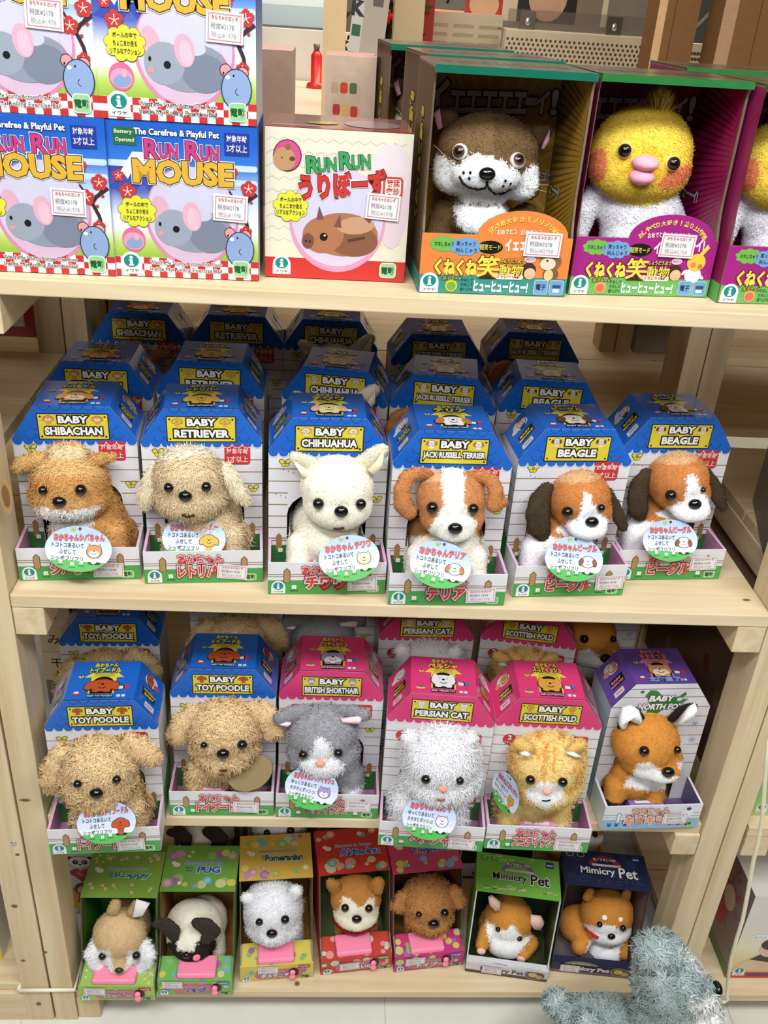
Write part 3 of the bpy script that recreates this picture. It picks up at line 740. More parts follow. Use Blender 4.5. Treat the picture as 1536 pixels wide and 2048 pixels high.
    if st.get('pad'):
        mb = MB(); x, w_, c_ = st['pad']
        mb.box(x-w_/2, x+w_/2, .012, .05, .0016, .034, c_, 'print', bev=.002)
        A = Art(mb, (x, .03, .034), (1, 0, 0), (0, 1, 0)); A.rrect(-w_*.34, w_*.34, -.014, .013, .002, (238, 234, 240), 1); A.text('ご注意', 0, .009, .003, (60, 50, 60), w=.009, l=2)
        for k in range(4): A.rect(-w_*.27, w_*.27-.006*(k % 2), .003-.004*k, .0042-.004*k, (70, 60, 75), 2)
        mb.build('support_block', R_)
    return R_

def plain_box(name, label, loc, rz, W, H, D, group, front, sides, top=None, cat='toy box'):
    R_ = thing(name, label, cat, loc, rz, group); mb = MB(); h = W/2
    mb.box(-h, h, 0, D, 0, H, sides, cols={'top': top or sides, 'front': sides})
    A = Art(mb, (0, 0, 0), (1, 0, 0), (0, 0, 1)); T_ = Art(mb, (0, D/2, H), (1, 0, 0), (0, 1, 0)); S_ = Art(mb, (h, D/2, 0), (0, 1, 0), (0, 0, 1))
    front(A, T_, S_, W, H, D)
    mb.build('carton', R_); return R_

def plum(A, x, y, r, l=4):
    for i in range(5):
        a = pi/2+2*pi*i/5; A.ell(x+r*.58*cos(a), y+r*.58*sin(a), r*.52, r*.52, (202, 58, 52), l, n=10)
    A.ell(x, y, r*.3, r*.3, (202, 58, 52), l, n=8)
    for i in range(5):
        a = pi/2+2*pi*i/5; A.line([(x, y), (x+r*.5*cos(a), y+r*.5*sin(a))], r*.09, (250, 235, 225), l+1); A.ell(x+r*.52*cos(a), y+r*.52*sin(a), r*.09, r*.09, (250, 235, 225), l+1, n=6)
def mouse_art(A, T_, S_, W, H, D):
    h = W/2
    A.vgrad(-h, h, [(.02, (190, 214, 96)), (.04, (236, 240, 214)), (.06, (240, 243, 250)), (.085, (200, 218, 244)), (.11, (60, 128, 216)), (.135, (30, 100, 205)), (H, (28, 96, 200))], 1)
    A.vgrad(-h, -h+.05, [(.06, (240, 243, 250)), (.085, (90, 110, 190)), (.108, (50, 70, 160)), (.11, (50, 70, 160))], 1.3)
    for x0, x1, z in ((.015, .075, .098), (.03, .075, .083), (-.075, -.05, .112), (.045, .075, .112)): A.rrect(x0, x1-.0005, z-.003, z+.003, .003, (205, 224, 246), 1.6)
    A.poly([(-h, .088), (-.05, .108), (-.03, .108), (-.012, .09), (-.02, .09), (-.027, .096), (-.033, .085), (-.04, .094), (-.047, .086), (-.054, .093), (-.06, .085)], (60, 80, 170), 2)
    A.poly([(-.066, .096), (-.058, .108), (-.048, .123), (-.032, .123), (-.02, .104), (-.026, .106), (-.03, .1), (-.036, .108), (-.042, .098), (-.048, .107), (-.054, .097), (-.059, .104)], (246, 247, 252), 2.4)
    A.vgrad(-h, h, [(.0195, (150, 196, 60)), (.034, (196, 218, 110)), (.045, (232, 238, 206))], 2)
    A.ell(.008, .062, .047, .05, (224, 142, 178), 3, n=36); A.ell(.008, .064, .0445, .0475, (216, 206, 228), 3.3, n=36)
    A.ell(.008, .05, .038, .035, (222, 190, 214), 3.6, n=30); A.ell(.012, .074, .03, .028, (214, 210, 232), 3.9, n=30)
    A.o = A.o+A.v*.007
    A.ell(.014, .041, .034, .0205, (148, 156, 172), 5, n=28, a=.12); A.ell(-.011, .044, .019, .0185, (160, 168, 182), 5.3, n=24); A.ell(.026, .037, .021, .017, (128, 136, 154), 5.2, n=24); A.ell(.018, .058, .01, .006, (206, 208, 222), 5.6)
    A.ell(-.023, .062, .0085, .0135, (228, 176, 196), 5, a=.25); A.ell(.008, .056, .0095, .0145, (236, 176, 194), 6, a=.15); A.ell(.009, .054, .006, .011, (244, 196, 208), 6.3, a=.15)
    A.ell(-.0085, .043, .0034, .0034, (20, 18, 22), 6); A.ell(-.0245, .0475, .0014, .0022, (20, 18, 22), 6); A.ell(-.024, .038, .003, .0026, (226, 158, 160), 6); A.line([(.044, .05), (.05, .042), (.053, .04)], .003, (190, 130, 150), 5)
    A.o = A.o-A.v*.007
    A.line([(h-.001, .088), (.056, .075), (.063, .06), (.066, .04)], .0035, (60, 40, 45), 4); A.line([(.056, .075), (.046, .09)], .002, (60, 40, 45), 4); A.line([(.058, .073), (.07, .09)], .002, (60, 40, 45), 4)
    for x, z, r in ((-.063, .1, .0055), (-.055, .085, .008), (.048, .108, .0065), (.0655, .093, .0075), (.052, .078, .0075), (.062, .05, .006)): plum(A, x, z, r, 5)
    for x, z in ((.068, .08), (.062, .07)): A.ell(x, z, .0016, .0016, (200, 60, 60), 5, n=8)
    A.text('The Carefree & Playful Pet', -.004, .1415, .0075, (250, 250, 252), w=.082, out=(30, 30, 60), ow=.06, l=5, bold=.03)
    for t_, x, w_ in (('R', -.026, .0125), ('UN', -.0095, .0175), ('R', .014, .0125), ('UN', .0305, .0175)): A.text(t_, x-.003, .1265 if t_ == 'R' else .125, .0165 if t_ == 'R' else .013, (206, 62, 130), w=w_, out=(90, 20, 50), ow=.03, out2=(246, 246, 250), l=8, bold=.035)
    A.text('MOUSE', .001, .1055, .0205, (226, 178, 58), w=.096, out=(60, 40, 10), ow=.028, out2=(248, 248, 248), l=9, bold=.05)
    A.rect(-.0655, -.0435, .129, .1455, (38, 108, 60), 3); A.text('Battery', -.0555, .141, .0045, (236, 242, 230), w=.017, l=4); A.text('Operated', -.0545, .1335, .0045, (236, 242, 230), w=.018, l=4)
    A.rect(.042, .0665, .124, .145, (36, 56, 150), 3); A.text('対象年齢', .0542, .14, .0062, (245, 245, 250), w=.02, l=4); A.text('3才以上', .0542, .131, .0072, (245, 245, 250), w=.02, l=4)
    A.cloud(-.0465, .066, .019, .0155, (232, 228, 66), (60, 60, 20), 6)
    for i, t_ in enumerate(('ボールの中で', 'ちょこまか走る', 'リアルなアクション')): A.text(t_, -.0465, .073-.0068*i, .0048, (30, 30, 30), w=(.022, .022, .028)[i], l=9)
    A.ell(-.052, .0375, .0118, .0125, (226, 112, 150), 4); A.ell(-.052, .036, .0105, .009, (236, 160, 190), 4.3); A.ell(-.0515, .034, .0085, .0055, (140, 166, 205), 5, a=.2); A.ell(-.049, .0405, .0028, .004, (236, 176, 190), 6)
    for s in (-1, 1): A.ell(.056+s*.008-.002, .0485+(-.002 if s > 0 else 0), .0058, .0058, (60, 45, 50), 6); A.ell(.056+s*.008-.002, .0485+(-.002 if s > 0 else 0), .005, .005, (236, 160, 160), 6.4)
    A.ell(.056, .032, .0148, .0185, (40, 50, 80), 6.8); A.ell(.056, .032, .0138, .0175, (146, 172, 212), 7.2); A.ell(.048, .0425, .0023, .0018, (245, 245, 250), 7.6); A.ell(.0535, .044, .0009, .0012, INK, 7.6, n=8); A.ell(.044, .046, .0009, .0012, INK, 7.6, n=8); A.arc(.058, .03, .003, .003, pi*.6, pi*1.5, .0007, (50, 60, 90), 7.6)
    n = 19; c = W/n
    A.rect(-h, h, 0, .02, (244, 240, 240), 3)
    for r in range(3):
        for k in range(n):
            if (r+k) % 2 == 0: A.rect(-h+k*c, -h+(k+1)*c, r*.0066, (r+1)*.0066, (206, 52, 50), 3.5)
    for i, t_ in enumerate(('Watch Me Scurry Across The Floor', 'Inside My Rolling Exercise Ball')): A.text(t_, 0, .0145-.0068*i, .0055, (70, 50, 40), w=.074, out=(244, 240, 236), ow=.1, l=6, bold=0)
    A.logo(-.056, .0135, .0215, 6); A.rrect(.048, .0655, .003, .0205, .004, (226, 240, 214), 8); A.rrect(.049, .0645, .004, .0195, .0035, (160, 210, 150), 8.4); A.text('電動', .0568, .0115, .0075, (24, 90, 50), w=.0135, l=9, bold=.03)
    S_.vgrad(-D/2, D/2, [(.0, (236, 238, 246)), (.05, (214, 224, 244)), (.11, (70, 120, 200)), (H, (40, 90, 180))], 1); S_.rect(-D/2, D/2, 0, .012, (240, 236, 236), 2)
    T_.rect(-h, h, -D/2, D/2, (50, 110, 205), 1); T_.text('RUN RUN MOUSE', 0, 0, .02, (240, 240, 245), w=.11, l=2)
def boar_art(A, T_, S_, W, H, D):
    h = W/2
    A.rect(-h, h, 0, H, (238, 230, 206), 1)
    for r in range(9):
        z = .04+r*.0125; A.line([(-h+.001+k*.0062, z+(.0018 if k % 2 else -.0018)) for k in range(24)], .0007, (214, 204, 178), 1.5)
    A.rect(-h, h, 0, .0215, (208, 54, 48), 2)
    A.ell(.058, .085, .0165, .05, (230, 210, 216), 2, a=.0); A.ell(.054, .115, .0205, .026, (236, 220, 224), 2.3)
    A.o = A.o+A.v*.012
    A.ell(.0005, .05, .0505, .054, (230, 158, 190), 3, n=36); A.ell(.0005, .053, .048, .051, (222, 206, 230), 3.3, n=36); A.ell(.003, .058, .04, .04, (214, 210, 236), 3.6, n=30)
    A.ell(.007, .036, .037, .0225, (176, 120, 84), 5, n=28); A.ell(.018, .03, .026, .0165, (140, 92, 66), 5.3, n=24); A.ell(-.014, .035, .022, .019, (180, 120, 84), 5.5, n=24, a=.2); A.ell(.02, .046, .02, .009, (206, 158, 124), 5.6, a=.1); A.line([(.012, .03), (.03, .034)], .003, (90, 60, 44), 6)
    A.ell(-.03, .028, .0065, .008, (128, 78, 66), 6); A.ell(-.032, .028, .0012, .0014, (60, 30, 26), 6.4); A.ell(-.028, .0275, .0012, .0014, (60, 30, 26), 6.4); A.ell(-.0135, .033, .0042, .0042, (30, 18, 20), 6.4); A.ell(-.0125, .0345, .0011, .0011, (250, 250, 250), 6.8, n=8)
    for x, z, a_ in ((-.018, .0545, .1), (.0015, .0475, -.15), (.034, .0545, -.7)): A.poly(A.rot([(-.004, -.004), (.004, -.004), (0, .01)], x, z, a_), (130, 80, 70), 6)
    A.o = A.o-A.v*.012
    A.ell(-.0525, .1245, .0145, .0155, (90, 30, 50), 4); A.ell(-.0525, .1245, .0135, .0145, (214, 84, 140), 4.4); A.ell(-.0555, .121, .0115, .011, (196, 150, 108), 4.8, a=-.5); A.ell(-.0475, .1215, .003, .0023, (110, 64, 48), 5.2); A.ell(-.058, .122, .0008, .0008, INK, 5.2, n=6); A.ell(-.052, .1325, .003, .003, (150, 100, 70), 5)
    for t_, x, z, w_ in (('R', -.023, .117, .012), ('UN', -.0085, .1175, .018), ('R', .0105, .1225, .012), ('UN', .026, .122, .018)): A.text(t_, x-.0035, z, .0155 if t_ == 'R' else .0125, (66, 160, 92), w=w_, out=(30, 60, 40), ow=.03, out2=(246, 246, 240), l=8, bold=.035, a=.08)
    A.text('うりぼーず', .0045, .0985, .0235, (206, 56, 48), w=.088, out=(110, 20, 20), ow=.03, out2=(248, 244, 240), l=9, bold=.05, a=.1)
    A.rrect(.0465, .067, .088, .109, .004, (206, 70, 66), 6); A.rrect(.0485, .065, .09, .107, .003, (244, 232, 220), 6.4); A.text('猪猛', .0568, .1025, .0075, (206, 60, 56), w=.0135, l=8, bold=.02); A.text('突珍', .0568, .0945, .007, (206, 60, 56), w=.0135, l=8, bold=.02)
    A.cloud(-.0485, .0745, .018, .0155, (232, 228, 66), (60, 60, 20), 6)
    for i, t_ in enumerate(('ボールの中で', 'ちょこまか走る', 'リアルなアクション')): A.text(t_, -.0485, .0815-.0065*i, .0048, (30, 30, 30), w=(.022, .023, .029)[i], l=9)
    A.logo(-.0575, .0135, .019, 6); A.rrect(.0475, .0655, .004, .0205, .004, (232, 240, 220), 6); A.rrect(.0485, .0645, .005, .0195, .0035, (170, 210, 160), 6.4); A.text('電動', .0565, .012, .0075, (24, 90, 50), w=.0135, l=8, bold=.03)
    T_.mat = 'film'; T_.rect(-h, h, -D/2, D/2, (176, 112, 100), 1); T_.rect(-h, h, -D/2, -D/2+.014, (200, 52, 56), 2); T_.cloud(-.018, -.012, .017, .012, (206, 200, 80), (90, 80, 30), 3); T_.ell(.035, -.005, .03, .03, (196, 160, 165), 3); T_.rect(-h+.006, -.02, -.043, -.038, (236, 220, 220), 4)
    S_.rect(-D/2, D/2, 0, H, (226, 218, 196), 1); S_.rect(-D/2, D/2, 0, .0215, (190, 50, 46), 2)

def window_box(name, label, loc, rz, st, group):
    """tall display carton, open at the front above a printed apron with a domed top"""
    R_ = thing(name, label, 'toy box', loc, rz, group); W = .1595; h = W/2; H = .2165; D = .12; c = st['c']; inn = st['inn']; edge = (128, 108, 84)
    mb = MB()
    for s in (-1, 1):
        x0, x1 = sorted((s*h, s*(h-.0025)))
        pr_ = [(.0, 0), (.0, .063), (.004, .078), (.007, .1), (.006, H-.012), (.002, H), (D, H), (D, 0)]
        mb.prism(pr_, x0, x1, 0, edge)
        a_ = Art(mb, (s*(h-.0025), D/2, 0), (0, -s, 0), (0, 0, 1)); b_ = Art(mb, (s*h, D/2, 0), (0, s, 0), (0, 0, 1))
        q = 1 if s < 0 else -1
        a_.rect(-D/2+.008, D/2-.008, .0, H, inn, 1)
        for k in range(26):
            z = .02+k*.0085; a_.poly([(q*(-(D/2-.009)), z*.55+.06), (q*(D/2-.009), z-.02), (q*(D/2-.009), z-.0165)], st['ray'], 2)
        a_.text('イェーーイ!', q*.03, .094, .012, (205, 198, 200), w=.05, out=(60, 40, 40), ow=.06, l=4, bold=.05)
        b_.rect(-D/2+.006, D/2-.001, 0, H-.002, st['side'], 1); b_.rect(-D/2+.002, D/2, 0, .0195, c[1], 2); b_.text('くねくね笑動物', 0, .12, .02, (225, 205, 60), w=.11, out=INK, ow=.06, l=4, bold=.04, a=pi/2)
    mb.box(-h+.0026, h-.0026, D-.002, D, 0, H, edge, cols={'front': inn}); mb.box(-h+.0026, h-.0026, 0.003, D-.0025, 0, .002, inn)
    mb.build('carton', R_)
    mb = MB(); A = Art(mb, (0, D-.002, 0), (1, 0, 0), (0, 0, 1))
    for k in range(48):
        a_ = 2*pi*k/48; d_ = .02
        x1_, z1_ = .16*cos(a_), .105+.16*sin(a_); A.poly([(.05*cos(a_), .105+.05*sin(a_)), (max(-h+.003, min(h-.003, x1_-d_*.3*sin(a_))), max(.004, min(H-.001, z1_+d_*.3*cos(a_)))), (max(-h+.003, min(h-.003, x1_)), max(.004, min(H-.001, z1_)))], st['ray2'], 1)
    for t_, x, z, hh, w_ in (('イ', -.06, .178, .036, .027), ('ェ', -.036, .176, .02, .016), ('ェ', -.0185, .1765, .02, .016), ('ェ', -.001, .177, .02, .016), ('ェ', .0165, .1775, .02, .016), ('ェ', .033, .178, .02, .014), ('ー', .0455, .18, .005, .012), ('イ', .0565, .18, .022, .016), ('!', .0715, .1805, .024, .005)):
        A.text(t_, x, z, hh, (216, 216, 226), w=w_, out=(50, 40, 40), ow=.05, l=6, bold=.03)
    for x in (-.052, .06): A.text('ヒューヒュー!', x, .105, .014, (180, 176, 190), w=.05, out=(50, 40, 40), ow=.05, l=4, bold=.04)
    mb.build('back_card', R_)
    mb = MB(); mb.box(-h, h, -.001, D, H, H+.0018, edge, 'foil', cols={'top': (96, 84, 66), 'front': st['top']})
    mb.box(-h, h, -.0025, -.0005, H-.005, H+.0016, st['top'], 'foil'); A = Art(mb, (0, D/2, H+.0018), (1, 0, 0), (0, 1, 0), 'foil'); A.text('くねくね笑動物', 0, 0, .03, (120, 110, 80), w=.13, l=1, bold=.03); A.rect(-h, h, -D/2-.001, -D/2+.012, st['top'], 1)
    mb.build('lid', R_)
    # apron
    mb = MB(); dx = .026; dr = .048; az = .0615
    dome = [(dx+dr*cos(pi*i/14), az+.026*sin(pi*i/14)) for i in range(15)]
    mb.prism([(-h, 0), (h, 0), (h, az)]+dome+[(-h, az)], -.0016, 0, 1, (150, 128, 104), front=c[0])
    A = Art(mb, (0, -.0016, 0), (1, 0, 0), (0, 0, 1))
    A.poly([(-h, 0), (h, 0), (h, az)]+dome+[(-h, az)], c[0], .5)
    A.rect(-h, h, 0, .019, c[1], 1)
    A.cloud(-.0565, .051, .015, .0082, (120, 186, 84), (120, 186, 84), 1); A.text('マネしちゃう', -.0565, .051, .0045, (20, 30, 20), w=.02, l=4)
    A.cloud(-.0335, .049, .0165, .0095, (120, 166, 214), (120, 166, 214), 1.4); A.text('笑っちゃう', -.0335, .0522, .0048, (20, 30, 60), w=.02, l=4); A.text('叫んじゃう', -.0325, .0455, .0048, (20, 30, 60), w=.022, l=4)
    A.ell(-.0075, .0495, .0135, .0068, (20, 16, 12), 2); A.text('超笑モード', -.0075, .0495, .006, (236, 222, 90), w=.022, l=4, bold=.01)
    A.text('くねくね', -.042, .0275, .015, (240, 224, 84), w=.044, out=(60, 40, 10), ow=.05, l=6, bold=.06); A.text('笑', -.0075, .0295, .022, (240, 224, 84), w=.023, out=(60, 40, 10), ow=.035, l=6, bold=.022); A.text('動物', .0175, .026, .0135, (240, 224, 84), w=.0255, out=(60, 40, 10), ow=.035, l=6, bold=.012); A.text('しょうどうぶつ', .0175, .0365, .0042, (240, 224, 84), w=.025, out=(60, 40, 10), ow=.1, l=6, bold=.03)
    tx = st['dome']
    for i, ch in enumerate(tx):
        a_ = radians(160-140*i/(len(tx)-1)); A.text(ch, dx+.038*cos(a_), az-.004+.022*sin(a_), .0052, (240, 220, 100), l=4, a=a_*.6-pi/2*.6, bold=.03)
    A.text('おめでとう', .008, .066, .0055, (250, 244, 240), w=.02, l=4, a=.1, bold=.02); A.text('おめでとう', .034, .066, .0055, (250, 244, 240), w=.022, l=4, bold=.02)
    A.text('イェェェェーイ!', .036, .0545, .0115, (250, 248, 246), w=.056, l=4, bold=.05, a=.08)
    A.ell(.036, .0265, .0085, .0085, (70, 44, 34), 3); A.ell(.038, .0235, .0062, .006, (240, 196, 160), 4); A.rect(.033, .041, .0191, .0205, (222, 190, 60), 4); A.ell(.0365, .0385, .0062, .0035, (240, 200, 220), 4); A.text('おめでとう', .0365, .0385, .0028, (90, 40, 60), w=.009, l=5)
    if st['kind'] == 'otter':
        A.ell(.0605, .0235, .0085, .0075, (130, 96, 60), 3); A.ell(.059, .037, .0115, .0095, (140, 104, 64), 4); A.ell(.056, .0345, .0085, .0065, (236, 220, 190), 5); A.ell(.0585, .0225, .005, .006, (230, 210, 150), 4); A.ell(.055, .038, .0014, .001, INK, 6, n=8)
    else:
        A.ell(.058, .024, .0095, .0085, (240, 238, 240), 3); A.ell(.059, .038, .0105, .0095, (238, 206, 64), 4); A.ell(.056, .0355, .003, .003, (236, 130, 130), 5); A.ell(.064, .034, .0025, .0025, (224, 110, 90), 5); A.poly([(.06, .046), (.068, .058), (.071, .054), (.065, .046)], (236, 214, 84), 4); A.ell(.0475, .027, .004, .0018, (240, 238, 240), 4, a=.8); A.ell(.0675, .0225, .004, .0018, (240, 238, 240), 4, a=-.6)
    A.rrect(-.0025, .0315, .0165, .0225, .003, (250, 226, 230), 3); A.text(st['nm'], .0145, .0195, .004, (170, 60, 90), w=.024, l=4)
    A.text('ヒューヒューヒュー!', .0085, .0085, .0105, (250, 250, 250), w=.058, l=4, bold=.05)
    A.ell(-.045, .008, .0065, .0065, (206, 216, 60) if st['kind'] == 'otter' else (240, 176, 90), 3); A.ell(-.045, .0075, .005, .0045, (130, 170, 60) if st['kind'] == 'otter' else (224, 110, 90), 4); A.text('2種のモード', -.045, .0158, .0042, (235, 222, 90), w=.02, out=INK, ow=.1, l=5)
    for i, t_ in enumerate(('マネして', 'マネして', '盛り上げる')): A.text(t_, -.0285, .0145-.005*i, .0036, (20, 50, 40), w=.013, l=4)
    for x in (.052, .069): A.rrect(x-.0078, x+.0078, .0015, .0175, .0025, (196, 214, 236), 3); A.rrect(x-.007, x+.007, .0023, .0167, .002, (110, 166, 214), 4)
    A.text('電子', .052, .0095, .006, (40, 50, 80), w=.0105, l=5, bold=.03); A.rect(.0645, .0735, .009, .0125, (60, 76, 110), 5); A.rect(.0655, .0725, .0045, .008, (225, 235, 245), 5)
    A.logo(-.0685, .0105, .0195, 4)
    mb.build('apron', R_)
    if st.get('stk'): sticker(R_, (st['stk'][0], -.0042, st['stk'][1]), (1, 0, 0), (0, 0, 1), .039, .025, p1='¥3278', p2='¥2758', rot=st['stk'][2])
    return R_

def cart_box(name, label, loc, rz, st, group):
    """small carton with a lid over the back, low front ledge and open window between"""
    R_ = thing(name, label, 'toy box', loc, rz, group); W = st.get('W', .12); h = W/2; H = st.get('H', .16); y1, y2 = st.get('y1', .065), st.get('y2', .16); fh = st.get('fh', .036); ly = st.get('ly', .04); lz = fh+st.get('lh', .006); c = st['c']; inn = st.get('inn', (96, 120, 60))
    mb = MB()
    for s in (-1, 1):
        x0, x1 = sorted((s*h, s*(h-.002)))
        mb.prism([(.0016, 0), (.0016, fh), (ly*.75, lz+.01), (y1, H), (y2, H), (y2, 0)], x0, x1, 0, st.get('edge', (92, 86, 60)))
        a_ = Art(mb, (s*(h-.002), 0, 0), (0, -s, 0), (0, 0, 1)); a_.poly([(-s*ly, .004), (-s*y2, .004), (-s*y2, H-.002), (-s*(y1+.004), H-.002), (-s*ly, lz+.016)], inn, 1)
        a_ = Art(mb, (s*h, 0, 0), (0, s, 0), (0, 0, 1)); a_.poly([(s*.004, .001), (s*(y2-.001), .001), (s*(y2-.001), H-.002), (s*(y1+.001), H-.002), (s*ly*.75, lz+.006), (s*.004, fh-.002)], c, 1)
    mb.box(-h+.0022, h-.0022, y2-.0015, y2, 0, H, (110, 90, 60), cols={'front': st.get('bk', inn)}); mb.box(-h+.0022, h-.0022, .003, y2-.0016, 0, .0015, inn)
    mb.build('carton', R_)
    mb = MB(); mb.prism([(y1, H), (y1, H+.0015), (y2, H+.0015+st.get('dz', 0)), (y2, H+st.get('dz', 0))], -h-.0005, h+.0005, 0, c)
    L = math.hypot(y2-y1, st.get('dz', 0)); A = Art(mb, (0, y1, H+.0015), (1, 0, 0), (0, y2-y1, st.get('dz', 0))); st['lid'](A, W, L); mb.build('lid', R_)
    mb = MB(); mb.prism([(0, 0), (0, fh), (ly, lz), (ly, lz-.0015), (.0015, fh-.0015), (.0015, 0)], -h, h, 0, c)
    A = Art(mb, (0, 0, 0), (1, 0, 0), (0, 0, 1)); B_ = Art(mb, (0, 0, fh), (1, 0, 0), (0, ly, lz-fh)); st['front'](A, B_, W, fh, ly)
    if st.get('jag'): mb.prism([(-h, fh-.003)]+[(-h+W*i/24, fh+.004*sin(pi*i/12)**2+.002) for i in range(25)]+[(h, fh-.003)], -.0012, .0002, 1, (236, 234, 236))
    mb.build('front_panel', R_)
    if st.get('pad'):
        x, w_ = st['pad']; mb = MB()
        mb.box(x-w_/2, x+w_/2, ly*.02, ly*.95, fh+.0015, lz+.0065, (250, 138, 172), 'plastic', bev=.0032); mb.build('pink_pad', R_)
    if st.get('btn'):
        x, z = st['btn']; mb = MB(); A = Art(mb, (x, -.0001, z), (1, 0, 0), (0, 0, 1), eps=.0004); A.ell(.002, 0, .0085, .0105, (60, 26, 34), 3)
        mb.ell((x, -.0055, z-.006), (.0055, .004, .0058), (250, 138, 160), 'plastic'); mb.ell((x, -.0055, z+.005), (.005, .004, .0048), (250, 138, 160), 'plastic'); mb.build('push_button', R_)
    if st.get('stk'): sticker(R_, (st['stk'][0], -.0022, st['stk'][1]), (1, 0, 0), (0, 0, 1), .033, .0175, rot=st['stk'][2])
    return R_

# ------------------------------------------------------------------ second board: puppies in blue houses
BLUE = (22, 104, 206); PINK = (226, 62, 122)
DOGL = ['トコトコあるいて', 'ふせして', 'シッポフリフリ']; CATL = ['ゆっくりあるいて', 'タタタとダッシュ!', 'シッポをクルリン']
G2 = 'blue house-shaped puppy boxes on the second board'; GP2 = 'plush puppies on the second board'
G3 = 'house-shaped boxes on the third board'; GP3 = 'plush animals on the third board'
ST = {
 'shiba': dict(roof=BLUE, en='SHIBACHAN', ew=.066, jp='シバちゃん', jw=.06, fc=(230, 150, 80), mz=(246, 226, 196)),
 'retr': dict(roof=BLUE, en='RETRIEVER', ew=.064, jp='レトリバー', jw=.056, fc=(226, 180, 78)),
 'chi': dict(roof=BLUE, en='CHIHUAHUA', ew=.066, jp='チワワ', jw=.046, fc=(240, 226, 170), ec=(236, 190, 170)),
 'terr': dict(roof=BLUE, en='JACK RUSSELL TERRIER', ew=.075, jp='テリア', jw=.044, fc=(244, 240, 236), ec=(200, 130, 70)),
 'bea': dict(roof=BLUE, en='BEAGLE', ew=.048, jp='ビーグル', jw=.055, fc=(236, 226, 216), ec=(120, 72, 40)),
 'poo': dict(roof=BLUE, en='TOY POODLE', ew=.071, jp='トイプードル', jw=.062, fc=(192, 84, 44)),
 'brit': dict(roof=PINK, cat=1, slat=(190, 120, 110), en='BRITISH SHORTHAIR', ew=.074, jp='ブリティッシュ', jw=.056, fc=(160, 152, 188), mz=(240, 238, 244)),
 'per': dict(roof=PINK, cat=1, slat=(190, 120, 110), en='PERSIAN CAT', ew=.071, jp='ペルシャ', jw=.05, fc=(238, 236, 236)),
 'sco': dict(roof=PINK, cat=1, slat=(190, 120, 110), en='SCOTTISH FOLD', ew=.071, jp='スコティッシュ', jw=.062, fc=(222, 164, 70)),
 'fox': dict(roof=(236, 234, 238), fox=1, slat=(140, 136, 146), inn=(112, 98, 140), grn=(150, 190, 226), en='NORTH FOX', jp='キタキツネ', jw=.072, fc=(222, 150, 100), mz=(246, 232, 216), tc=(238, 150, 100)),
}
B2 = {}
RF = dict(shiba=(147, 812), retr=(404, 817.7), chi=(655, 836.7), terr=(905.6, 862), bea=(1145, 857.6), bea2=(1351, 834), poo=(201, 1400.5), poo2=(453, 1338), brit=(666, 1343), per=(879.5, 1390), sco=(1091, 1397.5), fox=(1309, 1367))   # middle of each roof's front edge
for k, a, b, extra, lab in [
  ('shiba', (33.3, 1164.5), (283.7, 1156), dict(stk=(.035, .015, -.02)), 'blue house-shaped box holding the tan plush puppy, leftmost at the front'),
  ('retr', (289, 1168), (527, 1164), dict(stk=(.035, .0165, -.1)), 'blue house-shaped box holding the cream plush puppy with long floppy ears'),
  ('chi', (535, 1189), (770, 1188), dict(stk=(.044, .0165, .02), pad=(.0, .05, (206, 130, 170))), 'blue house-shaped box holding the white plush puppy with upright ears'),
  ('terr', (774, 1210), (1008, 1212), dict(stk=(.042, .016, .06)), 'blue house-shaped box holding the brown and white puppy with rolled ears'),
  ('bea', (1024, 1195), (1243, 1191), dict(stk=(.052, .021, .05)), 'blue house-shaped box holding the dark-eared puppy beside the brown and white one'),
  ('bea2', (1259, 1163), (1437, 1158.5), dict(stk=(.045, .026, .04)), 'blue house-shaped box set back at the right end of the second board')]:
    st = dict(ST[k.replace('2', '')]); st.update(extra); loc, rz = place(a, b, Z2)
    if k == 'shiba': loc = (loc[0]+.0015, loc[1], loc[2]); rz = radians(4.5)
    if k == 'bea2':
        R_ = Z(1437, 1158.5, Z2); rz = radians(4.2); loc = (R_[0]-.0737*cos(rz), R_[1]-.0737*sin(rz), Z2+LIFT)
    st['H'] = T(*RF[k], loc[1]+.055)[2]-loc[2]; B2[k] = (house_box('toy_box', lab, loc, rz, st, G2), loc, rz)

def std_body(t, X, yb, zs, sx=1.0, legs=True, h=0.0):
    t.els.append((np.array((X, yb+.078, zs+.06+h)), (.042*sx, .05, .044+h*.5), None)); t.els.append((np.array((X, yb+.045, zs+.055+h)), (.038*sx, .03, .035), None))
    if legs:
        for s in (-1, 1):
            t.els += chain([(np.array((X+s*.03*sx, yb+.036, zs+.05)), np.array((.017, .017, .017))), (np.array((X+s*.033*sx, yb+.024, zs+.015)), np.array((.0145, .016, .013)))])
            t.els += chain([(np.array((X+s*.033*sx, yb+.1, zs+.045)), np.array((.018, .018, .018))), (np.array((X+s*.034*sx, yb+.1, zs+.015)), np.array((.0145, .017, .013)))])
    t.els += chain([(np.array((X, yb+.11, zs+.085)), np.array((.008, .008, .008))), (np.array((X, yb+.122, zs+.105)), np.array((.007, .007, .007)))])
TOYS = {}
def toy(k, lab, B, zs, cat='plush dog', name='plush_puppy', grp=GP2):
    loc = B[1]; t = Toy(name, lab, cat, (loc[0], loc[1]+.05, zs+.002), grp); t.yb = loc[1]; t.X = loc[0]; TOYS[k] = t; t.cons = inside('house', loc, B[2], dict(W=.1465)); return t

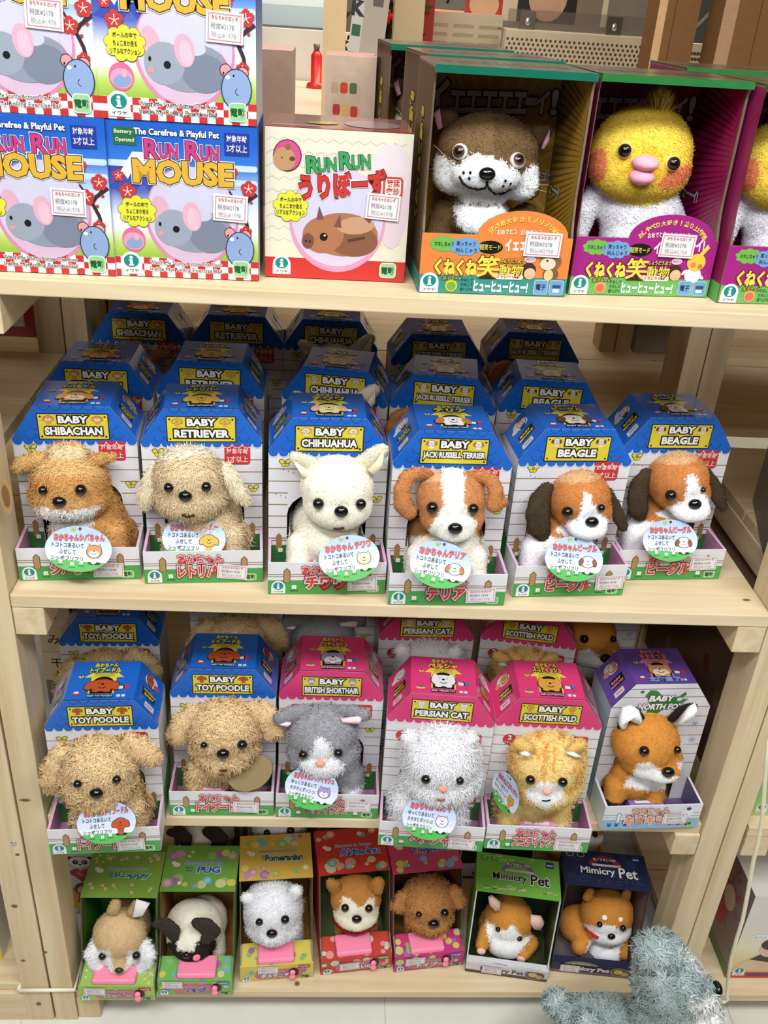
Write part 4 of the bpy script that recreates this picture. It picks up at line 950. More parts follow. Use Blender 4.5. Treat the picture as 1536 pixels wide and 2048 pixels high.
# tan puppy
t = toy('shiba', 'tan plush puppy with white muzzle and ears folded out sideways', B2['shiba'], Z2); y = t.yb+.038
t.e(141, 965, y, 76, (1, .85, .86)); t.e(141, 990, y-.003, 78, (1.04, .8, .62)); t.e(122, 1012, y-.016, 44, (1.25, .8, .6)); t.e(136, 905, y+.004, 34, (1.2, .9, .6))
std_body(t, t.X+.006, t.yb, Z2, 1.05)
c_ = lambda p: cr(0, 740, 4.653, p)
t.skin(patchwork((208, 154, 92), [(c_([(250, 980), (1080, 980), (1080, 640), (250, 640)]), (218, 178, 118)), (c_([(480, 830), (780, 830), (820, 700), (450, 700)]), (230, 204, 158)), (c_([(285, 1250), (480, 1290), (620, 1305), (930, 1260), (870, 1370), (860, 1420), (800, 1500), (480, 1500), (400, 1370)]), (246, 242, 238)), (c_([(330, 1160), (480, 1140), (620, 1140), (820, 1170), (760, 1260), (480, 1260)]), (216, 170, 106))], y+.02), n=16000, L=.0072, w=.0011, lie=(0, -.1, -.5), up=.8)
t.ear([(104, 920, y+.004, 15), (75, 920, y, 17), (48, 926, y-.006, 15), (36, 934, y-.01, 10)], (214, 172, 110), .55, n=2200, L=.0055)
t.ear([(176, 922, y+.004, 14), (200, 918, y, 13), (222, 914, y-.004, 9)], (210, 164, 100), .6, n=1800, L=.005)
t.eye(88, 980, 8.5); t.eye(161, 979, 10); t.nose(118.5, 1004, 13, 11); t.curve([(116, 1034), (125, 1036), (133, 1034)], .0011)
t.tagcard(157, 1098, t.yb-.014, 66, 46, -2, 'あかちゃんシバちゃん', DOGL, (230, 150, 80), muz=(250, 240, 226), kind='cat')
# cream puppy
t = toy('retr', 'cream plush puppy with long shaggy hanging ears and smiling mouth', B2['retr'], Z2); y = t.yb+.038
t.e(378, 955, y, 74, (.95, .85, .92)); t.e(380, 990, y-.004, 74, (1, .8, .66)); t.e(374, 1012, y-.018, 42, (1.35, .7, .62)); t.e(392, 1043, y-.012, 20, (1.1, .8, .7))
std_body(t, t.X-.004, t.yb, Z2, 1.12)
t.skin(patchwork((224, 200, 160), [(cr(270, 750, 4.655, [(270, 660), (720, 660), (760, 780), (600, 740), (380, 770), (240, 800)]), (242, 232, 208))], y+.02), n=16000, L=.0082, w=.0012, lie=(0, -.1, -.6), up=.8)  # pale crown patch puts the light from above into the colour
EC = lambda P: np.tile(np.array((236, 222, 190.)), (len(P), 1))
t.ear([(312, 940, y, 15), (303, 965, y-.004, 18), (294, 990, y-.006, 18), (290, 1003, y-.006, 14)], EC, .55, n=2600, L=.008, w=.0016, lie=(0, 0, -1.0), jit=.3)
t.ear([(452, 938, y, 13), (464, 960, y-.004, 15), (477, 983, y-.006, 15), (487, 997, y-.006, 11)], EC, .55, n=2600, L=.008, w=.0016, lie=(.4, 0, -1.0), jit=.3)
t.eye(339, 974.5, 9); t.eye(411, 973, 9); t.nose(370.5, 992, 13, 11)
t.curve([(365, 1029), (372, 1033), (380, 1033), (388, 1030)], .0018, (70, 40, 28), lift=.006)
t.tagcard(388, 1077, t.yb+.012, 63, 45, 0, 'あかちゃんレトリバー', DOGL, (232, 190, 80), tilt=28)
# white puppy
t = toy('chi', 'white plush puppy with tall upright ears and small open mouth', B2['chi'], Z2); y = t.yb+.036
t.e(674, 972, y, 75, (1, .85, .85)); t.e(676, 1008, y-.006, 72, (.98, .8, .72)); t.e(682, 1036, y-.02, 36, (1.2, .7, .7))
std_body(t, t.X-.004, t.yb, Z2, 1.05)
WC = (248, 242, 222)
t.skin(solid(WC), n=14000, L=.0038, w=.001, lie=(0, -.1, -.3))
t.ear([(638, 940, y+.006, 20), (614, 927, y+.002, 19), (589, 913, y-.004, 12)], solid((246, 236, 210)), .5, n=2000, L=.0035); t.inner([(640, 948), (612, 938), (584, 920), (604, 956), (624, 962)], y-.012, (238, 222, 192))
t.ear([(722, 932, y+.006, 20), (744, 915, y+.002, 20), (764, 899, y-.002, 14)], solid((246, 236, 210)), .5, n=2000, L=.0035); t.inner([(733, 940), (752, 922), (768, 900), (768, 930), (748, 954)], y-.012, (238, 222, 192))
t.eye(638, 1005.5, 10); t.eye(720, 1007, 9.5); t.nose(682.5, 1023, 13.5, 11.5); t.curve([(667, 1057), (675, 1058), (683, 1057), (688, 1056)], .0015, (70, 34, 30))
t.tagcard(698.5, 1116, t.yb-.014, 61, 46, 8, 'あかちゃん チワワ', DOGL, (240, 232, 190), earc=(236, 190, 180), kind='cat')
# brown and white puppy
t = toy('terr', 'brown and white plush puppy with rolled ears, fourth from the left', B2['terr'], Z2); y = t.yb+.036
t.e(902, 995, y, 70, (1, .9, .86)); t.e(904, 1030, y-.008, 66, (1, .85, .74)); t.e(908, 1058, y-.024, 38, (1.12, .8, .7))
std_body(t, t.X, t.yb, Z2, 1.15)
c_ = lambda p: cr(760, 790, 4.654, p)
def terr_extra(P, q, c):
    low = P[:, 2] < Z2+.088; c[low & (q[:, 1] > 1072)] = (246, 240, 226); c[(P[:, 1] > t.yb+.075) & low] = (246, 240, 226); return c
t.skin(patchwork((196, 134, 84), [(c_([(570, 760), (600, 600), (760, 600), (795, 760), (775, 1000), (830, 1100), (905, 1200), (880, 1310), (800, 1420), (620, 1420), (480, 1340), (455, 1250), (540, 1110), (600, 1000)]), (248, 244, 234)), (c_([(430, 800), (560, 800), (580, 640), (420, 640)]), (222, 180, 140))], y+.03, extra=terr_extra), n=15000, L=.0036, w=.001, lie=(0, -.1, -.3))
br = solid((198, 132, 80))
t.ear([(856, 948, y+.002, 12), (835, 945, y-.002, 13), (814, 955, y-.006, 15), (803, 980, y-.012, 16), (806, 1008, y-.014, 19), (818, 1024, y-.014, 16)], br, .6, n=3200, L=.0036)
t.ear([(942, 952, y+.002, 12), (965, 952, y-.002, 13), (984, 962, y-.006, 14), (993, 985, y-.012, 15), (988, 1010, y-.014, 16), (1008, 1003, y-.012, 9)], br, .6, n=3200, L=.0036)
t.eye(866, 1014.5, 10.5); t.eye(945, 1017, 9.5); t.nose(910.5, 1057, 14, 11.5)
t.tagcard(881, 1129.5, t.yb-.014, 62, 47, -9, 'あかちゃんテリア', DOGL, (246, 244, 240), earc=(196, 130, 70))
# two dark-eared puppies
def beagle(k, lab, head, ears, blaze, eyes, nose, tg, dx=0):
    t = toy(k, lab, B2[k], Z2); y = t.yb+.036; (hx, hy, hr) = head
    t.e(hx-4, hy-12, y, hr, (1, .95, .92)); t.e(hx+2, hy+14, y-.004, hr*.97, (1, .85, .74)); t.e(nose[0]-10, nose[1]+10, y-.026, hr*.62, (1.1, .85, .66))
    t.e(hx-22, hy-10, y+.014, hr*.9, (1, .9, .85))
    std_body(t, t.X-.012+dx, t.yb, Z2, 1.05)
    yb = t.yb
    def ex(P, q, c):
        c[(q[:, 1] > hy+hr*1.02) & (P[:, 2] < Z2+.075)] = (240, 236, 238); c[(P[:, 1] > yb+.07) & (P[:, 2] < Z2+.1)] = (240, 236, 238); return c
    t.skin(patchwork((196, 126, 70), [(blaze, (247, 246, 250)), (('e', (hx-14, hy-hr*.95, hr*.9, hr*.3)), (214, 168, 122))], y+.03, extra=ex), n=15000, L=.0036, w=.001, lie=(0, -.1, -.3))
    for e in ears: t.ear([(px, py, y+dy, r) for px, py, dy, r in e], solid((72, 58, 42)), .45, n=3000, L=.0034)
    for e in eyes: t.eye(*e)
    t.nose(*nose); t.tagcard(tg[0], tg[1], t.yb-.014, tg[2], tg[3], tg[4], 'あかちゃんビーグル', DOGL, (246, 240, 232), muz=(246, 244, 240), earc=(150, 92, 54))
beagle('bea', 'brown and white plush puppy with dark hanging ears, fifth from the left', (1164, 1006, 61),
  [[(1093, 978, .0, 16), (1080, 1000, -.004, 22), (1075, 1028, -.008, 25), (1079, 1055, -.01, 23), (1086, 1070, -.01, 15)], [(1216, 982, .004, 9), (1228, 1010, .002, 12), (1240, 1038, -.002, 13), (1247, 1054, -.003, 10)]],
  cr(990, 790, 4.878, [(862, 975), (890, 945), (935, 960), (960, 1060), (1010, 1140), (1125, 1240), (1130, 1330), (1000, 1440), (820, 1430), (640, 1350), (575, 1310), (700, 1250), (800, 1200), (850, 1080)]),
  [(1136, 1022.5, 10), (1201, 1015, 7)], (1184, 1044, 13, 10.5), (1148, 1118, 59, 45, -4))
beagle('bea2', 'brown and white plush puppy with dark ears, rightmost on the second board', (1360, 968, 61),
  [[(1293, 948, .0, 14), (1279, 968, -.004, 19), (1275, 995, -.008, 21), (1277, 1018, -.01, 20), (1281, 1031, -.01, 13)], [(1412, 942, .004, 9), (1427, 968, .002, 13), (1438, 996, -.002, 14), (1447, 1016, -.003, 9)]],
  cr(1190, 760, 4.266, [(775, 830), (810, 800), (855, 805), (880, 880), (910, 950), (985, 1030), (990, 1130), (900, 1230), (760, 1230), (600, 1180), (505, 1140), (640, 1080), (760, 1030), (790, 900)]),
  [(1342.5, 989, 10), (1405, 979, 5)], (1390, 1008.5, 12.5, 10.5), (1340.5, 1081, 56, 42, 0))
# boxes and puppies queued behind
def queue(k, x, yroof, ang, zs, BB, blab, tlab=None, gb=G2, gt=GP2):
    loc = (x, yroof-.955-.055, zs+LIFT); b0, l0, r0 = BB[k]
    dup(b0, loc, radians(ang), blab, gb)
    if tlab:
        t = TOYS[k]; r = dup(t.root, (loc[0]+(t.base[0]-l0[0]), loc[1]+(t.base[1]-l0[1]), t.base[2]+(.009 if k == 'chi' else 0)), 0, tlab, gt)
        return r
for a in [
 ('shiba', -.312, 1.194, 0, 'blue house-shaped box queued directly behind the tan puppy', 'tan plush puppy half hidden behind the front left box, one ear showing'),
 ('retr', -.163, 1.209, 0, 'blue house-shaped box queued directly behind the cream puppy', None),
 ('chi', 0, 1.199, -8, 'blue house-shaped box queued directly behind the white puppy', 'white plush puppy in the second row, ears showing above the box ahead'),
 ('terr', .151, 1.192, -6, 'blue house-shaped box queued directly behind the brown and white puppy', 'brown and white puppy in the second row, one rolled ear showing'),
 ('bea', .306, 1.203, -3, 'blue house-shaped box queued behind the left one of the dark-eared puppies', None),
 ('shiba', -.297, 1.414, 0, 'dim blue house-shaped box deepest on the left, third in its row', 'tan plush puppy deep in the shadow, in the third row on the left'),
 ('retr', -.147, 1.413, 0, 'dim blue house-shaped box third in the row of the cream puppy', 'cream plush puppy in the shadow of the third row'),
 ('chi', 0, 1.408, 0, 'dim blue house-shaped box third in the row of the white puppy', 'white plush puppy in the third row, its ears above the box ahead'),
 ('terr', .168, 1.368, 2, 'dim blue house-shaped box third in the row of the brown and white puppy', None),
 ('terr', .32, 1.398, 0, 'dim blue house-shaped box deepest on the right, third behind the dark-eared puppy', 'brown and white puppy in the third row at the right')]:
    queue(a[0], a[1], a[2], a[3], Z2, B2, a[4], a[5])

# ------------------------------------------------------------------ third board
B3 = {}
for k, a, b, extra, lab in [
  ('poo', (100, 1710), (324, 1702), dict(stk=(.034, .0165, .06)), 'blue house-shaped box overhanging the left end of the third board'),
  ('poo2', (340, 1631), (548, 1632), dict(stk=(.034, .0185, -.05), pad=(-.018, .045, (206, 140, 190))), 'blue house-shaped box holding the curly tan dog with the blank tag'),
  ('brit', (550, 1634), (756, 1638), dict(stk=(.044, .0255, -.03)), 'pink house-shaped box holding the grey and white cat'),
  ('per', (757, 1690), (962, 1704), dict(stk=(.043, .0145, -.02)), 'pink house-shaped box holding the fluffy white cat'),
  ('sco', (967, 1697), (1174, 1706), dict(stk=(.043, .0145, -.02), pad=(.0, .052, (232, 158, 200))), 'pink house-shaped box holding the yellow striped cat'),
  ('fox', (1200, 1660), (1393, 1654), dict(stk=(.035, .02, .02), pad=(-.004, .052, (140, 116, 196))), 'purple and white house-shaped box holding the fox, by the right post')]:
    st = dict(ST[k.replace('2', '')]); st.update(extra); loc, rz = place(a, b, Z3)
    st['H'] = T(*RF[k], loc[1]+.055)[2]-loc[2]; B3[k] = (house_box('toy_box', lab, loc, rz, st, G3), loc, rz)
CURL = dict(n=16000, L=.009, w=.0021, lie=(0, -.1, -.45), jit=.5, curl=.8, shade=.14, blend=.8, up=1.0)
TAN = solid((222, 190, 142))
t = toy('poo', 'curly tan plush dog hanging over the shelf edge at the left', B3['poo'], Z3, grp=GP3); y = t.yb+.036
t.e(200, 1530, y, 74, (1, .9, .9)); t.e(196, 1562, y-.008, 70, (1.08, .8, .72)); t.e(194, 1590, y-.02, 48, (1.15, .8, .7)); std_body(t, t.X, t.yb, Z3, 1.12)
t.skin(TAN, **CURL)
EK = dict(n=3200, L=.009, w=.002, lie=(0, 0, -.6), jit=.5, curl=.7)
t.ear([(128, 1508, y, 20), (113, 1530, y-.004, 22), (103, 1555, y-.008, 20), (101, 1572, y-.008, 13)], TAN, .6, **EK); t.ear([(262, 1487, y+.004, 20), (284, 1500, y, 22), (302, 1514, y-.004, 17)], TAN, .6, **EK)
t.eye(158, 1565, 7.5, out=1.0); t.eye(231.5, 1557, 7.5, out=1.0); t.nose(192.5, 1587, 12.5, 11, out=.9)
t.tagcard(213, 1645, t.yb-.014, 58, 42, 5, 'あかちゃんトイプードル', DOGL, (200, 88, 46), kind='dog')
t = toy('poo2', 'curly tan plush dog with a blank brown tag under its chin', B3['poo2'], Z3, grp=GP3); y = t.yb+.036
t.e(449, 1456, y, 72, (1, .9, .9)); t.e(450, 1490, y-.008, 66, (1.04, .8, .74)); t.e(447, 1512, y-.022, 46, (1.15, .8, .72)); std_body(t, t.X-.004, t.yb, Z3, 1.1)
t.skin(TAN, **CURL)
t.ear([(384, 1430, y, 20), (366, 1448, y-.004, 21), (356, 1470, y-.008, 18)], TAN, .6, **EK); t.ear([(514, 1420, y+.004, 19), (535, 1435, y, 20), (546, 1462, y-.004, 16)], TAN, .6, **EK)
t.eye(410, 1488, 6, out=.9); t.eye(482, 1487, 8.5, out=.9); t.nose(446, 1508, 12, 10.5, out=.9); t.curve([(440, 1540), (447, 1542), (453, 1540)], .0016, (80, 40, 30), lift=.007)
t.tagcard(500, 1546, t.yb+.006, 46, 34, 24, '', [], (0, 0, 0), back=True, tilt=34)
t = toy('brit', 'grey plush cat with white blaze, orange nose and sideways ears', B3['brit'], Z3, 'plush cat', 'plush_cat', GP3); y = t.yb+.036
t.e(645, 1462, y, 70, (1, .9, .86)); t.e(647, 1500, y-.008, 70, (1.04, .8, .74)); t.e(643, 1530, y-.024, 36, (1.25, .8, .68)); std_body(t, t.X+.004, t.yb, Z3, 1.0)
GR = (158, 157, 162); yb3 = t.yb
def brit_extra(P, q, c):
    c[(P[:, 2] < Z3+.042) & (P[:, 1] < yb3+.05)] = (242, 240, 246); return c
t.skin(patchwork(GR, [(cr(530, 1240, 4.876, [(470, 1260), (500, 1150), (560, 1140), (640, 1220), (690, 1330), (780, 1400), (760, 1470), (620, 1560), (520, 1560), (400, 1480), (320, 1400), (430, 1340)]), (250, 250, 252))], y+.03, extra=brit_extra), n=16000, L=.0075, w=.0011, lie=(0, -.1, -.4), up=.75)
t.ear([(612, 1422, y+.002, 16), (586, 1428, y-.004, 18), (560, 1436, y-.01, 14)], solid((150, 149, 155)), .6, n=2000, L=.005); t.inner([(556, 1448), (576, 1453), (584, 1446), (572, 1445)], y-.016, (244, 214, 216))
t.ear([(682, 1424, y+.002, 15), (706, 1424, y-.004, 16), (728, 1430, y-.01, 13)], solid((150, 149, 155)), .6, n=2000, L=.005); t.inner([(680, 1438), (718, 1434), (725, 1438), (722, 1447), (682, 1445)], y-.018, (246, 216, 218))
t.eye(608, 1507, 8, out=.5); t.eye(675, 1504, 8, out=.5); t.nose(640.7, 1527, 9, 7, (244, 160, 124), 'felt', .5)
t.tagcard(623.5, 1576.5, t.yb-.014, 54, 42, -12, 'あかちゃんブリティッシュ', CATL, (170, 158, 206), muz=(244, 242, 248), kind='cat')
t = toy('per', 'fluffy white plush cat with a small orange nose', B3['per'], Z3, 'plush cat', 'plush_cat', GP3); y = t.yb+.036
t.e(882, 1510, y, 76, (1, .9, .88)); t.e(884, 1550, y-.006, 72, (1.05, .85, .74)); t.e(885, 1580, y-.022, 36, (1.25, .8, .7)); std_body(t, t.X-.002, t.yb, Z3, 1.2)
WH = solid((248, 247, 250))
t.skin(WH, n=18000, L=.012, w=.0012, lie=(0, -.15, -.5), jit=.5, shade=.05, up=.9)
t.ear([(826, 1490, y-.012, 13), (820, 1474, y-.01, 14)], WH, .6, n=1500, L=.007); t.ear([(932, 1492, y-.012, 13), (940, 1478, y-.01, 14)], WH, .6, n=1500, L=.007)
t.eye(853.5, 1555, 8.5, out=.9); t.eye(917, 1558, 7.5, out=.9); t.nose(886.5, 1577, 8.5, 7.5, (248, 160, 128), 'felt', 1.0)
t.curve([(873, 1599), (881, 1601), (890, 1599)], .0016, (150, 90, 60), lift=.007)
t.tagcard(858.5, 1636, t.yb-.014, 54.5, 43, -8, 'あかちゃんペルシャ', CATL, (244, 244, 248), kind='cat', earc=(230, 190, 200))
t = toy('sco', 'yellow striped plush cat with folded ears and white muzzle', B3['sco'], Z3, 'plush cat', 'plush_cat', GP3); y = t.yb+.036
t.e(1094, 1522, y, 78, (1.02, .9, .85)); t.e(1094, 1558, y-.006, 74, (1, .85, .74)); t.e(1092, 1588, y-.024, 38, (1.0, .8, .62)); std_body(t, t.X, t.yb, Z3, 1.15)
c_ = lambda p: cr(950, 1230, 4.18, p); YL = (238, 206, 132); OR = (218, 166, 88)
strp = [c_(p) for p in ([(570, 1060), (625, 1060), (610, 1250), (580, 1370), (540, 1370), (560, 1250)], [(660, 1100), (690, 1100), (665, 1300), (640, 1300)], [(300, 1120), (340, 1180), (370, 1290), (330, 1290), (290, 1200)], [(420, 1040), (470, 1060), (560, 1180), (530, 1230), (470, 1130)], [(880, 1160), (910, 1200), (830, 1330), (790, 1330)], [(380, 1280), (430, 1320), (410, 1340), (350, 1300)], [(860, 1300), (910, 1280), (860, 1400), (820, 1430)], [(330, 1420), (420, 1490), (420, 1520), (330, 1460)], [(780, 1450), (860, 1420), (850, 1460), (770, 1500)], [(500, 960), (560, 960), (570, 1050), (520, 1040)], [(700, 960), (760, 1000), (740, 1060), (690, 1040)])]
ys = t.yb
def sco_extra(P, q, c):
    c[(P[:, 2] < Z3+.035) & (P[:, 1] < ys+.045) & (P[:, 0] > t.X)] = (246, 236, 236); return c
t.skin(patchwork(YL, [(s_, OR) for s_ in strp]+[(('e', (1091, 1585, 38, 22)), (250, 248, 248)), (('e', (1090, 1604, 17, 12)), (250, 248, 248))], y+.03, extra=sco_extra), n=16000, L=.0062, w=.0012, lie=(0, -.1, -.4), up=.75)
t.ear([(1040, 1488, y-.016, 15), (1058, 1498, y-.024, 10)], solid((226, 186, 110)), .6, n=1400, L=.004); t.inner([(1038, 1506), (1052, 1504), (1064, 1509), (1055, 1513)], y-.032, (246, 240, 232))
t.ear([(1160, 1490, y-.014, 15), (1143, 1500, y-.022, 10)], solid((226, 186, 110)), .6, n=1400, L=.004); t.inner([(1130, 1504), (1148, 1506), (1166, 1513), (1150, 1514)], y-.03, (246, 240, 232))
t.eye(1062, 1558, 8.5, out=.6); t.eye(1124, 1562, 8.5, out=.6); t.nose(1094.5, 1583, 8.5, 6.5, (246, 166, 150), 'felt', .5); t.curve([(1084, 1601), (1092, 1602), (1101, 1600)], .0009, lift=.004)
t.tagcard(1011, 1585, t.yb+.006, 44, 40, 0, 'あかちゃんスコティッシュ', CATL, (222, 164, 70), kind='cat', yaw=-66, tilt=12)
t = toy('fox', 'orange plush fox with black-backed white ears, looking right', B3['fox'], Z3, 'plush fox', 'plush_fox', GP3); y = t.yb+.04
t.e(1290, 1480, y, 68, (1, .92, .9)); t.e(1300, 1512, y-.006, 62, (1.05, .85, .7)); t.e(1322, 1536, y-.024, 36, (1.1, .95, .72)); t.e(1338, 1546, y-.036, 20, (1, 1, .8)); t.e(1268, 1545, y, 34, (1.2, .8, .7)); std_body(t, t.X-.02, t.yb, Z3, .95)
c_ = lambda p: cr(1150, 1230, 4.552, p); yf = t.yb
def fox_extra(P, q, c):
    c[(P[:, 2] < Z3+.035) & (P[:, 1] < yf+.05)] = (40, 32, 30); return c
t.skin(patchwork((208, 140, 62), [(c_([(560, 1355), (690, 1335), (760, 1400), (860, 1500), (960, 1455), (920, 1580), (640, 1600), (440, 1560), (480, 1480), (530, 1460)]), (246, 243, 242)), (c_([(930, 1345), (1010, 1315), (1005, 1390), (950, 1435)]), (246, 243, 242)), (c_([(600, 900), (860, 900), (860, 840), (600, 840)]), (224, 172, 92))], y+.02, extra=fox_extra), n=15000, L=.004, w=.001, lie=(0, -.1, -.35))
t.ear([(1246, 1452, y, 12), (1252, 1432, y-.002, 15), (1267, 1426, y-.004, 15), (1281, 1438, y-.002, 10)], solid((44, 36, 34)), .45, n=2000, L=.003); t.inner(c_([(395, 1000), (400, 930), (440, 850), (520, 835), (590, 880), (620, 960), (600, 995), (545, 965), (490, 945), (450, 1030), (415, 1045)]), y-.011, (246, 246, 250), .004)
t.ear([(1345, 1436, y+.002, 10), (1362, 1422, y, 12), (1380, 1414, y-.002, 10), (1390, 1412, y-.002, 7)], solid((44, 36, 34)), .5, n=1600, L=.003); t.inner(c_([(920, 990), (1040, 850), (1100, 815), (1120, 850), (1080, 920), (990, 985)]), y-.01, (246, 246, 250), .004)
t.eye(1288.5, 1501, 9); t.eye(1352, 1499, 7); t.nose(1336.5, 1544.5, 12.5, 10.5)
for a in [
 ('poo', -.312, 1.132, 2, 'blue house-shaped box directly behind the overhanging curly tan dog', 'curly tan plush dog in the second row at the left of the third board'),
 ('poo2', -.135, 1.222, 0, 'dim blue house-shaped box behind the curly dog with the blank tag', 'curly tan plush dog in the second row above the blank-tag dog'),
 ('brit', .0145, 1.24, 0, 'dim pink house-shaped box behind the grey and white cat', 'grey plush cat in the shadow behind the front grey cat'),
 ('per', .1625, 1.152, 1, 'pink house-shaped box directly behind the fluffy white cat', 'fluffy white plush cat in the second row, only its crown showing'),
 ('sco', .311, 1.15, -8.7, 'pink house-shaped box standing askew behind the yellow striped cat', 'yellow striped plush cat in the second row, only its crown showing'),
 ('fox', .462, 1.26, 2, 'dim purple and white house-shaped box behind the front fox', 'orange plush fox in the shadow behind the front fox')]:
    queue(a[0], a[1], a[2], a[3], Z3, B3, a[4], a[5], G3, GP3)

# ------------------------------------------------------------------ bottom board: small cartons with walking pets
G4 = 'small open-front cartons on the bottom board'; GP4 = 'small plush animals on the bottom board'
def dots_lid(base, t1, t2, cols, flower=False, seed=1, tcol=(70, 110, 170)):
    def f(A, W, L):
        r = random.Random(seed); h = W/2
        A.rect(-h, h, 0, L, base, 1)
        for i in range(26 if not flower else 34):
            x, y = r.uniform(-h+.006, h-.006), r.choice([r.uniform(.006, L*.28), r.uniform(L*.75, L-.006)])
            if flower: A.flower(x, y, r.uniform(.0016, .003), 2, (214, 190, 150), (220, 120, 110), False)
            else:
                q = min(r.uniform(.0025, .009), y-.0005, L-y-.0005, h-abs(x)-.0005); c = r.choice(cols); A.ell(x, y, q, q, c, 2+i*.03, n=16)
                if i % 5 == 0: A.ell(x, y, q*.6, q*.6, tuple(min(255, v+30) for v in c), 2.9, n=12)
        A.text('Rimosoon de Osanpo', .004, L*.6, .0085, tcol, w=.062, out=(225, 226, 215), ow=.05, l=6)
        A.text('Kyun', -.018, L*.49, .0045, tcol, w=.011, l=6); A.text('Kyun', -.018, L*.43, .0045, tcol, w=.011, l=6)
        A.text(t2, .0135, L*.45, .0125, tcol, w=t1, out=(225, 228, 220), ow=.05, l=7, bold=.04)
        A.ell(-.04, L*.56, .006, .0045, (236, 228, 214), 4, n=12); A.ell(-.045, L*.6, .004, .0035, (236, 228, 214), 5, n=10)
    return f
def dots_front(base, jp, jw, cols, lab=(190, 60, 60), seed=2, flower=False, tc=(236, 236, 246), to=(90, 130, 110)):
    def f(A, B_, W, fh, ly):
        r = random.Random(seed); h = W/2
        A.rect(-h, h, 0, fh, base, 1); B_.rect(-h, h, 0, ly, base, 1)
        for i in range(22):
            x = r.uniform(-h+.005, h-.005)
            for a_, H_ in ((A, fh), (B_, ly)):
                y = r.uniform(.004, H_-.004); q = min(r.uniform(.003, .0075), y-.0003, H_-y-.0003, h-abs(x)-.0003)
                if flower: a_.flower(x, y, .002, 2, (244, 226, 170), (230, 150, 90), False)
                else: a_.ell(x, y, q, q, r.choice(cols), 2+i*.03, n=14)
        A.rrect(-.036, .043, .004, .026, .011, (206, 118, 128), 4)
        A.text('リモコンでおさんぽ', -.006, .0215, .004, (226, 200, 214), w=.038, l=6); A.text(jp, .002, .0125, .0095, tc, w=jw, out=to, ow=.06, l=7, bold=.05)
        A.rrect(.035, .055, fh-.0095, fh-.0025, .002, lab, 5); A.text('対象年齢', .045, fh-.006, .0035, (245, 240, 235), w=.015, l=6)
        A.rrect(.038, .056, .002, .0085, .002, (150, 200, 140), 6); A.text('電動', .047, .0052, .005, (20, 70, 30), w=.012, l=7, bold=.04); A.logo(-.0495, .0075, .0125, 6)
    return f
CC = [(170, 110, 170), (120, 180, 200), (226, 206, 90), (150, 190, 110), (200, 150, 160), (206, 214, 150)]
def mim_lid(base, deco, tcol, tout, rib):
    def f(A, W, L):
        h = W/2; A.rect(-h, h, 0, L, base, 1); r = random.Random(4)
        for i in range(30):
            x, y = r.uniform(-h+.007, h-.007), r.choice([r.uniform(.006, L*.2), r.uniform(L*.83, L-.005)])
            if deco == 'leaf':
                c = r.choice([(206, 222, 120), (60, 120, 110), (190, 200, 150), (210, 190, 130)])
                for s in (-1, 1): A.ell(x+s*.002, y+.001, .0028, .0011, c, 2, a=s*.7, n=8)
                A.line([(x-.004, y-.002), (x+.004, y+.002)], .0006, c, 2)
        if deco != 'leaf':
            for i in range(60):
                x, y = r.uniform(-h+.008, h-.008), r.uniform(.007, L-.007); A.arc(x, y, .005, .004, r.uniform(0, 3), r.uniform(4, 6), .001, (60, 76, 112), 2, 8)
        A.arc(0, L*.44, .028, .028, .45, pi-.45, .007, rib, 3, 10)
        A.text('モノマネしつけ', 0, L*.76, .0055, (240, 230, 225), w=.038, l=5, bold=.03); A.rect(-.022, .026, L*.6-.002, L*.6+.0025, (226, 200, 190), 4)
        A.text('Mimicry', -.014, L*.4, .017, tcol, w=.056, out=tout, ow=.05, l=7, bold=.02); A.text('Pet', .036, L*.42, .02, tcol, w=.03, out=tout, ow=.05, l=7, bold=.02)
        A.rect(h-.022, h-.009, L*.78, L*.94, (40, 60, 130), 4); A.rect(h-.0205, h-.0105, L*.83, L*.86, (230, 230, 240), 5)
        for s in (0, 1): A.arc(-h+.012+s*.018, L*.86, .006, .005, 0, 2*pi, .0008, (40, 70, 30) if deco == 'leaf' else (225, 225, 230), 4, 10)
    return f
def mim_front(base, low, tcol, rib):
    def f(A, B_, W, fh, ly):
        h = W/2; A.rect(-h, h, 0, fh, base, 1); B_.rect(-h, h, 0, ly, base, 1); A.rect(-h, h, 0, .007, low, 2)
        A.ell(-.02, .021, .03, .011, rib, 3, t0=.2, t1=pi-.2); A.text('モノマネしつけ', -.02, .026, .004, (240, 235, 240), w=.03, l=5)
        A.text('Mimicry Pet', -.008, .014, .0115, tcol, w=.072, out=(225, 222, 228), ow=.05, l=7, bold=.02)
        A.ell(.047, .014, .017, .0115, rib, 4); A.ell(.048, .014, .0155, .0098, (120, 96, 76), 5); A.ell(.044, .015, .0075, .0055, (226, 204, 120), 6); A.ell(.055, .011, .006, .0045, (206, 180, 110), 6); A.ell(.043, .016, .001, .001, INK, 7, n=6)
    return f
def lidspan(loc, fa, fb, ba, bb, H):
    f_ = (Z(*fa, Z4+H)+Z(*fb, Z4+H))/2; b_ = (Z(*ba, Z4+H)+Z(*bb, Z4+H))/2
    return f_[1]-loc[1], b_[1]-loc[1]
B4 = {}; CARTQ = {}
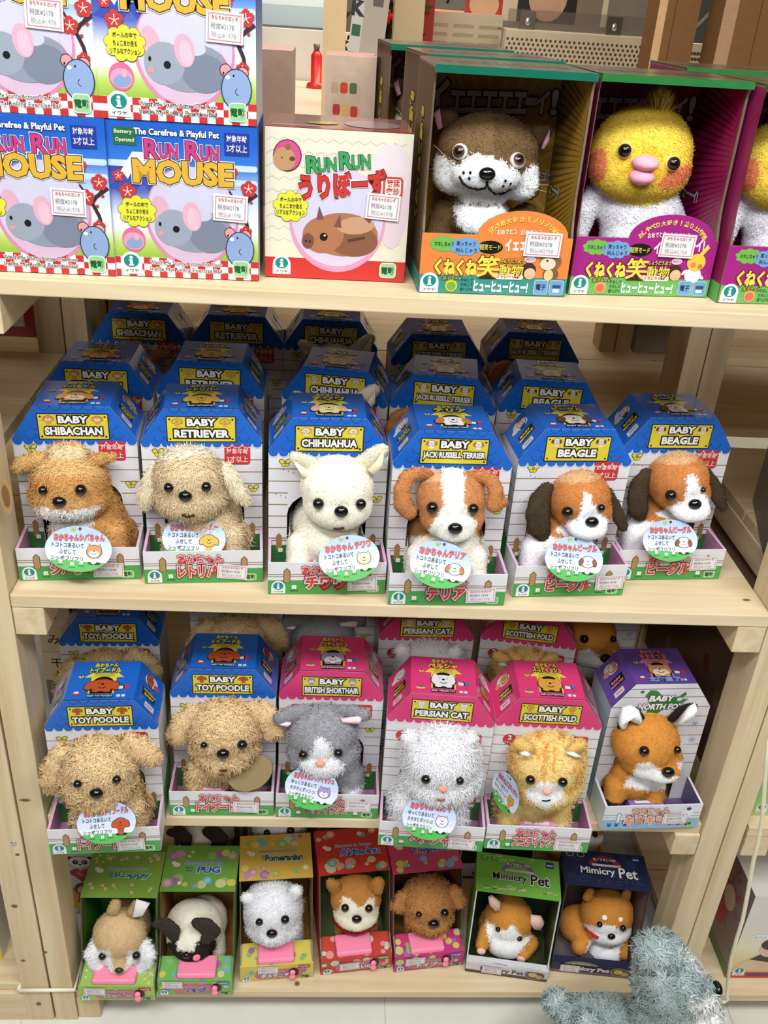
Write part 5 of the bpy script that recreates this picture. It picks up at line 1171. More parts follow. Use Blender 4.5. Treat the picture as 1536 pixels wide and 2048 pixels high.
R4 = [
 ('rop', (159, 2000), (312, 2000), (165, 1796), (315, 1797), (186, 1707), (326, 1704), dict(c=(126, 172, 70), inn=(66, 130, 40), lid=dots_lid((128, 162, 66), .056, 'Roppy', CC, True, 3, (40, 130, 120)), front=dots_front((166, 204, 96), 'ロッピー', .045, CC, flower=True, tc=(180, 226, 206)), pad=(-.004, .068), btn=(.034, .017), stk=(-.034, .0235, -.03), fh=.034), 'green flowered carton holding the fawn animal with white cheeks'),
 ('pug', (316, 1990), (466, 1989), (320, 1785), (470, 1784), (337, 1694), (475, 1693), dict(c=(110, 172, 76), inn=(176, 126, 60), lid=dots_lid((116, 168, 70), .036, 'PUG', CC, False, 5, (40, 90, 190)), front=dots_front((120, 190, 90), 'パグ', .034, CC, (60, 130, 200), 6, tc=(60, 80, 170), to=(225, 226, 240)), pad=(.002, .062), btn=(.032, .019), stk=(-.036, .0275, -.02)), 'green dotted carton holding the cream pup with black ears'),
 ('pom', (482, 1964), (624, 1954), (476, 1762), (620, 1757), (481, 1673), (618, 1668), dict(c=(222, 178, 74), inn=(190, 140, 60), lid=dots_lid((220, 176, 76), .062, 'Pomeranian', CC, False, 7, (30, 90, 70)), front=dots_front((226, 206, 96), 'ポメラニアン', .055, CC, seed=8), pad=(-.001, .06), btn=(.026, .018), stk=(-.014, .0275, -.03)), 'yellow dotted carton holding the fluffy white pup'),
 ('aki', (642, 1950), (781, 1935), (640, 1752), (780, 1741), (632, 1662), (773, 1655), dict(c=(206, 54, 40), inn=(110, 130, 80), lid=dots_lid((206, 56, 44), .066, 'Akita-Inu', [(206, 190, 150), (120, 160, 150), (226, 150, 130), (214, 196, 130)], False, 9, (70, 110, 190)), front=dots_front((206, 70, 56), 'あきたいぬ', .05, [(226, 190, 150), (206, 220, 200), (230, 160, 150)], (80, 160, 80), 10), pad=(-.004, .06), btn=(.028, .019), stk=(-.012, .0165, .04)), 'red dotted carton holding the ginger pup with a collar'),
 ('toy', (786, 1945), (927, 1929), (795, 1749), (927, 1737), (790, 1662), (920, 1652), dict(c=(206, 70, 120), inn=(150, 110, 60), lid=dots_lid((214, 70, 110), .066, 'Toypoodle', CC, False, 11, (60, 70, 160)), front=dots_front((206, 60, 130), 'トイプー', .046, CC, (50, 120, 200), 12), pad=(-.004, .058), btn=(.027, .021), stk=(-.025, .0245, .03)), 'pink dotted carton holding the dark curly pup'),
 ('mim', (928, 1942), (1094, 1965), (951, 1783), (1119, 1803), (951, 1707), (1117, 1721), dict(W=.138, c=(120, 186, 70), edge=(226, 226, 224), inn=(60, 70, 40), bk=(40, 56, 30), H=.172, fh=.026, lh=.001, ly=.012, jag=1, lid=mim_lid((118, 182, 70), 'leaf', (30, 26, 24), (236, 232, 226), (130, 100, 170)), front=mim_front((226, 224, 226), (90, 70, 60), (60, 50, 56), (160, 130, 190)), stk=(-.025, .0135, 0)), 'green carton with white edges holding the orange and white hamster'),
 ('mim2', (1103, 1942), (1260, 1958), (1128, 1765), (1298, 1789), (1120, 1702), (1285, 1710), dict(W=.138, c=(36, 42, 72), edge=(70, 66, 66), inn=(110, 102, 100), bk=(60, 54, 56), H=.19, fh=.026, lh=.001, ly=.012, lid=mim_lid((32, 40, 72), 'swirl', (236, 232, 226), (20, 20, 30), (150, 40, 50)), front=mim_front((36, 40, 70), (120, 104, 110), (225, 222, 228), (150, 150, 90)), stk=(-.038, .0135, 0)), 'navy blue carton holding the orange puppy, beside the right post')]
for k, a, b, fa, fb, ba, bb, st, lab in R4:
    loc, rz = place(a, b, Z4); st.setdefault('H', .16); st['y1'], st['y2'] = lidspan(loc, fa, fb, ba, bb, st['H'])
    st['y2'] = max(st['y2'], st['y1']+.07)
    fh_ = st.get('fh', .036); CARTQ[k] = dict(W=st.get('W', .12), y1=st['y1'], y2=st['y2'], H=st['H'], ly=st.get('ly', .04), lz=fh_+st.get('lh', .006)+(.0085 if st.get('pad') else .004))
    B4[k] = (cart_box('toy_box', lab, loc, rz, st, G4), loc, rz)
def toy4(k, lab, cat='plush dog', name='plush_puppy'):
    loc = B4[k][1]; t = Toy(name, lab, cat, (loc[0], loc[1]+.08, Z4+.002), GP4); t.yb = loc[1]; t.X = loc[0]; TOYS[k] = t; t.cons = inside('cart', loc, B4[k][2], CARTQ[k]); return t
def body4(t, X, yb, sx=1.0, h=0.0):
    t.els.append((np.array((X, yb+.1, Z4+.052+h)), (.038*sx, .042, .04), None))
    for s in (-1, 1): t.els += chain([(np.array((X+s*.024, yb+.075, Z4+.04)), np.array((.013,)*3)), (np.array((X+s*.026, yb+.068, Z4+.014)), np.array((.0125, .0135, .0105)))])
t = toy4('rop', 'fawn and white plush animal with bushy white cheeks, bottom left', 'plush animal', 'plush_animal'); y = t.yb+.055
t.e(240, 1866, y, 50, (1.05, .9, .95)); t.e(240, 1900, y-.01, 40, (1.2, .8, .8)); t.e(239, 1930, y-.03, 21, (1, .95, .85)); body4(t, t.X, t.yb)
c_ = lambda p: cr(120, 1660, 4.267, p)
def rop_c(P):
    q = proj(P)+RNG.normal(0, 1.2, (len(P), 2)); c = np.tile(np.array((216, 184, 138.)), (len(P), 1)); f_ = P[:, 1] < y+.02
    w_ = ((q[:, 1] > 1902-.0024*(q[:, 0]-240)**2*-1.0*-1.0) & f_) & ~inpoly(q[:, 0], q[:, 1], c_([(400, 900), (620, 900), (580, 1060), (560, 1190), (530, 1260), (480, 1260), (450, 1190), (440, 1060)])); c[w_] = (249, 247, 249); return c
t.skin(rop_c, n=13000, L=.005, w=.0011, lie=(0, -.1, -.4))
for s, px in ((-1, 192), (1, 290)): t.ear([(px-s*4, 1890, y-.012, 12), (px+s*3, 1906, y-.018, 15), (px-s*2, 1924, y-.022, 13), (px-s*16, 1938, y-.026, 10)], solid((250, 248, 250)), .8, n=2200, L=.01, lie=(s*.9, 0, -.7), name='cheek_tuft')
t.ear([(226, 1822, y+.006, 12), (232, 1806, y+.012, 10)], solid((196, 162, 118)), .5, n=1100); t.ear([(266, 1826, y+.006, 12), (274, 1808, y+.012, 10)], solid((196, 162, 118)), .5, n=1100); t.inner([(263, 1836), (272, 1800), (300, 1808), (286, 1832)], y-.004, (244, 240, 240))
t.eye(207, 1910, 6.5, out=.6); t.eye(271, 1909.5, 7, out=.6); t.nose(238, 1941, 8, 6, (50, 40, 40), out=.4)
t = toy4('pug', 'cream plush pup bowing its head, black ears and pink tongue'); y = t.yb+.06
t.e(388, 1855, y+.02, 58, (1, .9, 1.05)); t.e(380, 1875, y-.008, 42, (1.1, .9, .8)); t.e(384, 1898, y-.018, 32, (1.2, .8, .65)); body4(t, t.X+.004, t.yb)
c_ = lambda p: cr(120, 1660, 4.267, p)
t.skin(patchwork((236, 228, 208), [(c_([(880, 960), (990, 940), (1000, 1030), (1140, 1040), (1170, 950), (1340, 930), (1330, 1010), (1230, 1130), (960, 1130), (930, 1020)]), (44, 36, 32))], y+.005), n=13000, L=.003, w=.0009, lie=(0, -.1, -.3))
dk = solid((62, 54, 50)); t.ear([(314, 1848, y-.022, 11), (330, 1848, y-.021, 17), (343, 1860, y-.024, 18), (348, 1876, y-.028, 10)], dk, .45, n=2600, L=.003)
t.ear([(396, 1846, y-.02, 14), (410, 1851, y-.024, 20), (424, 1862, y-.026, 18), (412, 1880, y-.03, 12)], dk, .45, n=2600, L=.003)
t.nose(373, 1911, 8, 6.5, out=.5); t.spot(393, 1914, 8, (240, 140, 165), 'tongue')
t = toy4('pom', 'fluffy white plush pup in the yellow carton'); y = t.yb+.055
t.e(545, 1815, y, 56, (1, .9, .98)); t.e(546, 1848, y-.012, 46, (1.15, .8, .8)); t.e(544, 1864, y-.032, 29, (1.05, .8, .8)); body4(t, t.X, t.yb)
t.skin(WH, n=14000, L=.009, w=.0011, lie=(0, -.15, -.4), jit=.45, shade=.05, up=.9)
t.ear([(508, 1806, y-.006, 12), (496, 1796, y-.006, 13)], WH, .6, n=1300, L=.006); t.ear([(582, 1793, y-.006, 12), (592, 1781, y-.006, 12)], WH, .6, n=1300, L=.006)
t.eye(520, 1842, 6.5, out=.7); t.eye(568.5, 1837, 7.5, out=.8); t.nose(543.7, 1867, 10.5, 8.5, out=.9)
t = toy4('aki', 'ginger plush pup with cream face and dark red collar'); y = t.yb+.055
t.e(712, 1795, y, 51, (1, .9, .92)); t.e(712, 1825, y-.014, 42, (1.08, .85, .75)); t.e(713, 1842, y-.03, 22, (1.1, .9, .8)); body4(t, t.X, t.yb)
c_ = lambda p: cr(460, 1640, 4.518, p); OG = (190, 132, 66)
t.skin(patchwork(OG, [(c_([(900, 830), (1000, 800), (1015, 700), (1060, 690), (1130, 760), (1165, 790), (1210, 770), (1260, 700), (1310, 710), (1300, 780), (1380, 810), (1320, 930), (1230, 1010), (1050, 1010), (970, 930)]), (244, 236, 212))], y+.02), n=13000, L=.004, w=.001, lie=(0, -.1, -.4))
t.ear([(676, 1785, y-.004, 13), (667, 1770, y-.006, 14), (660, 1764, y-.008, 8)], solid((186, 130, 66)), .6, n=1500); t.ear([(745, 1775, y-.004, 13), (756, 1765, y-.008, 13), (757, 1782, y-.014, 9)], solid((186, 130, 66)), .6, n=1500)
t.eye(691, 1815, 7); t.eye(736.7, 1816, 7); t.nose(713.5, 1838, 9.5, 8, out=.5)
mb = MB(); mb.tube([t.loc(T(px, py, y-.022+dy)) for px, py, dy in ((668, 1836, .02), (676, 1850, .006), (692, 1862, -.004), (712, 1866, -.008), (732, 1861, -.004), (750, 1848, .008))], .0042, (140, 30, 34), 'felt', 8); mb.build('collar', t.root)
t = toy4('toy', 'dark ginger curly plush pup in the pink carton'); y = t.yb+.055
BRN = solid((190, 132, 76))
t.e(857, 1800, y, 53, (1, .9, .92)); t.e(858, 1830, y-.012, 44, (1.1, .85, .78)); t.e(866, 1846, y-.028, 26, (1.1, .9, .8)); body4(t, t.X, t.yb)
t.skin(BRN, n=14000, L=.008, w=.0017, lie=(0, -.1, -.5), jit=.5, curl=.7, shade=.14, blend=.8, up=.9)
t.ear([(808, 1795, y-.004, 15), (798, 1812, y-.01, 15)], BRN, .6, n=1600, L=.008, w=.0017, curl=.6); t.ear([(908, 1785, y-.004, 14), (916, 1802, y-.01, 14)], BRN, .6, n=1600, L=.008, w=.0017, curl=.6)
t.eye(838.7, 1827, 5.5, out=1.0); t.eye(886.8, 1823.5, 7, out=1.0); t.nose(867.5, 1848, 10.5, 8.5, out=1.0)
t = toy4('mim', 'orange and white plush hamster with pink ears and paws', 'plush hamster', 'plush_hamster'); y = t.yb+.06
t.e(1016, 1838, y+.008, 50, (.98, .9, 1.05)); t.e(1015, 1875, y-.006, 48, (1.05, .85, .75)); t.e(1010, 1905, y+.006, 44, (1.1, .9, .6)); t.els.append((np.array((t.X, t.yb+.075, Z4+.035)), (.04, .035, .034), None))
t.limb([(973, 1862, y-.012, 15), (964, 1890, y-.03, 13)]); t.limb([(1062, 1886, y-.014, 15), (1047, 1908, y-.034, 12)])
c_ = lambda p: cr(770, 1650, 4.151, p)
t.skin(patchwork((208, 142, 62), [(c_([(835, 780), (920, 850), (1000, 880), (1060, 820), (1100, 880), (1140, 930), (1225, 915), (1160, 1010), (1100, 1070), (1090, 1160), (870, 1090), (870, 990), (845, 880)]), (246, 243, 240))], y+.03), n=13000, L=.0036, w=.001, lie=(0, -.1, -.35))
for px, py, r, pts in ((988, 1808, 12, [(976, 1796), (984, 1792), (1002, 1806), (1001, 1820), (990, 1822), (978, 1808)]), (1075, 1846, 14, [(1062, 1832), (1082, 1834), (1090, 1846), (1082, 1860), (1066, 1858), (1059, 1846)])):
    t.ear([(px, py, y-.004, r*.85), (px+1, py+2, y-.002, r*.8)], solid((222, 158, 90)), .35, n=700, L=.002); t.inner(pts, y-.012, (240, 200, 184), .003)
t.eye(996.5, 1858, 4.5); t.eye(1038.5, 1876, 4.5)
for px, py in ((962.5, 1901), (1042, 1917)): t.spot(px, py, 9, (246, 196, 180), 'paw')
t = toy4('mim2', 'orange plush puppy with white brow dots and red collar', ); y = t.yb+.06
t.e(1214, 1826, y, 54, (1, .85, .86)); t.e(1216, 1852, y-.01, 48, (1.05, .8, .66)); t.e(1222, 1868, y-.028, 24, (1.15, .9, .8)); t.e(1213, 1900, y-.014, 38, (1.0, .8, .8)); t.els.append((np.array((t.X-.004, t.yb+.075, Z4+.035)), (.042, .036, .034), None))
t.limb([(1172, 1866, y-.01, 19), (1160, 1892, y-.026, 17)]); t.limb([(1252, 1878, y-.012, 17), (1250, 1904, y-.028, 15)])
c_ = lambda p: cr(1080, 1660, 3.368, p)
t.skin(patchwork((206, 138, 60), [(c_([(290, 625), (390, 655), (430, 635), (500, 645), (560, 680), (640, 640), (600, 720), (545, 780), (460, 790), (400, 740), (330, 690)]), (247, 245, 246)), (c_([(330, 740), (400, 730), (470, 800), (540, 780), (530, 900), (290, 900)]), (246, 244, 246))], y+.03), n=13000, L=.0036, w=.001, lie=(0, -.1, -.35))
t.ear([(1176, 1794, y+.002, 11), (1180, 1783, y+.004, 9)], solid((200, 132, 56)), .5, n=900, L=.003); t.ear([(1250, 1796, y+.004, 11), (1254, 1786, y+.006, 9)], solid((200, 132, 56)), .5, n=900, L=.003)
t.eye(1199.7, 1848, 5); t.eye(1244.8, 1855, 5.5); t.nose(1223, 1873, 7.5, 6); t.spot(1209, 1835, 5.5, (246, 240, 230), 'brow_dot'); t.spot(1240.5, 1838.5, 5, (246, 240, 230), 'brow_dot'); t.curve([(1171, 1856), (1184, 1867), (1197, 1876)], .003, (200, 44, 40), 'collar', lift=.001)
# second row on the bottom board
for k, dx, dy, tl, bl in [('pug', -.005, .175, 'cream and black plush pup in the dark behind the green dotted carton', 'green dotted carton in the dark behind the cream pup'), ('pom', .0, .172, 'fluffy white plush pup in the dark behind the yellow carton', 'yellow dotted carton in the dark behind the fluffy white pup'), ('mim2', -.0, .2, 'orange plush puppy in the dark behind the navy carton', None), ('aki', .01, .175, None, 'red dotted carton in the dark behind the ginger pup'), ('mim', .01, .2, None, 'green carton in the dark behind the hamster')]:
    b0, l0, r0 = B4[k]; t = TOYS[k]
    if bl: dup(b0, (l0[0]+dx, l0[1]+dy, l0[2]), 0, bl, G4)
    if tl: dup(t.root, (t.base[0]+dx, t.base[1]+dy, t.base[2]+(.012 if k != 'mim2' else 0)), 0, tl, GP4)

# ------------------------------------------------------------------ top board
G1 = 'toy cartons on the top board'
MW, MH, MD = .1495, .152, .112
ma, mr = place((230, 551), (516, 563), Z1)
m1 = plain_box('toy_box', 'blue mouse ball carton, bottom of the pair beside the boar carton', ma, mr, MW, MH, MD, G1, mouse_art, (70, 120, 205))
lb, lr = place((-75, 545), (230, 548), Z1); lb = (lb[0]+.003, lb[1], lb[2])
m2 = dup(m1, (lb[0], lb[1], Z1+LIFT), radians(1), 'blue mouse ball carton, bottom of the stack at the far left', G1)
u1 = T(516, 253, ma[1]); m3 = dup(m1, (ma[0]-.001, ma[1]-.001, Z1+LIFT+MH+.0006), mr, 'blue mouse ball carton resting on top of the one beside the boar carton', G1)
m4 = dup(m1, (lb[0]-.002, lb[1]+.004, Z1+LIFT+MH+.0006), radians(1), 'blue mouse ball carton at the top of the far left stack', G1)
for m_, x, z, r_ in ((m1, .047, .0735, -.05), (m2, .034, .0725, -.03), (m3, .046, .0845, -.05), (m4, .03, .0865, -.05)): sticker(m_, (x, -.0026, z), (1, 0, 0), (0, 0, 1), .0345, .0265, p1='¥2178', p2='¥1978', rot=r_)
ua, ur = place((531, 554), (807, 566), Z1)
u_ = plain_box('toy_box', 'cream and red carton showing a boar inside a pink ball', ua, ur, .15, .151, .112, G1, boar_art, (206, 60, 56))
sticker(u_, (.0475, -.0026, .0785), (1, 0, 0), (0, 0, 1), .035, .026, p1='¥2178', p2='¥1978', rot=-.06)
OT = dict(kind='otter', c=((238, 138, 66), (60, 150, 140)), inn=(176, 134, 44), ray=(120, 88, 24), ray2=(196, 156, 60), side=(90, 64, 34), top=(40, 150, 120), dome='うわさ話大好き!ノリノリ部長', nm='ウッソーくん', stk=(.0475, .0545, -.02))
BI = dict(kind='bird', c=((170, 36, 132), (110, 186, 96)), inn=(150, 20, 82), ray=(96, 8, 48), ray2=(176, 40, 110), side=(150, 30, 90), top=(70, 170, 90), dome='おしゃべり大好き!盛り上げ部長', nm='オカメちゃん', stk=(.033, .0555, -.03))
oa, orr = place((835, 584), (1128, 594), Z1); OB = (window_box('toy_box', 'orange-fronted window carton holding the brown plush otter', oa, orr, OT, G1), oa, orr)
ca, crr = place((1132, 588), (1413, 595), Z1); CB = (window_box('toy_box', 'magenta-fronted window carton holding the yellow bird in full view', ca, crr, BI, G1), ca, crr)
b2, br2 = place((1425, 605), (1700, 613), Z1)
b2 = (b2[0]+.003, b2[1], b2[2]); dup(CB[0], b2, br2, 'magenta-fronted window carton cut off by the right edge', G1)
dup(OB[0], (oa[0]+.004, .19, Z1+LIFT), radians(8), 'orange-fronted window carton standing right behind the otter carton', G1)
dup(OB[0], (oa[0]-.028, .36, Z1+LIFT), radians(6), 'orange-fronted window carton third and last behind the otter', G1)
q = Z(1345, 135, Z1+.2165); dup(CB[0], (q[0]+.085, q[1]-.03, Z1+LIFT), radians(4), 'magenta-fronted window carton behind, between the two birds', G1)
def toy1(k, lab, loc, cat, name):
    t = Toy(name, lab, cat, (loc[0], loc[1]+.08, Z1+.003), 'plush animals in window cartons'); t.yb = loc[1]; t.X = loc[0]; TOYS[k] = t; t.cons = inside('window', loc, OB[2] if k == 'otter' else CB[2], dict(W=.1595)); return t
t = toy1('otter', 'brown plush otter with white muzzle and smiling mouth', oa, 'plush otter', 'plush_otter'); y = t.yb+.068
t.e(975, 300, y, 104, (1, .62, .68)); t.e(972, 340, y-.004, 104, (1.04, .6, .58)); t.e(975, 345, y-.028, 62, (1.2, .62, .66)); t.e(905, 352, y-.01, 40, (1, .8, .9)); t.e(1045, 372, y-.01, 38, (1, .8, .8))
t.e(955, 455, y+.012, 74, (1, .6, 1)); t.e(960, 440, y-.008, 56, (1.05, .7, .8)); t.limb([(890, 420, y+.012, 26), (870, 480, y, 24)]); t.limb([(1050, 430, y+.012, 26), (1062, 490, y, 24)])
c_ = lambda p: cr(810, 120, 4.097, p)
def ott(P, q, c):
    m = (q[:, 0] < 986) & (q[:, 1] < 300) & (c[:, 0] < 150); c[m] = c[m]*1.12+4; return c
t.skin(patchwork((104, 80, 52), [(c_([(200, 820), (235, 750), (330, 790), (440, 870), (500, 800), (570, 762), (700, 790), (800, 830), (890, 900), (950, 930), (1060, 850), (1100, 880), (1090, 1000), (1060, 1110), (960, 1180), (850, 1195), (600, 1180), (400, 1160), (280, 1090), (210, 1000)]), (248, 248, 250)), (c_([(400, 1180), (850, 1200), (840, 1290), (760, 1420), (500, 1420), (420, 1330)]), (246, 246, 248))], y+.02, extra=ott), n=22000, L=.0034, w=.0011, lie=(0, -.1, -.3), voxel=.004)
t.ear([(896, 240, y+.008, 22), (880, 226, y+.012, 14)], solid((100, 78, 52)), .5, n=1600, L=.003); t.inner([(866, 226), (876, 262), (886, 256), (880, 216)], y-.004, (206, 150, 160), .004)
t.ear([(1076, 272, y+.008, 20), (1092, 264, y+.01, 14)], solid((104, 80, 54)), .5, n=1600, L=.003); t.inner([(1080, 298), (1100, 258), (1098, 280), (1086, 300)], y+.0, (206, 150, 170), .004)
ER = [(28, (14, 12, 12)), (46, (88, 56, 40)), (50, (30, 20, 16)), (180, (240, 232, 226))]
for px, py, r in ((921, 304, 14.2), (1033, 323, 14.2)): t.eye(px, py, r, out=.12, rings=ER)
t.nose(974.5, 348, 16, 12.5, out=.4)
t.curve([(919, 353), (925, 366), (937, 375), (955, 379), (970, 377), (974, 370), (978, 377), (990, 388), (1006, 387), (1022, 378)], .0013, (24, 20, 20), lift=.0025); t.curve([(974, 360), (974, 372)], .0013, (24, 20, 20), 'mouth_seam', lift=.0025)
for px, py in ((928, 345), (941, 345), (939, 356), (1010, 361), (1020, 366), (1006, 371)): t.spot(px, py, 3, (26, 22, 24), 'whisker_dot')
for (x0, y0), (x1, y1) in (((905, 330), (868, 290)), ((910, 332), (872, 312)), ((1050, 372), (1098, 370)), ((1052, 376), (1094, 384))):
    p, n_ = t.hit(x0, y0); mb = MB(); e_ = T(x1, y1, p[1]-.004); mb.tube([t.loc(p), t.loc((p+e_)/2+np.array((0, -.002, .001))), t.loc(e_)], .0003, (170, 150, 120), 'plastic', 5); mb.build('whisker', t.root)
for dx, dy, l_ in ((.004, .19-oa[1], 'brown plush otter in the carton right behind the front otter'), (-.028, .36-oa[1], 'brown plush otter deepest in its row')):
    dup(t.root, (t.base[0]+dx, t.base[1]+dy, t.base[2]), radians(5), l_, 'plush animals in window cartons')
t = toy1('bird', 'yellow and white plush bird with pink beak, shown whole', ca, 'plush bird', 'plush_bird'); y = t.yb+.066
t.e(1282, 308, y, 104, (1, .62, .9)); t.e(1280, 335, y-.004, 102, (1.02, .6, .72)); t.e(1280, 430, y+.006, 84, (1, .62, .82)); t.e(1285, 470, y+.004, 88, (1, .62, .6))
t.limb([(1192, 390, y+.012, 24), (1168, 425, y+.004, 24), (1160, 465, y-.002, 18)]); t.limb([(1335, 405, y+.012, 24), (1352, 445, y+.004, 22)])
def bird_c(P):
    q = proj(P)+RNG.normal(0, 1.6, (len(P), 2)); c = np.tile(np.array((250, 218, 84.)), (len(P), 1))
    d = np.hypot(q[:, 0]-1286, (q[:, 1]-330)*1.0); c = np.where((d < 48)[:, None], c*np.array((1, .94, .8)), c)
    w_ = (((q[:, 0]-1282)/111)**2+((q[:, 1]-312)/99)**2 > 1.0) & (q[:, 1] > 360); c[w_] = (242, 240, 246)
    f_ = P[:, 1] < y+.02
    for e_ in ((1197, 328, 19, 33), (1352, 353, 38, 18)):
        s_, k_ = (math.sin(-.55), math.cos(-.55)) if e_[0] > 1300 else (0, 1)
        X_, Y_ = (q[:, 0]-e_[0]), (q[:, 1]-e_[1]); u_, v_ = X_*k_+Y_*s_, -X_*s_+Y_*k_
        m = (u_/e_[2])**2+(v_/e_[3])**2 < 1; c[m & f_] = (236, 138, 92)
    return c
t.skin(bird_c, n=22000, L=.0042, w=.0011, lie=(0, -.1, -.3), voxel=.004)
Vq, Fq = blob(chain([(T(1316, 228, y), np.array((.005, .004, .006))), (T(1318, 222, y), np.array((.003, .003, .003)))]), .0022, 2)
furry('crest', Vq, Fq, solid((246, 222, 110)), t.root, t.base, n=1100, L=.02, w=.0012, lie=(.05, 0, 1.5), jit=.3, up=.9)
for px, py, r in ((1250, 301, 13.2), (1344, 327, 13.2)): t.eye(px, py, r, out=.2, rings=[(36, (14, 10, 10)), (56, (70, 44, 30)), (60, (40, 30, 20)), (180, (244, 226, 170))])
p, n_ = t.hit(1286, 340); k_ = depth(p)/FPX; mb = MB(); mb.ell(t.loc(p+np.array((0, -.004, .0075))), (27*k_, .016, 15*k_), (238, 168, 182), 'felt', 20, 12); mb.build('beak', t.root); mb = MB(); mb.ell(t.loc(p+np.array((-.001, -.003, -.0065))), (26*k_, .013, 16*k_), (240, 164, 180), 'felt', 20, 12); mb.build('beak', t.root)
dup(t.root, (t.base[0]+b2[0]-ca[0], t.base[1]+b2[1]-ca[1], t.base[2]), 0, 'yellow and white plush bird cut off by the right edge', 'plush animals in window cartons')

# ------------------------------------------------------------------ walking plush dog on a leash
YD = -.13
t = Toy('plush_dog', 'grey shaggy plush dog on a leash, standing on the floor in front of the shelves', 'plush dog', (T(1250, 2030, YD)[0], YD, 0.0)); y = YD
t.e(1335, 1960, y, 66, (1, .95, 1.1)); t.e(1318, 1905, y+.004, 40, (1.2, 1, .95)); t.e(1330, 2030, y, 64, (1.05, .95, 1.1)); t.e(1385, 1985, y, 40, (1.2, 1, .9)); t.e(1405, 2005, y, 26, (1.1, 1.2, 1.2)); t.e(1408, 2030, y-.01, 30, (1.1, 1.2, 1.2))
t.e(1210, 2040, y+.02, 52, (1.7, .9, .75)); t.e(1155, 2040, y+.03, 42, (1, 1, 1)); t.e(1111, 2004, y+.04, 24, (1, .9, 1.1)); t.limb([(1140, 2030, y+.035, 20), (1118, 2010, y+.04, 20)])
D_ = depth(T(1250, 2030, YD))/FPX; X0 = t.base[0]; 
for px, dy in ((1165, .055), (1175, .0), (1320, .05), (1330, -.02)):
    c0 = T(px, 2050, y+dy); t.els += chain([(c0, np.array((.02, .02, .02))), (np.array((c0[0], c0[1], .022)), np.array((.019, .019, .016)))])
GY = (172, 186, 184)
c_ = lambda p: cr(1080, 1660, 3.368, p)
t.skin(patchwork(GY, [(c_([(930, 840), (1020, 840), (1180, 960), (1170, 1020), (1100, 1010), (1020, 930)]), (238, 240, 238)), (c_([(1020, 1190), (1130, 1140), (1230, 1110), (1230, 1340), (1050, 1340)]), (242, 242, 238)), (c_([(1000, 1140), (1060, 1110), (1130, 1110), (1250, 1100), (1260, 1340), (1040, 1340)]), (244, 244, 240)), (('e', (1382, 2003, 13, 14)), (244, 244, 240)), (c_([(900, 820), (1040, 820), (1190, 950), (1170, 1000), (1080, 970), (980, 910)]), (242, 244, 242))], 9), n=26000, L=.013, w=.0022, lie=(0, -.1, -.4), jit=.55, curl=.8, shade=.1, blend=.8, voxel=.005, up=.9)
t.ear([(1320, 1965, y-.045, 22), (1332, 2000, y-.055, 24), (1340, 2030, y-.058, 20)], solid((166, 180, 178)), .5, n=3000, L=.012, w=.0022, curl=.7)
mb = MB(); mb.ell(t.loc(T(1434, 1978, y-.004)), (10*D_, .012, 14*D_), (16, 15, 16), 'gloss', 18, 12); mb.build('nose', t.root)
mb = MB(); pts = [(1440, 2003), (1449, 2004), (1455, 1999), (1454, 1985), (1457, 1950), (1463, 1915), (1474, 1875), (1485, 1840), (1493, 1800), (1500, 1760), (1507, 1720), (1516, 1685), (1524, 1640), (1528, 1590), (1532, 1530), (1538, 1480)]
mb.tube([t.loc(T(px, py, y+.02-.012*i*(i > 4)*.4)) for i, (px, py) in enumerate(pts)]+[t.loc(np.array(q_)) for q_ in ((.634, -.06, 1.0), (.634, -.012, 1.06), (.634, -.0028, 1.066))], .0026, (226, 220, 190), 'felt', 8); mb.build('leash', t.root)

# ------------------------------------------------------------------ what stands around and behind
def bx(name, label, cat, x0, x1, y0, y1, z0, z1, col, mat='print', cols=None, art=None, group=None, lean=0.0):
    loc = ((x0+x1)/2, (y0+y1)/2, z0); R_ = thing(name, label, cat, loc, lean, group); mb = MB()
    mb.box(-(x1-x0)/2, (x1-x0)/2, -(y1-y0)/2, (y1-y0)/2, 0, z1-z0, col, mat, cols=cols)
    if art:
        A = Art(mb, (0, -(y1-y0)/2, 0), (1, 0, 0), (0, 0, 1), mat); L_ = Art(mb, (-(x1-x0)/2, 0, 0), (0, -1, 0), (0, 0, 1), mat); Q_ = Art(mb, ((x1-x0)/2, 0, 0), (0, 1, 0), (0, 0, 1), mat)
        art(A, L_, Q_, x1-x0, y1-y0, z1-z0)
    mb.build('carton' if 'box' in name else 'body', R_); return R_
# on the top board, behind
def capsule_art(A, L_, Q_, W, D, H):
    A.rrect(-W*.36, W*.2, H*.42, H*.88, .002, (190, 166, 140), 1)
    for i, (x, z, c) in enumerate(((-.3, .8, (176, 150, 110)), (-.12, .8, (196, 60, 50)), (.07, .8, (90, 96, 70)), (-.26, .66, (176, 50, 46)), (-.07, .66, (206, 160, 90)), (.1, .65, (190, 60, 50)), (-.25, .51, (180, 60, 44)), (-.17, .51, (180, 60, 44)), (-.08, .51, (190, 70, 50)), (.1, .51, (120, 122, 130)))): A.rrect(W*(x-.075), W*(x+.075), H*z-H*.035, H*z+H*.035, .003, c, 2)
    A.poly([(-W*.25, 0), (W*.42, 0), (W*.42, H*.32), (0, H*.36), (-W*.05, H*.2), (-W*.2, H*.12)], (170, 40, 36), 1); A.poly([(0, H*.36), (W*.05, H*.3), (-.005, H*.16), (-W*.08, H*.18)], (110, 80, 40), 2); A.poly([(W*.2, H*.15), (W*.42, H*.17), (W*.42, 0), (W*.22, 0)], (206, 110, 60), 2)
a_, b_ = T(652, 112, .44), T(752, 116, .44)
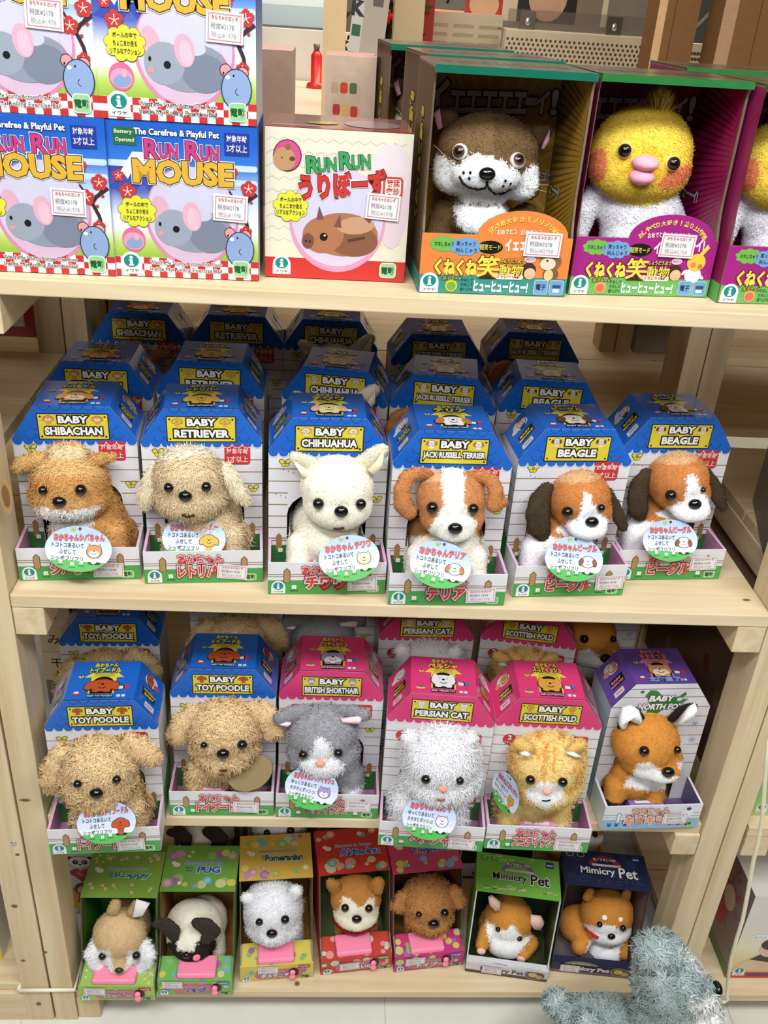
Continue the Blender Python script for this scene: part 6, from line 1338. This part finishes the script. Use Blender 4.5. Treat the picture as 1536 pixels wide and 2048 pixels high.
bx('toy_box', 'tan carton printed with small red and green shapes, behind the boar carton', 'toy box', a_[0], b_[0], .44, .54, Z1+LIFT, b_[2], (196, 170, 148), 'card', cols={'top': (230, 180, 170)}, art=capsule_art, group=G1)
a_, b_ = T(500, 100, .42), T(585, 102, .42)
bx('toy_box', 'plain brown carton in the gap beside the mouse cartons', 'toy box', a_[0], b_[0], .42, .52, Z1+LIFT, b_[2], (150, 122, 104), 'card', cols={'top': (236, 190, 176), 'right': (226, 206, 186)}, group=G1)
# left neighbour: red carton on its board, yellow poster board low down
def red_art(A, L_, Q_, W, D, H):
    A.rect(-W*.35, W*.1, H*.12, H*.55, (214, 206, 196), 1); A.poly([(-W*.3, H*.2), (W*.05, H*.12), (W*.12, H*.3), (-W*.3, H*.34)], (226, 220, 210), 2); A.text('3才', -W*.02, H*.72, .02, (214, 150, 140), l=2)
a_, b_ = Z(0, 690, .985), Z(97, 668, .985)
bx('toy_box', 'dark red carton with a pale label, in the shade on the left bay', 'toy box', b_[0]-.075, b_[0], b_[1]-.02, b_[1]+.06, .985, 1.13, (170, 40, 34), art=red_art)
bx('toy_box', 'dark red carton standing at the very left edge under the top board', 'toy box', b_[0]-.34, b_[0]-.085, .13, .29, .9855, 1.17, (150, 30, 30), art=lambda A, L_, Q_, W, D, H: [A.rect(-W*.4, W*.4, H*.6, H*.85, (200, 150, 130), 1), Q_.rect(-D*.3, D*.3, H*.2, H*.5, (130, 24, 26), 1)])
def yel_art(A, L_, Q_, W, D, H):
    A.rect(-W/2, W/2, 0, H*.32, (250, 212, 50), 1); A.rect(-W/2, W/2, H*.32, H, (240, 240, 236), 1); A.rect(-W/2, W/2, H*.46, H*.5, (250, 212, 50), 2)
    for i, t_ in enumerate(('折って', 'みよう', '対象年齢', '才', '3・4・5')): A.text(t_, W*.42-.018, H*(.4-.07*i), .011, (60, 50, 30), w=.03, l=3)
    A.rect(W*.42-.03, W*.5-.004, H*.5, H*.62, (70, 130, 180), 2); A.ell(W*.42-.01, H*.8, .018, .02, (220, 226, 236), 2); A.ell(W*.42-.0, H*.8, .008, .009, (70, 90, 120), 3)
R_ = T(18, 1905, .05); bx('toy_box', 'yellow and white carton at the bottom of the left bay', 'toy box', R_[0]-.3, R_[0]-.012, .05, .1, Z4+.0205, Z4+.33, (240, 240, 236), art=yel_art)
def panda_art(A, L_, Q_, W, D, H):
    zz = lambda py: T(160, py, .19)[2]-(Z4+.0205); x = T(160, 1724, .19)[0]-PX; k = 1.2
    A.rect(-W/2, W/2, 0, H, (244, 238, 228), 1); A.rect(-W/2, W/2, 0, zz(1818), (246, 196, 50), 2)
    z = zz(1724)
    for s in (-1, 1): A.ell(x+s*.0145*k, z+.007*k, .006*k, .005*k, (70, 56, 40), 2)
    A.ell(x, z, .0175*k, .0135*k, (70, 56, 40), 2.5); A.ell(x, z, .0165*k, .0125*k, (248, 246, 240), 3)
    for s in (-1, 1): A.ell(x+s*.0065*k, z+.0005, .0042*k, .0045*k, (50, 40, 36), 5); A.ell(x+s*.006*k, z+.001, .0013*k, .0013*k, (250, 250, 250), 6, n=8)
    A.ell(x, z-.0045*k, .0022*k, .0016*k, (50, 40, 36), 5)
    z = zz(1748)
    for s in (-1, 1): A.ell(x+s*.0075*k, z+.004, .009*k, .0085*k, (206, 84, 92), 3)
    A.poly([(x-.0155*k, z+.002), (x+.0155*k, z+.002), (x, z-.017*k)], (206, 84, 92), 3); A.poly([(x-.009, z+.003), (x, z-.006), (x+.003, z), (x-.004, z+.008)], (226, 140, 140), 4.5)
    z = zz(1782); A.ell(x, z+.006, .0135*k, .0145*k, (150, 80, 60), 3); A.ell(x+.001, z+.003, .01*k, .0095*k, (246, 220, 190), 4.5); A.poly([(x-.008*k, z-.007), (x+.008*k, z-.007), (x+.012*k, z-.03), (x-.012*k, z-.03)], (190, 90, 110), 3)
    for s in (-1, 1): A.ell(x+.001+s*.004, z+.004, .0012, .0012, INK, 6, n=6)
    A.text('体験', x+.004, zz(1834), .013, (90, 60, 30), w=.024, l=3, bold=.03)
q = T(128, 1712, .19); PX = q[0]+.043; bx('toy_box', 'white and yellow carton with a panda face, behind the green flowered carton', 'toy box', q[0]-.004, q[0]+.09, .19, .24, Z4+.0205, min(T(150, 1690, .19)[2], Z3-.064), (240, 234, 224), art=panda_art)
# dim things at the sides of the third board
def kanji_art(A, L_, Q_, W, D, H):
    A.rect(-W/2, W/2, H*.25, H, (196, 172, 136), 1)
    for i, t_ in enumerate(('は', 'み', '干')): A.text(t_, -.004, H*(.88-.23*i), .017, (60, 44, 30), l=2, bold=.01); A.line([(-W/2, H*(.76-.23*i)), (W/2, H*(.76-.23*i))], .0005, (120, 100, 70), 2)
a_, b_ = T(95, 1290, .24), T(165, 1290, .24)
bx('toy_box', 'narrow brown carton with brush characters, in the dark beside the curly dog boxes', 'toy box', a_[0]-.01, b_[0]-.014, .24, .3, Z3+.0005, T(130, 1205, .24)[2], (120, 104, 84), 'card', art=kanji_art)
def leaf_art(A, L_, Q_, W, D, H):
    L_.rect(-D/2, D/2, H*.86, H, (60, 110, 40), 1); r = random.Random(3); L_.rect(-D/2, D/2, 0, H*.86, (124, 96, 76), 1)
    for i in range(16): L_.ell(r.uniform(-D*.45, D*.45), r.uniform(.02, H*.8), .012, .016, r.choice([(120, 60, 50), (110, 84, 60), (140, 110, 90)]), 2, n=12)
a_ = T(1395, 1300, .06); bx('toy_box', 'tall brown carton with a green top edge, between the fox and the right post', 'toy box', .6125, .665, .1, .45, Z3+.0009, Z2-.082, (110, 86, 66), 'card', art=leaf_art)
# right neighbour
def baby_art(A, L_, Q_, W, D, H):
    A.vgrad(-W/2, W/2, [(.012, (226, 190, 150)), (H*.2, (240, 214, 160)), (H*.4, (244, 236, 200)), (H*.62, (236, 226, 214)), (H, (232, 226, 220))], 1); A.rect(-W/2, W/2, 0, H*.075, (206, 76, 40), 2); A.logo(-W/2+.02, H*.085, .021, 3); A.rect(-W/2+.036, -W/2+.09, .005, .012, (100, 70, 140), 3)
    x0 = -W/2
    A.ell(x0+.05, H*.2, .028, .016, (226, 196, 160), 3); A.ell(x0+.03, H*.16, .016, .012, (236, 206, 170), 3); A.ell(x0+.06, H*.38, .02, .022, (236, 196, 166), 4); A.ell(x0+.062, H*.43, .021, .015, (60, 40, 36), 4.5); A.poly([(x0+.03, H*.24), (x0+.06, H*.36), (x0+.085, H*.3), (x0+.07, H*.2)], (60, 50, 60), 3.5)
    A.ell(x0+.034, H*.52, .015, .0065, (245, 245, 245), 4); A.text('おいしょう', x0+.034, H*.52, .004, (90, 90, 90), w=.02, l=5); A.poly(A.rot([(-.012, -.012), (.012, -.012), (.012, .012), (-.012, .012)], x0+.058, H*.68, .78), (40, 150, 80), 4); A.text('電子', x0+.058, H*.68, .008, (230, 240, 230), l=5); A.text('シ', x0+.06, H*.84, .022, (170, 140, 40), out=(250, 246, 220), ow=.06, l=6, bold=.04)
    L_.rect(-D/2, D/2, 0, H, (150, 128, 120), 1); L_.rect(-D/2, D/2, H*.0, H*.1, (90, 130, 60), 2)
    r = random.Random(8)
    for i in range(26): L_.ell(r.uniform(-D*.2, D*.45), r.uniform(H*.3, H*.95), .004, .005, (190, 80, 70), 3, n=8)
    L_.ell(-D*.15, H*.5, .02, .05, (206, 60, 70), 2); L_.ell(-D*.05, H*.62, .02, .025, (220, 190, 160), 3)
a_ = Z(1450, 1955, Z4+.0025); bx('toy_box', 'carton printed with a baby and a puppy at the bottom of the right bay', 'toy box', a_[0], a_[0]+.24, a_[1], a_[1]+.11, Z4+.0026, Z4+.21, (226, 220, 212), art=baby_art)
def grn_art(A, L_, Q_, W, D, H):
    A.vgrad(-W/2, W/2, [(0, (196, 214, 120)), (H*.3, (150, 200, 110)), (H, (170, 206, 130))], 1); A.logo(-W/2+.014, .016, .017, 3)
    for i in range(5): A.ell(-W/2+.04+.02*i, .04+.01*(i % 2), .006, .006, (226, 190, 180), 2)
a_ = Z(1500, 1630, Z3+.0005); bx('toy_box', 'green carton on the right bay above the baby carton', 'toy box', a_[0], a_[0]+.2, a_[1], a_[1]+.1, Z3+.0006, Z3+.15, (150, 190, 100), art=grn_art)
def grey_art(A, L_, Q_, W, D, H):
    L_.rect(-D/2, D/2, 0, H, (128, 120, 116), 1); L_.ell(D*.18, H*.52, .014, .02, (40, 80, 70), 2); L_.ell(D*.18, H*.5, .008, .008, (130, 140, 130), 3); L_.text('あかちゃん', -D*.22, H*.5, .012, (60, 60, 70), w=.06, l=3); A.rect(-W/2, W/2, 0, H, (240, 236, 228), 1); A.rect(-W/2, W/2, H*.1, H*.18, (226, 206, 140), 2)
rz_ = radians(-16.5); cx_, cy_ = .6105+.07*cos(rz_)-.105*sin(rz_), .112+.07*sin(rz_)+.105*cos(rz_)
bx('toy_box', 'grey-sided carton at the right edge of the picture, level with the puppies', 'toy box', cx_-.07, cx_+.07, cy_-.105, cy_+.105, Z2+.0005, Z2+.26, (210, 206, 200), art=grey_art, lean=rz_)
# behind, seen through the second board's gap
for i, (x, c) in enumerate(((.715, (180, 190, 180)), (.735, (60, 120, 70)), (.752, (196, 186, 180)))):
    pass
def spine_art(A, L_, Q_, W, D, H):
    L_.rect(-D/2, D/2, 0, H, (190, 180, 172), 1); L_.rect(-D/2+.0, -D/2+.02, 0, H, (60, 120, 70), 2); A.rect(-W/2, W/2, 0, H, (170, 160, 150), 1); L_.ell(0, H*.5, .008, .012, (150, 50, 50), 3); L_.text('電動', 0, H*.2, .012, (60, 60, 60), l=3)
a_ = T(1270, 730, 1.0); bx('toy_box', 'grey and green carton on the unit behind, seen between dark posts', 'toy box', max(a_[0]-.01, .665), a_[0]+.1, 1.0, 1.1, Z2+.0005, 1.12, (186, 178, 170), art=spine_art)
# ---- beyond the top board
def slab(name, label, cat, a, b, y0, y1, zlo, zhi, col, mat='paint', art=None, cols=None):
    """upright piece whose left and right edges pass through pixels a and b at its front"""
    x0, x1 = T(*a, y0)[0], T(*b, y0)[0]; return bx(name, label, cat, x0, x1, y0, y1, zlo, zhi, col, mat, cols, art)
zt = T(580, 240, 1.6)[2]
slab('display_counter', 'long pale counter behind the shelving, lit from above', 'counter', (430, 150), (640, 150), 1.35, 3.6, 0, Z(620, 172, 1.2)[2]-.06, (240, 220, 196))
slab('partition', 'bright white partition behind the counter', 'partition', (470, 100), (700, 100), 3.62, 3.7, 0, T(580, 58, 3.62)[2], (238, 232, 224))
def band_art(A, L_, Q_, W, D, H):
    A.rect(-W/2, W/2, H*.02, H*.22, (180, 200, 210), 1); A.rect(-W/2, W/2, H*.22, H*.3, (222, 236, 240), 2); A.rect(-W/2, W/2, H*.0, H*.06, (110, 112, 116), 2)
slab('display_case', 'dark glass display case with a silvery rail beyond the counter', 'display case', (450, 20), (690, 20), 3.8, 4.2, T(580, 62, 3.8)[2]-.01, T(580, 62, 3.8)[2]+.5, (66, 66, 64), 'plastic', band_art)
# red extinguisher-like stand
c0 = T(632, 168, 3.3); zc = Z(620, 172, 1.2)[2]-.06
k = depth(c0)/FPX; R_ = thing('fire_extinguisher', 'small red extinguisher with a flared foot on the counter', 'fire extinguisher', (c0[0], c0[1], zc))
hh = T(632, 88, 3.3)[2]-zc
mb = MB(); mb.tube([(0, 0, 0), (0, 0, hh*.12), (0, 0, hh*.14), (0, 0, hh*.75), (0, 0, hh*.85)], [20*k, 18*k, 11*k, 11*k, 6*k], (206, 44, 46), 'plastic', 20); mb.build('body', R_)
mb = MB(); mb.tube([(0, 0, hh*.85), (0, 0, hh)], [5*k, 7*k], (120, 100, 90), 'plastic', 12); mb.build('valve', R_)
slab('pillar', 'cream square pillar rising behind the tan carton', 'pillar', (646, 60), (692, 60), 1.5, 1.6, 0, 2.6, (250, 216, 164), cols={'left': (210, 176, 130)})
def sign_art(A, L_, Q_, W, D, H):
    A.rect(-W/2, -W*.18, 0, H, (236, 232, 226), 1); A.rect(W*.05, W*.34, H*.42, H*.78, (110, 98, 88), 2)
    for i, t_ in enumerate('SUBIK'): A.text(t_, -W*.36, H*(.9-.13*i), .035, (30, 30, 30), l=3, bold=.06)
    A.rect(-W*.46, -W*.22, H*.14, H*.24, (40, 110, 60), 3)
zb = T(725, 108, 2.1)[2]; R_ = slab('sign_board', 'leaning pale sign board with black lettering down its edge', 'sign', (697, 60), (768, 60), 2.1, 2.13, zb, zb+.3, (206, 196, 178), 'paint', sign_art); R_.rotation_euler = (radians(-6), radians(5), 0)
slab('display_stand', 'pale plinth carrying the leaning sign board', 'plinth', (690, 108), (782, 112), 2.02, 2.25, 0, zb-.002, (226, 214, 196))
# dark potted shrub with a red flower
c0 = T(775, 40, 2.78); R_ = thing('potted_shrub', 'dark shrub with a red flower behind the sign board', 'plant', (c0[0], 2.78, 0))
mb = MB(); mb.tube([(0, 0, 0), (0, 0, .9), (0, 0, 1.0)], [.07, .09, .085], (70, 60, 52), 'paint', 16); mb.build('pot', R_)
mb = MB(); mb.tube([(0, 0, .95), (0, 0, 1.5)], .015, (60, 46, 34), 'card', 8); mb.build('stem', R_)
mb = MB(); r = random.Random(6)
for i in range(420):
    p = Vector((r.gauss(0, .055), r.gauss(0, .04), c0[2]-.05+r.gauss(0, .16))); d = Vector((r.uniform(-1, 1), r.uniform(-1, .4), r.uniform(-.6, .8))).normalized()*.045; s_ = d.orthogonal().normalized()*.014; g = r.uniform(.7, 1.2)
    mb.add([p, p+d*.5+s_, p+d, p+d*.5-s_], [(0, 1, 2, 3)], (34*g, 52*g, 30*g), 'felt')
mb.build('foliage', R_)
fl = T(770, 33, 2.68); mb = MB()
for i in range(5): mb.ell((fl[0]-c0[0]+.018*cos(i*1.256), fl[1]-2.78, fl[2]+.014*sin(i*1.256)), (.014, .008, .011), (206, 40, 44), 'felt', 10, 6)
mb.build('flower', R_)
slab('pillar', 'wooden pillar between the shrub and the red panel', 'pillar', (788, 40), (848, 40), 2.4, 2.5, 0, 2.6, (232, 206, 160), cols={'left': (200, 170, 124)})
slab('panel', 'narrow red panel beside the wooden pillar', 'panel', (843, 40), (868, 40), 2.9, 2.94, 0, 2.4, (206, 60, 46))
def louv(A, L_, Q_, W, D, H):
    for i in range(34): A.rect(-W*.46, -W*.24, H-.05-.03*i, H-.038-.03*i, (196, 180, 148), 1); A.rect(-W*.16, W*.12, H-.05-.03*i, H-.038-.03*i, (196, 180, 148), 1); A.rect(W*.18, W*.46, H-.05-.03*i, H-.038-.03*i, (196, 180, 148), 1)
slab('cabinet', 'pale louvred cabinet beyond the otter cartons', 'cabinet', (856, 60), (1004, 60), 3.0, 3.5, 0, T(930, 26, 3.0)[2], (232, 216, 184), 'paint', louv, {'top': (196, 130, 110)})
def perf(A, L_, Q_, W, D, H):
    A.rect(-W*.49, W*.49, H-.005, H, (250, 240, 216), 1)
    k = W/30
    for j in range(9):
        for i in range(30):
            A.ell(-W/2+k*(i+.5+(.5 if j % 2 else 0)*.9), H-.03-j*k*.86, k*.27, k*.3, (96, 78, 54), 1, n=10)
slab('perforated_panel', 'cream perforated counter front beyond the bird cartons', 'panel', (1008, 100), (1292, 110), 2.6, 2.66, 0, T(1150, 66, 2.6)[2], (240, 222, 186), 'paint', perf)
slab('perforated_panel', 'short stretch of perforated counter between two brown posts', 'panel', (1368, 110), (1440, 110), 2.5, 2.56, 0, T(1400, 88, 2.5)[2], (236, 218, 184), 'paint', lambda A, L_, Q_, W, D, H: [A.ell(-W*.3+W*.62*(i+.5*(j % 2))/7, H-.03-j*.017, .0055, .006, (96, 78, 54), 1, n=10) for i in range(7) for j in range(9)])
def poster(A, L_, Q_, W, D, H):
    A.rect(-W/2, -W*.3, 0, H, (190, 60, 46), 1); A.rect(-W*.3, -W*.22, 0, H, (236, 216, 190), 1)
    A.ell(-W*.4, H*.2, W*.08, H*.2, (226, 196, 150), 2); A.rect(-W*.22, W*.1, 0, H, (40, 32, 30), 2); A.ell(-W*.06, H*.38, W*.105, H*.36, (226, 176, 146), 3); A.ell(-W*.1, H*.5, W*.02, H*.02, (60, 40, 36), 4); A.ell(-W*.02, H*.5, W*.02, H*.02, (60, 40, 36), 4); A.poly([(-W*.065, H*.52), (-W*.055, H*.52), (-W*.045, H*.38), (-W*.075, H*.38)], (206, 150, 120), 4)
    A.rect(W*.1, W*.2, 0, H, (150, 130, 110), 2); A.rect(W*.24, W*.27, 0, H, (226, 220, 180), 2)
zp = T(1140, 38, 3.1)[2]; slab('poster', 'poster of a dark-haired face above the perforated counter', 'poster', (930, 20), (1300, 20), 3.1, 3.13, zp-.02, zp+.22, (140, 132, 120), 'paint', poster)
x0, x1 = T(1000, 50, 2.8)[0], T(1300, 55, 2.8)[0]; zz = T(1150, 60, 2.8)[2]
R_ = thing('glass_guard', 'low glass guard with square metal clips above the counter', 'glass guard', ((x0+x1)/2, 2.63, zz-.006)); w_ = (x1-x0)/2
mb = MB(); mb.box(-w_, w_, 0, .006, 0, .062, (210, 205, 196), 'glass'); mb.build('pane', R_)
mb = MB(); mb.box(-w_, w_, .03, .22, -.010, -.001, (108, 98, 88), 'plastic'); mb.build('top_slab', R_)
for px in (1055, 1230):
    x = T(px, 50, 2.62)[0]-(x0+x1)/2; mb = MB(); mb.box(x-.026, x+.026, -.006, .0, -.012, .058, (132, 124, 112), 'metal'); mb.ell((x, -.008, .026), (.009, .004, .012), (214, 210, 206), 'metal'); mb.build('clip', R_)
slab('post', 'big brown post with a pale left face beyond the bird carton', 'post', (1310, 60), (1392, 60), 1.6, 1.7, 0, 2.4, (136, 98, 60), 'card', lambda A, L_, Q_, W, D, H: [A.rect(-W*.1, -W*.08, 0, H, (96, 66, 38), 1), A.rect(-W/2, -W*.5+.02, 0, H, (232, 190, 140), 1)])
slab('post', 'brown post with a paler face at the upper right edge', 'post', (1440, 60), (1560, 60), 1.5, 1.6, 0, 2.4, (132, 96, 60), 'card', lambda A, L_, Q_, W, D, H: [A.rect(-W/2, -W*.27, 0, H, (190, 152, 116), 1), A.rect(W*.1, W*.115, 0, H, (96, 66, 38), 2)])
slab('glass_screen', 'dark grey screen behind the gap between the brown posts', 'screen', (1362, 40), (1480, 40), 2.9, 2.93, 1.0, 2.2, (84, 84, 80), 'plastic', lambda A, L_, Q_, W, D, H: [A.line([(-W*.4, .42), (W*.4, .62)], .012, (150, 146, 140), 1), A.ell(W*.2, .5, .012, .01, (230, 230, 225), 2)])
